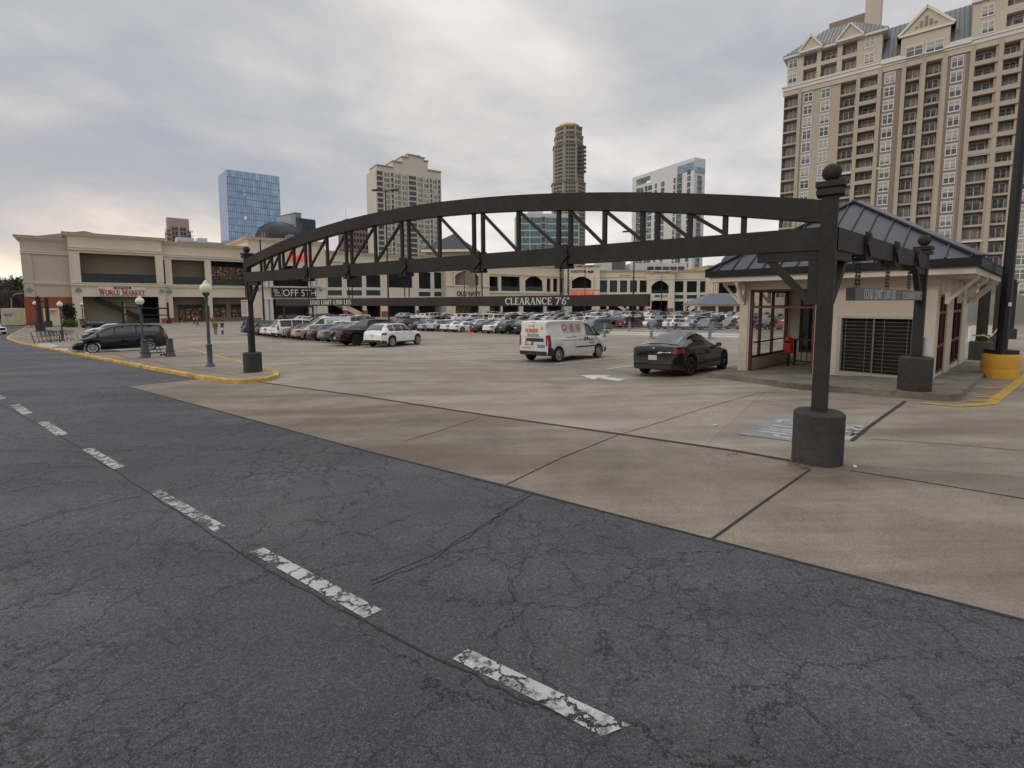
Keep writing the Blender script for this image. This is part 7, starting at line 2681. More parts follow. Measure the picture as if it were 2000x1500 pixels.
for px in (1550, 1698):
    for z in (lo + 1.4, hi_ + 1.2): put('window', wm, condo, (cs(px, 110), 0, z))
def hip(x0, x1, y0, y1, ze, zr, inset, name='roof'):
    mb = MB()
    ym = (y0 + y1) / 2
    mb.add([(x0, y0, ze), (x1, y0, ze), (x1, y1, ze), (x0, y1, ze), (x0 + inset, ym, zr), (x1 - inset, ym, zr)], [(0, 1, 5, 4), (1, 2, 5), (2, 3, 4, 5), (3, 0, 4)])
    r = mb.build(name, M_CROOF, condo)
    mb = MB()
    x = x0 + .3
    while x < x1:
        f = min(1, (x - x0) / inset, (x1 - x) / inset)
        mb.bar((x, y0, ze + .06), (x, y0 + (ym - y0) * f, ze + (zr - ze) * f + .06), .09, .12)
        x += .75
    mb.build('roof_ribs', M_CRIB, r)
    return r
mb = MB(); mb.box(a0 - .9, a1 + .9, -.9, 16.5, ZE - .1, ZE + .45); mb.build('eave', M_CWHITE, condo)
hip(a0 - 1, a1 + 1, -1, 16.6, ZE + .45, cz(1668, 42, 8), 7.5)
def gable(xm, hw, ze, za, y0, y1, wallm, name='gable', trim=.35):
    mb = MB()
    mb.prism([(xm - hw, ze), (xm + hw, ze), (xm, za)], y0, y0 + .3)
    g_ = mb.build(name, wallm, condo)
    mb = MB()
    for s__ in (-1, 1):
        mb.bar((xm + s__ * (hw + .3), y0 - .15, ze - .1), (xm, y0 - .15, za + .25), .5, trim)
    mb.box(xm - hw - .2, xm + hw + .2, y0 - .3, y0 - .01, ze - .45, ze)
    mb.build('gable_trim', M_CWHITE, g_)
    mb = MB()
    for s__ in (-1, 1):
        mb.add([(xm + s__ * (hw + .5), y0 - .4, ze + .05), (xm, y0 - .4, za + .5), (xm, y1, za + .5), (xm + s__ * (hw + .5), y1, ze + .05)], [(0, 1, 2, 3)])
    mb.build('gable_roof', M_CROOF, g_)
    return g_
for px, hwp in ((1585, 2.1), (1660, 2.3)):
    gable(cs(px, 90), hwp, ZE + .5, ZE + 3.2, -1.0, 6, M_TANL)
MB().box(cs(1607, 55), cs(1700, 40), 9, 15, ZE, cz(1640, 40, 9)).build('lift_housing', M_TAND, condo)
MB().box(cs(1690, 30, 9), cs(1721, 20, 9), 8, 13, ZE, cz(1700, -40, 9)).build('chimney', M_TANL, condo)
# central mansard with its big gable
m0, m1 = cs(1722, 120), cs(1898, 80)
ZM = cz(1721, 120, -.6)
ZT = cz(1897, 9, 6.5)
mb = MB()
mb.add([(m0, -.6, ZM), (m1, -.6, ZM), (m1, 6.5, ZT), (m0, 6.5, ZT)], [(0, 1, 2, 3)])
mb.add([(m0, 6.5, ZT), (m1, 6.5, ZT), (m1, 16, ZT), (m0, 16, ZT)], [(0, 1, 2, 3)])
r_ = mb.build('mansard_roof', M_CROOF, condo)
mb = MB()
x = m0 + .3
while x < m1:
    mb.bar((x, -.6, ZM + .08), (x, 6.5, ZT + .08), .09, .12); x += .75
mb.build('roof_ribs', M_CRIB, r_)
MB().box(m0, m1, -.9, -.61, ZM - .8, ZM + .15).build('gutter', M_CWHITE, condo)
g0, g1 = cs(1760, 95), cs(1856, 70)
gm = (g0 + g1) / 2
zg0 = cz(1808, 62)
MB().box(g0, g1, -.95, 5, ZC + .86, zg0).build('dormer_wall', M_TANL, condo)
gg = gable(gm, (g1 - g0) / 2 + .3, zg0, cz(1811, 20), -1.1, 8, M_TANL, 'pediment', .45)
mb = MB()
for k in range(-2, 3):
    mb.box(gm + k * .75 - .22, gm + k * .75 + .22, -1.2, -1.11, zg0 + .7, zg0 + 2.6 - abs(k) * .75)
mb.build('louvre', M_TAND, gg)
bw = window_mesh(2.7, 1.9)
for px, py in ((1786, 100), (1826, 90)):
    put('window', bw, condo, (cs(px, py, -.95), -.96, cz(px, py, -.95)))
# right block rising out of the picture
r0 = cs(1898, 60)
ZR = cz(1950, -45)
hs = [(cs(1964, 60), cs(1964, 60) + 4.4, z, z + 2.3) for z in (ZC + 1.6, ZC + 5.3, ZC + 8.6)]
mb = MB(); mb.wall(r0, SE, ZC + .86, ZR, hs, 1.5, y=-.3); mb.quad((r0, -.3, ZC + .86), (r0, -.3, ZR), (r0, 16, ZR), (r0, 16, ZC + .86)); mb.quad((r0, -.3, ZR), (SE, -.3, ZR), (SE, 16, ZR), (r0, 16, ZR))
mb.build('tower_wall', M_TANL, condo)
for h in hs:
    w = round(h[1] - h[0], 3)
    if w not in cache: cache[w] = balcony_mb(MB(), w).mesh('balcony', BM)
    put('balcony', cache[w], condo, ((h[0] + h[1]) / 2, -.3, h[2] + 1.25))
for py in (21, 54): put('window', bw if False else wm, condo, (cs(1930, py, -.3), -.31, cz(1930, py, -.3)))
MB().box(r0 - .3, SE, -.8, -.31, cz(1920, 2) - .2, cz(1920, 2) + .4).build('cornice', M_CWHITE, condo)
# arcade at street level
mb = MB()
for px in (1893, 1937, 1985):
    s = cs(px, 585)
    z = cz(px, 588)
    n = 10
    arc_ = [(s - 1.4, 0), (s + 1.4, 0)] + [(s + 1.4 * math.cos(math.pi * k / n), z + 1.4 * math.sin(math.pi * k / n)) for k in range(n + 1)]
    mb.prism(arc_, -.2, -.01)
mb.build('arcade_arch', G_CD, condo)
# ------------------------------------------------------------------ street furniture
M_POST = mat('lamp_post_bluegrey', (.060, .072, .088), .5, .2, var=.15, vs=4)
M_GLOBE = mat('lamp_globe', (.60, .58, .42), .35, spec=.4, emit=(.9, .85, .6, .06))
M_POLE = mat('black_pole', (.010, .010, .011), .5, .2)
M_STEELG = mat('galvanised_post', (.22, .26, .31), .5, .4)
M_ORANGE = mat('cone_orange', (.75, .13, .03), .5)
M_TAPE = mat('caution_tape', (.62, .52, .06), .45)
M_YBASE = mat('yellow_base_paint', (.52, .275, .03), .75, var=.14, vs=2.2, bump=.3, bs=40)


def lamp(px, py, ptop, label, h=KH):
    p = gp(px, py, h)
    Z = (p - CAM).dot(_F)
    H = (py - ptop) * Z / FPX * 1.0
    t = thing('globe_lamp', label, 'street lamp', p, 0, 'globe lamps along the pavement')
    k = H / 3.45
    MB().lathe([(.17 * k, -.05), (.17 * k, .05 * k), (.13 * k, .10 * k), (.10 * k, .14 * k), (.095 * k, .80 * k), (.105 * k, .82 * k), (.105 * k, .90 * k), (.06 * k, .94 * k)], 16).build('base', M_POST, t, 40)
    m = MB(); m.tube([(0, 0, .9 * k), (0, 0, 2.70 * k)], [.062 * k, .048 * k], 12); m.box(.05 * k, .10 * k, -.02, .02, 1.9 * k, 2.45 * k); m.build('pole', M_POST, t, 40)
    MB().lathe([(.05 * k, 2.62 * k), (.07 * k, 2.70 * k), (.06 * k, 2.80 * k), (.13 * k, 2.90 * k), (.14 * k, 2.95 * k), (.10 * k, 2.98 * k)], 16).build('collar', M_POST, t, 40)
    MB().lathe([(.09 * k, 2.95 * k), (.17 * k, 3.03 * k), (.205 * k, 3.12 * k), (.205 * k, 3.19 * k), (.16 * k, 3.28 * k), (.085 * k, 3.33 * k), (.09 * k, 3.36 * k), (.05 * k, 3.41 * k), (.02 * k, 3.46 * k)], 24).build('globe', M_GLOBE, t, 50)


lamp(411, 716, 549, 'globe lamp nearest the camera, beside the far gate post on the pavement')
lamp(281, 698, 578, 'globe lamp standing behind the grey bollard by the black minivan')
lamp(123, 666, 588, 'globe lamp among the shopping carts on the left pavement')
lamp(163, 637, 590, 'small far globe lamp in front of the red-lettered shop bay', 0)
lamp(1274, 609, 586, 'tiny far globe lamp before the postal gateway', 0)
for px, py in ((72, 640),):
    lamp(px, py, 588, 'far globe lamp behind the small left gate posts', 0)


def bollard(px, py, ptop, label):
    p = gp(px, py, KH)
    k = (py - ptop) * ((p - CAM).dot(_F)) / FPX / .95
    t = thing('bollard', label, 'bollard', p, 0, 'grey bollards on the pavement')
    MB().lathe([(.24 * k, -.05), (.24 * k, .06 * k), (.20 * k, .12 * k), (.19 * k, .26 * k), (.205 * k, .28 * k), (.205 * k, .32 * k), (.165 * k, .34 * k), (.145 * k, .80 * k), (.165 * k, .82 * k), (.165 * k, .87 * k)], 8).build('shaft', M_POST, t, 30)
    m = MB()
    for j in range(4):
        a = math.pi / 4 + j * math.pi / 2
        m.ball((.09 * k * math.cos(a), .09 * k * math.sin(a), .89 * k), .055 * k, 8)
    m.build('crown', M_POST, t, 40)


bollard(284, 698.5, 662, 'grey fluted bollard in front of the black minivan tail')
bollard(333, 696, 660, 'grey fluted bollard standing alone right of the black minivan')


def tall_pole(px, py, ptop, label, heads=2, Yd=None, r=.13, lean=0.0, base=None):
    p = gp(px, py) if Yd is None else Vector((*pd(px, py, Yd).to_2d(), ZLOW))
    top = pd(px, ptop, p.y)
    H = top.z - p.z
    t = thing('light_pole', label, 'light pole', p, 0, 'tall black car park light poles')
    m = MB(); m.tube([(0, 0, 0), (lean * H, 0, H)], [r, r * .7], 10); m.build('pole', M_POLE, t, 40)
    if heads:
        for s in ((-1, 1) if heads == 2 else (1,)):
            m = MB()
            m.bar((0, 0, H - .2), (s * 1.1, 0, H - .05), .08)
            m.box(min(s * .9, s * 1.9), max(s * .9, s * 1.9), -.28, .28, H - .12, H + .06)
            m.build('lamp_head', M_POLE, t)
    return t


tall_pole(760, 640, 371, 'tall black twin-headed light pole before the stepped cream tower', Yd=72)
tall_pole(517, 648, 468, 'tall black light pole without heads in front of the domed pavilion', 0, Yd=66)
tall_pole(1236, 640, 452, 'tall black twin-headed light pole before the white portal tower', Yd=78)
tall_pole(1291, 622, 531, 'slim far light pole before the postal gateway', 2, Yd=125, r=.1)
tall_pole(908, 640, 528, 'slim far light pole crossing the OLD NAVY letters', 2, Yd=110, r=.1)
tall_pole(1142, 640, 520, 'slim far light pole crossing the NORDSTROM letters', 2, Yd=115, r=.1)
# big leaning pole on the yellow base
p = gp(1951, 738)
t = thing('light_pole', 'big black light pole rising from a round yellow concrete base at the right edge', 'light pole', p, 0, 'tall black car park light poles')
MB().lathe([(.41, -.2), (.41, .0), (.408, .30), (.404, .305), (.41, .31), (.41, .64), (.37, .70)], 40).build('concrete_base', M_YBASE, t, 40)
m = MB(); m.box(-.26, .26, -.26, .26, .69, .82); m.build('base_plate', M_POLE, t)
m = MB(); m.tube([(0, 0, .8), (.06, 0, 9.5)], [.125, .115], 8); m.build('pole', M_POLE, t, 30)
m = MB(); m.box(-.06, .03, -.15, -.131, 2.06, 2.17); m.build('sticker', M_PLATE, t)
# shopping carts
M_CART = mat('cart_grey', (.085, .085, .095), .45, .4)
def cart_parts(root, n=1, scale=1.0, dark=False):
    mt = M_BLKM if dark else M_CART
    for j in range(n):
        x = j * .28
        m = MB()
        # basket of wires
        b0, b1 = [(-.42, -.22, .55), (.42, -.20, .62), (.42, .20, .62), (-.42, .22, .55)], [(-.50, -.28, .98), (.50, -.24, .92), (.50, .24, .92), (-.50, .28, .98)]
        def P(f, g, h):   # interpolate on shell
            a = [Vector(b0[0]).lerp(Vector(b0[1]), f).lerp(Vector(b0[3]).lerp(Vector(b0[2]), f), g), Vector(b1[0]).lerp(Vector(b1[1]), f).lerp(Vector(b1[3]).lerp(Vector(b1[2]), f), g)]
            q = a[0].lerp(a[1], h)
            return (q.x + x, q.y, q.z)
        for h in (0, .33, .66, 1):
            for (f0, g0, f1, g1) in ((0, 0, 1, 0), (1, 0, 1, 1), (1, 1, 0, 1), (0, 1, 0, 0)):
                m.bar(P(f0, g0, h), P(f1, g1, h), .014 if h < 1 else .026)
        for k in range(7):
            f = k / 6
            m.bar(P(f, 0, 0), P(f, 0, 1), .012); m.bar(P(f, 1, 0), P(f, 1, 1), .012); m.bar(P(f, 0, 0), P(f, 1, 0), .012)
        m.build('basket', mt, root)
        m = MB()
        m.bar((-.46 + x, -.24, .95), (-.30 + x, -.22, .14), .028); m.bar((-.46 + x, .24, .95), (-.30 + x, .22, .14), .028)
        m.bar((-.34 + x, -.22, .16), (.44 + x, -.16, .16), .028); m.bar((-.34 + x, .22, .16), (.44 + x, .16, .16), .028)
        m.bar((.30 + x, -.16, .16), (.10 + x, -.2, .57), .024); m.bar((.30 + x, .16, .16), (.10 + x, .2, .57), .024)
        m.bar((-.56 + x, -.26, 1.02), (-.56 + x, .26, 1.02), .035); m.bar((-.56 + x, -.26, 1.02), (-.46 + x, -.26, .95), .026); m.bar((-.56 + x, .26, 1.02), (-.46 + x, .26, .95), .026)
        m.build('frame', mt, root)
        for sx_, sy_ in ((-.3, -.22), (-.3, .22), (.42, -.16), (.42, .16)):
            m = MB(); m.lathe([(.06, -.015), (.06, .015)], 12, (sx_ + x, sy_, .06), Matrix.Rotation(math.pi / 2, 4, 'X')); m.build('caster', M_BLKM, root)


def cart(px, py, rz, label, n=1, h=KH, dark=False, s=1.0):
    t = thing('shopping_cart', label, 'shopping cart', gp(px, py, h), rz, 'shopping carts left on the pavement')
    t.scale = (s, s, s)
    cart_parts(t, n, dark=dark)


cart(88, 668, .15, 'grey shopping cart at the front of the nested group on the left pavement', 1)
cart(104, 667, .15, 'grey shopping carts nested together left of the globe lamp', 1)
cart(111, 666.5, .15, 'rear grey shopping cart of the nested group', 1)
cart(133, 665, 0.0, 'lone grey shopping cart just right of the left globe lamp', 1)
cart(301, 695, .2, 'black shopping cart standing between the two bollards', 1, dark=True)
for k, px in enumerate((57, 66, 75)):
    cart(px, 641, .4, ['far grey shopping cart at the corner of the brick wing', 'far reddish cart stack, middle of three by the brick wing', 'far shopping cart beside the small gate post'][k], 1, 0)
# empty bench-like cart corral frame on the left pavement
p = gp(68, 671, KH)
t = thing('cart_corral', 'low open metal cart corral frame at the left end of the carts', 'cart corral', p, .1)
m = MB()
for y in (0, .9):
    for x in (0, 1.3): m.bar((x - (.25 if x == 0 else 0), y, .95 if x == 0 else .8), (x, y, 0), .05)
    m.bar((-.2, y, .62), (1.3, y, .62), .04); m.bar((-.05, y, .2), (1.3, y, .2), .04)
m.build('frame', M_CART, t)
# wheel stop
p = gp(170, 694)
t = MB().prism([(-.9, 0), (.9, 0), (.84, .13), (-.84, .13)], -.09, .09).build('wheel_stop', mat('stop_paint', (.50, .40, .22), .8, var=.2, vs=4))
t.location = p; t.rotation_euler = (0, 0, math.atan2(E2.y, E2.x)); tag(t, 'pale concrete wheel stop under the nose of the black minivan', 'wheel stop')


# ---- distant gates of the same family
def small_gate(name, label, posts, k=1.0, cat='gate', beam=None, pm=None, group=None):
    """posts: (px, py_base, py_top)"""
    P = []
    for px, py, pt_ in posts:
        q = gp(px, py)
        z = pd(px, pt_, q.y).z
        P.append((q, z))
    t = thing(name, label, cat, P[0][0], 0, group)
    o = P[0][0]
    for q, z in P:
        d = q - o
        h_ = z - q.z
        MB().lathe([(.35 * k, -.1), (.35 * k, .72 * k), (.32 * k, .75 * k)], 24, d).build('plinth', pm or M_PLINTH, t, 40)
        m = MB(); m.box(d.x - .12 * k, d.x + .12 * k, d.y - .12 * k, d.y + .12 * k, d.z + .7 * k, d.z + h_ - .32); m.build('post', M_GATE, t)
        m = MB(); m.box(d.x - .18 * k, d.x + .18 * k, d.y - .18 * k, d.y + .18 * k, d.z + h_ - .33, d.z + h_ - .24); m.ball((d.x, d.y, d.z + h_ - .13), .13, 12); m.build('ball_finial', M_GATE, t)
    if beam:
        for (q, z), (q2, z2) in zip(P, P[1:]):
            for f0, f1 in beam:
                m = MB(); a, b = q - o, q2 - o
                za, zb_ = z - o.z - f0, z2 - o.z - f0
                m.bar((a.x, a.y, za), (b.x, b.y, zb_), .14, f1); m.build('beam', M_GATE, t)
    return t


small_gate('side_gate', 'pair of brown ball-topped gate posts with short beam at the left pavement end', [(80, 648, 578), (95, 640, 580)], 1.7, beam=[(.9, .2), (1.9, .08)])
small_gate('side_gate', 'far brown gate with two bars in front of the red-lettered shop bay', [(242, 634, 588), (330, 632, 590)], 1.2, beam=[(1.4, .3), (2.9, .25)])
small_gate('side_gate', 'far brown gate with bars before the domed pavilion', [(556, 634, 589), (612, 632, 590)], 1.2, beam=[(1.0, .3), (2.7, .22)])
small_gate('exit_gate_post', 'dark gate post on a grey-green plinth just right of the kiosk', [(1913, 703, 515)], cat='gate post', pm=mat('plinth_green', (.052, .058, .050), .8, var=.2, vs=3), group='background gate posts right of the kiosk')
small_gate('exit_gate_post', 'slim brown gate post left of the big black pole', [(1944, 684, 534)], cat='gate post', group='background gate posts right of the kiosk')
small_gate('exit_gate_post', 'farther brown gate post right of the big black pole', [(1972, 662, 545)], cat='gate post', group='background gate posts right of the kiosk')
# white barrier panels and tape
p = gp(1905, 668)
t = thing('barrier_panel', 'white ribbed plastic barrier behind the dark gate post', 'barrier', p, .2)
m = MB()
for k in range(7): m.box(-.6 + k * .27, -.6 + k * .27 + .24, -.05, .05, .05, 1.05 + .05 * (k % 2))
m.box(-.62, 1.3, -.03, .03, .2, .9)
m.build('panel', mat('barrier_white', (.66, .66, .66), .5), t)
m = MB()
a = gp(1913, 703); a.z = pd(1900, 657, a.y).z
pts = [pd(1898, 656, a.y - .4), pd(1912, 657, a.y - .5), pd(1922, 656, a.y - .45), pd(1931, 661, a.y - .3), pd(1941, 652, a.y + .3), pd(1949, 641, a.y + .6)]
def ribbon(pts, wd, name, label):
    m = MB()
    for k, (p_, q_) in enumerate(zip(pts, pts[1:])):
        for j in range(4):
            u, v = p_.lerp(q_, j / 4), p_.lerp(q_, (j + 1) / 4)
            s = Vector((0, .03 * math.sin(j + k), 0))
            m.quad(u + s, v + s, v + Vector((0, 0, wd)), u + Vector((0, 0, wd)))
    tag(m.build(name, M_TAPE), label, 'caution tape')
ribbon(pts, .06, 'caution_tape', 'yellow caution tape tied round the dark gate post')
# ---- cable fence with grey posts along the ramp
M_CABLE = mat('fence_cable', (.20, .21, .22), .5, .5)
M_CURB = mat('white_curb', (.50, .48, .44), .8, var=.15, vs=1.5)
fr_posts = [(1181, 658), (1272, 660), (1386, 663)]
bk_posts = [(1229, 648), (1305, 648.5), (1392, 649)]
for nm, posts, top, lb in (('cable_fence', fr_posts, 626, 'front cable fence with grey posts along the white ramp curb'), ('cable_fence', bk_posts, 620, 'rear cable fence with grey posts beyond the ramp')):
    P = [gp(*q) for q in posts]
    d0 = (P[-1] - P[0]).normalized()
    P = [P[0] - d0 * 3.0] * 0 + P + [P[-1] + d0 * 9]
    t = thing(nm, lb, 'fence', P[0], 0)
    for q in P:
        d = q - P[0]
        m = MB(); m.box(d.x - .11, d.x + .11, d.y - .08, d.y + .08, d.z - .02, d.z + 1.3); m.box(d.x - .2, d.x + .2, d.y - .2, d.y + .2, d.z - .02, d.z + .03); m.build('post', M_STEELG, t)
    for k in range(6):
        m = MB()
        for q, q2 in zip(P, P[1:]): m.tube([q - P[0] + Vector((0, 0, .2 + .18 * k)), q2 - P[0] + Vector((0, 0, .2 + .18 * k))], .014, 5)
        m.build('cable', M_CABLE, t)
a, b = gp(1160, 655), gp(1440, 664)
cu = thing('ramp_curb', 'long low white concrete curb behind the catering van and black sedan', 'curb', a, math.atan2((b - a).y, (b - a).x))
L_ = (b - a).length + 6
m = MB(); m.prism([(-1, -.1), (L_, -.1), (L_, .16), (-1, .16)], -.15, .15); o = m.build('curb', M_CURB, cu)
o.rotation_euler = (0, -math.atan2((b - a).z, (b - a).to_2d().length), 0)
struct(sheet('ramp_floor', [gp(1168, 653).to_2d(), gp(1450, 660).to_2d(), gp(1450, 651).to_2d(), gp(1195, 647).to_2d()], .012, mat('pale_ramp', (.44, .43, .40), .8, var=.08, vs=.8)))
ribbon([gp(1175, 644, .8), gp(1225, 648, .75), gp(1272, 646, .85)], .05, 'caution_tape', 'faded yellow tape strung along the cable fence')
struct(strip('stall_line', [gp(868, 650.5), gp(960, 651.5), gp(1020, 652)], .25, .012, M_YELP))
# ---- cones
def cone(px, py, ptop, label, tall=False):
    p = gp(px, py)
    H = (py - ptop) * (p - CAM).dot(_F) / FPX
    t = thing('traffic_cone', label, 'traffic cone', p, 0, 'orange traffic markers')
    MB().box(-.2, .2, -.2, .2, 0, .05).build('cone_base', M_ORANGE, t)
    if tall:
        MB().lathe([(.16, .04), (.13, H * .3), (.07, H * .62), (.05, H * .64), (.04, H)], 14).build('cone_body', M_ORANGE, t, 40)
    else:
        MB().lathe([(.15, .04), (.12, H * .35), (.05, H)], 14).build('cone_body', M_ORANGE, t, 40)
cone(917, 652, 641, 'small orange cone before the white sedan in the third row')
cone(998, 648, 623, 'tall orange marker left of the catering van', True)
cone(652, 622, 611, 'far orange barrel by the stairs of the glazed shop wing')
# ---- shipping container, hedge, bushes, trees at the far left
M_CONT = mat('container_cream', (.50, .44, .29), .7, var=.22, vs=.8)
q = Vector((-106.5, 106.0)); q = pd(4, 636, 101)
t = thing('shipping_container', 'weathered cream shipping container at the far left, small blue sign on its end', 'container', (q.x, q.y, gz(q.x, q.y)), .1)
w_ = pd(48, 620, 101).x - q.x
hc = pd(20, 602, 101).z - gz(q.x, q.y)
m = MB(); m.box(0, w_, 0, 2.4, .12, hc); m.build('container_body', M_CONT, t)
m = MB()
for k in range(int(w_ / .3)): m.box(.1 + k * .3, .22 + k * .3, -.04, -.002, .25, hc - .15)
m.build('corrugation', M_CONT, t)
m = MB(); m.box(w_ * .10, w_ * .42, -.07, -.042, hc * .55, hc * .70); m.build('sign_panel', mat('container_sign_blue', (.08, .16, .28), .5), t)
m = MB(); m.box(w_, w_ + .03, 0, 2.4, .1, hc); m.build('rusty_side', mat('container_rust', (.13, .06, .035), .8, var=.3, vs=1), t)
# ---- planting
def leaf_mat(name, a, b):
    m = bpy.data.materials.new(name); m.use_nodes = True
    t = m.node_tree; p_ = t.nodes['Principled BSDF']
    g = t.nodes.new('ShaderNodeNewGeometry')
    n_ = noise(g.outputs['Position'], 1.2, 3, .6, tree=t)
    r = t.nodes.new('ShaderNodeObjectInfo')
    f = mth('ADD', mth('MULTIPLY', n_, .8, tree=t), mth('MULTIPLY', g.outputs['Random Per Island'], .4, tree=t), tree=t)
    t.links.new(ramp(f, [(.3, a), (.85, b)], tree=t), p_.inputs['Base Color'])
    p_.inputs['Roughness'].default_value = .7
    return m
LF = {'ever': leaf_mat('evergreen_leaf', (.012, .028, .010), (.05, .085, .03)), 'bare': leaf_mat('bare_twig', (.03, .022, .018), (.10, .075, .06)), 'hedge': leaf_mat('hedge_leaf', (.04, .07, .012), (.12, .15, .03)), 'dark': leaf_mat('dark_bush_leaf', (.006, .012, .005), (.03, .045, .015))}
M_BARK = mat('bark', (.06, .045, .035), .9, var=.3, vs=3)
def crown(rng, blobs, n, sz, twig=False):
    m = MB()
    for _ in range(n):
        c, r = rng.choice(blobs)
        d = Vector((rng.gauss(0, 1), rng.gauss(0, 1), rng.gauss(0, 1))).normalized() * (rng.random() ** .45)
        p = Vector(c) + Vector((d.x * r[0], d.y * r[1], d.z * r[2]))
        a = Vector((rng.uniform(-1, 1), rng.uniform(-1, 1), rng.uniform(-1, 1))).normalized()
        b = a.cross(Vector((rng.uniform(-1, 1), rng.uniform(-1, 1), rng.uniform(-1, 1)))).normalized()
        s = sz * rng.uniform(.6, 1.4)
        if twig:
            a = Vector((a.x * .6, a.y * .6, abs(a.z) + .4)).normalized()
            m.add([p, p + a * s * 2.2, p + a * s * 2.0 + b * s * .14, p + b * s * .10], [(0, 1, 2, 3)])
        else:
            m.add([p - a * s, p + b * s * .55, p + a * s, p - b * s * .55], [(0, 1, 2, 3)])
    return m
def tree(px, Y, h, wdt, kind, label, seed):
    rng = random.Random(seed)
    q = pd(px, 600, Y)
    zb_ = gz(q.x, q.y)
    t = thing('tree', label, 'tree', (q.x, q.y, zb_), 0, 'trees beyond the far left road')
    m = MB(); m.tube([(0, 0, -.1), (.1, 0, h * .35), (.0, .1, h * .75)], [.28, .2, .06], 8)
    for k in range(7):
        a = k * 2.4; z = h * (.3 + .07 * k)
        m.tube([(0, 0, z), (math.cos(a) * wdt * .3, math.sin(a) * wdt * .3, z + h * .12), (math.cos(a) * wdt * .45, math.sin(a) * wdt * .45, z + h * .25)], [.09, .06, .02], 5)
    m.build('trunk', M_BARK, t, 50)
    blobs = [((rng.uniform(-.35, .35) * wdt, rng.uniform(-.35, .35) * wdt, h * rng.uniform(.25, .82)), (wdt * rng.uniform(.2, .34), wdt * rng.uniform(.2, .34), h * rng.uniform(.12, .2))) for _ in range(14)]
    blobs.append(((0, 0, h * .85), (wdt * .2, wdt * .2, h * .15)))
    crown(rng, blobs, 2600 if kind != 'bare' else 2200, .34 if kind != 'bare' else .55, kind == 'bare').build('crown', LF[kind], t)
for k, (px, Y, h, wd, kd, lb) in enumerate([(46, 140, 12.6, 7, 'ever', 'dark evergreen tree rising just left of the brick wing'), (30, 150, 12.4, 8, 'ever', 'broad evergreen tree, second left of the brick wing'), (14, 142, 12.0, 8, 'bare', 'bare brown tree behind the container'), (-2, 150, 12.8, 8, 'bare', 'bare greyish tree cut by the left edge'), (22, 128, 8, 7, 'bare', 'low bare reddish thicket tree right behind the container'), (40, 126, 7.5, 7, 'bare', 'low bare brown tree between container and brick wing'), (6, 128, 7.5, 7, 'bare', 'low bare brown tree at the left edge behind the container'), (-20, 145, 12.5, 9, 'ever', 'evergreen tree at the very left edge of the view'), (-40, 140, 12.0, 9, 'ever', 'evergreen tree beyond the left edge')]):
    if px > -30: tree(px, Y, h, wd, kd, lb, 40 + k)
rng = random.Random(3)
q = pd(136, 634, 95.5); q.z = gz(q.x, q.y)
t = thing('bush', 'dark rounded evergreen bush against the brick wing', 'bush', q, 0)
hb = pd(137, 588, q.y).z - q.z
MB().tube([(0, 0, -.1), (0, 0, hb * .4)], [.15, .08], 6).build('trunk', M_BARK, t)
crown(rng, [((rng.uniform(-.7, .7), rng.uniform(-.5, .5), hb * rng.uniform(.25, .8)), (.9, .8, hb * .2)) for _ in range(12)], 1800, .17).build('crown', LF['dark'], t)
a, b = pd(123, 637, 92.5), pd(151, 638, 92.5)
a.z = b.z = gz(a.x, a.y)
t = thing('hedge', 'low yellow-green clipped hedge below the dark bush', 'hedge', (a + b) / 2, 0)
L_ = (b - a).length
hh = 1.5
m = MB()
crown(rng, [((-L_ / 2 + L_ * (k + .5) / 10, 0, hh * .5), (L_ * .09, .5, hh * .5)) for k in range(10)], 1900, .09).build('foliage', LF['hedge'], t)
MB().box(-L_ / 2 + .1, L_ / 2 - .1, -.2, .2, -.05, hh * .4).build('branches', M_BARK, t)
# far street light at the left
p = pd(8, 600, 120); t = thing('street_lamp', 'thin pale curved street light before the bare trees on the left', 'street lamp', (p.x, p.y, gz(p.x, p.y)), 0)
p0 = Vector((p.x, p.y, gz(p.x, p.y)))
tops = [pd(24, 636, 120), pd(22, 583, 120), pd(26, 577, 120), pd(33, 573.5, 120), pd(44, 572.5, 120)]
MB().tube([v - p0 for v in tops], .09, 6).build('pole', mat('pale_pole', (.35, .35, .36), .5), t)
# ---- people
M_SKIN = mat('skin', (.42, .25, .17), .6)
M_HAIR = mat('dark_hair', (.02, .014, .01), .7)
M_SHOE = mat('dark_shoe', (.015, .013, .012), .6)
def skin_obj(name, verts, edges, radii, m, parent, levels=2):
    me = bpy.data.meshes.new(name)
    me.from_pydata(verts, edges, [])
    me.materials.append(m)
    o = put(name, me, parent)
    md = o.modifiers.new('skin', 'SKIN')
    sv = me.skin_vertices[0].data if me.skin_vertices else None
    if sv is None:
        bm = bmesh.new(); bm.from_mesh(me); bm.verts.layers.skin.verify(); bm.to_mesh(me); bm.free()
        sv = me.skin_vertices[0].data
    for k, r in enumerate(radii):
        sv[k].radius = r if isinstance(r, tuple) else (r, r)
        sv[k].use_root = (k == 0)
    md.use_smooth_shade = True
    sd_ = o.modifiers.new('sub', 'SUBSURF'); sd_.levels = levels; sd_.render_levels = levels
    return o
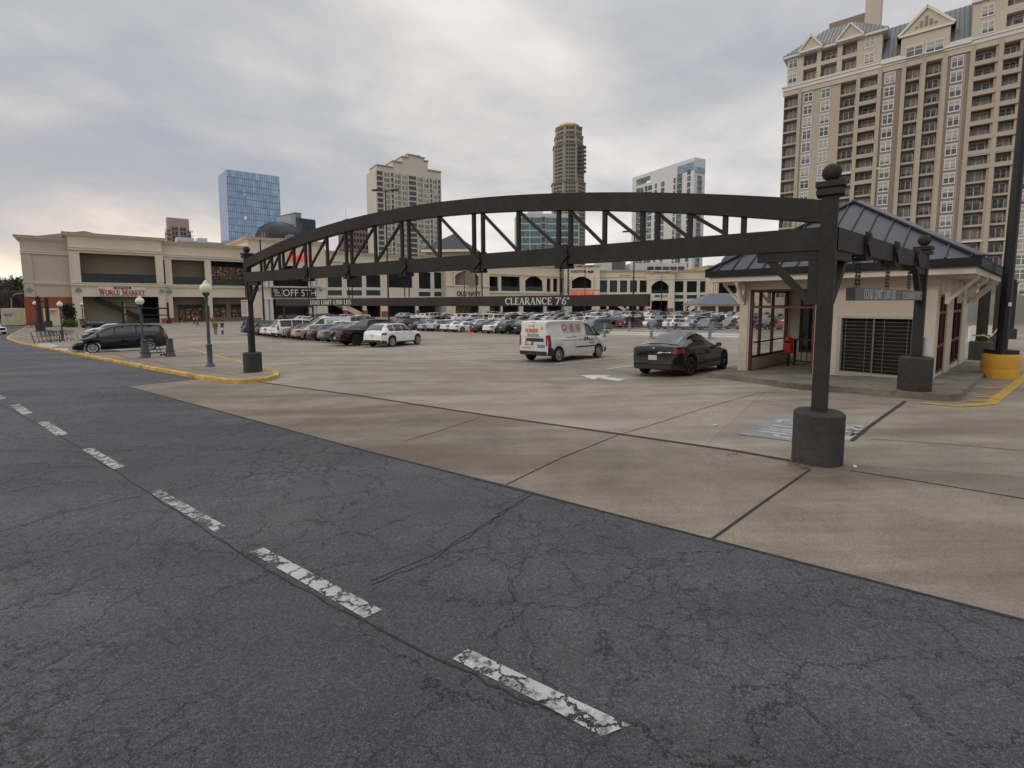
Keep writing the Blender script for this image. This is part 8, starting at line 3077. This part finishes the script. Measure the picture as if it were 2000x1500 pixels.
def person(px, py, label, top, legs, rz, stride=.22, arm=.0, H=1.74, hold=False):
    p = gp(px, py)
    t = thing('person', label, 'person', p, rz, 'people walking in the car park')
    k = H / 1.74
    hipz, kn, an = .92 * k, .50 * k, .08 * k
    sh = 1.43 * k
    V = [(0, 0, hipz), (0, 0, 1.15 * k), (0, 0, 1.36 * k), (0, 0, 1.50 * k), (0, .01, 1.60 * k), (0, .015, 1.72 * k),
         (.19, 0, sh), (.23, -.04 + arm, 1.14 * k), (.24, -.14 - arm, .92 * k), (.24, -.17 - arm, .84 * k),
         (-.19, 0, sh), (-.23, .03, 1.14 * k), (-.24, .05, .92 * k), (-.24, .04, .84 * k),
         (.09, 0, hipz - .06), (.10, -stride * .6, kn), (.10, -stride * .7, an), (.10, -stride * .7 - .16, an - .04),
         (-.09, 0, hipz - .06), (-.10, stride * .3, kn), (-.10, stride, an + .03), (-.10, stride - .14, an - .03)]
    E = [(0, 1), (1, 2), (2, 3), (3, 4), (4, 5), (2, 6), (6, 7), (7, 8), (8, 9), (2, 10), (10, 11), (11, 12), (12, 13), (0, 14), (14, 15), (15, 16), (16, 17), (0, 18), (18, 19), (19, 20), (20, 21)]
    R = [(.15, .11), (.14, .10), (.17, .11), .055, .085, .075, .065, .045, .035, .03, .065, .045, .035, .03, .085, .058, .042, .035, .085, .058, .042, .035]
    skin_obj('body', V, E, R, M_SKIN, t)
    # coat over torso and arms, trousers over legs
    idx = [1, 0, 2, 6, 7, 8, 10, 11, 12]
    CV = [V[i] for i in idx]
    CE = [(0, 1), (0, 2), (2, 3), (3, 4), (4, 5), (2, 6), (6, 7), (7, 8)]
    skin_obj('jacket', CV, CE, [(.185, .14), (.19, .145), (.20, .14), .085, .068, .055, .085, .068, .055], top, t)
    idx = [0, 14, 15, 16, 18, 19, 20]
    TV = [V[i] for i in idx]
    skin_obj('trousers', TV, [(0, 1), (1, 2), (2, 3), (0, 4), (4, 5), (5, 6)], [(.165, .125), .105, .078, .065, .105, .078, .065], legs, t)
    MB().ball((0, .03, 1.665 * k), .105, 12, (.9, 1.05, 1.05)).build('hair', M_HAIR, t, 60)
    m = MB(); m.ball((.10, -stride * .7 - .07, .05), .06, 8, (.8, 2.2, .8)); m.build('shoe', M_SHOE, t, 60)
    m = MB(); m.ball((-.10, stride - .05, .07), .06, 8, (.8, 2.2, .8)); m.build('shoe', M_SHOE, t, 60)
    m = MB(); m.ball((0, -.075, 1.655 * k), .018, 6); m.build('nose', M_SKIN, t, 60)
    if hold:
        m = MB(); m.box(.19, .29, -.35, -.05, .55, .85); m.build('shopping_bag', mat('paper_bag_white', (.6, .6, .6), .7), t)
person(421.5, 654.5, 'person in brown coat and dark trousers walking away beside the person in blue', mat('coat_brown', (.16, .075, .045), .8), mat('trousers_grey', (.16, .15, .15), .8), .4)
person(435, 653, 'person in navy blue jacket and jeans walking behind the lamp', mat('jacket_navy', (.03, .045, .12), .8), mat('jeans_blue', (.035, .05, .10), .8), -.3, hold=True)
person(386, 635.5, 'person in rust coloured coat by the lit shop entrance', mat('coat_rust', (.30, .10, .06), .8), mat('trousers_black', (.02, .02, .022), .8), 2.6)
person(379.5, 633.5, 'person in grey top just left of the rust coloured coat', mat('top_grey', (.25, .26, .29), .8), mat('trousers_black', (.02, .02, .022), .8), 2.6)
person(416, 632, 'person in orange jacket half hidden by the nearest globe lamp', mat('jacket_orange', (.42, .16, .06), .8), mat('trousers_brown', (.10, .07, .05), .8), .2)
# fallen leaves and litter near the big plinth
LEAF = mat('fallen_leaf', (.17, .065, .03), .8, var=.4, vs=20)
rng = random.Random(9)
m = MB()
for (px, py, n, sx_, sy_) in ((1554, 905, 60, 10, 4), (1572, 917, 25, 8, 4), (1432, 890, 14, 8, 1.5), (1925, 745, 16, 5, 2)):
    for _ in range(n):
        q = gp(px + rng.gauss(0, sx_), py + rng.gauss(0, sy_))
        a = rng.random() * 6.28
        s = rng.uniform(.010, .026)
        u, v = Vector((math.cos(a), math.sin(a), rng.uniform(-.3, .3))) * s, Vector((-math.sin(a), math.cos(a), rng.uniform(0, .5))) * s * .6
        c = q + Vector((0, 0, .014 + rng.random() * .012))
        m.add([c - u, c - v, c + u, c + v], [(0, 1, 2, 3)])
o = m.build('leaf_litter', LEAF); o['kind'] = 'stuff'; tag(o, 'rust brown fallen leaves gathered along the joint by the big plinth', 'leaf litter')
for k, (px, py, s, lb) in enumerate([(1397, 832, .035, 'white scrap of paper on the concrete left of the stencil'), (1670, 913, .035, 'pale scrap of litter right of the big plinth'), (230, 756, .03, 'tiny white scrap at the tip of the concrete apron')]):
    q = gp(px, py)
    o = MB().prism([(-s, 0), (s, 0), (s * .8, .012), (-s * .9, .016)], -s * .5, s * .6).build('paper_scrap', mat('paper_white', (.6, .6, .58), .8))
    o.location = q + Vector((0, 0, .012)); o.rotation_euler = (0, 0, k); tag(o, lb, 'litter')
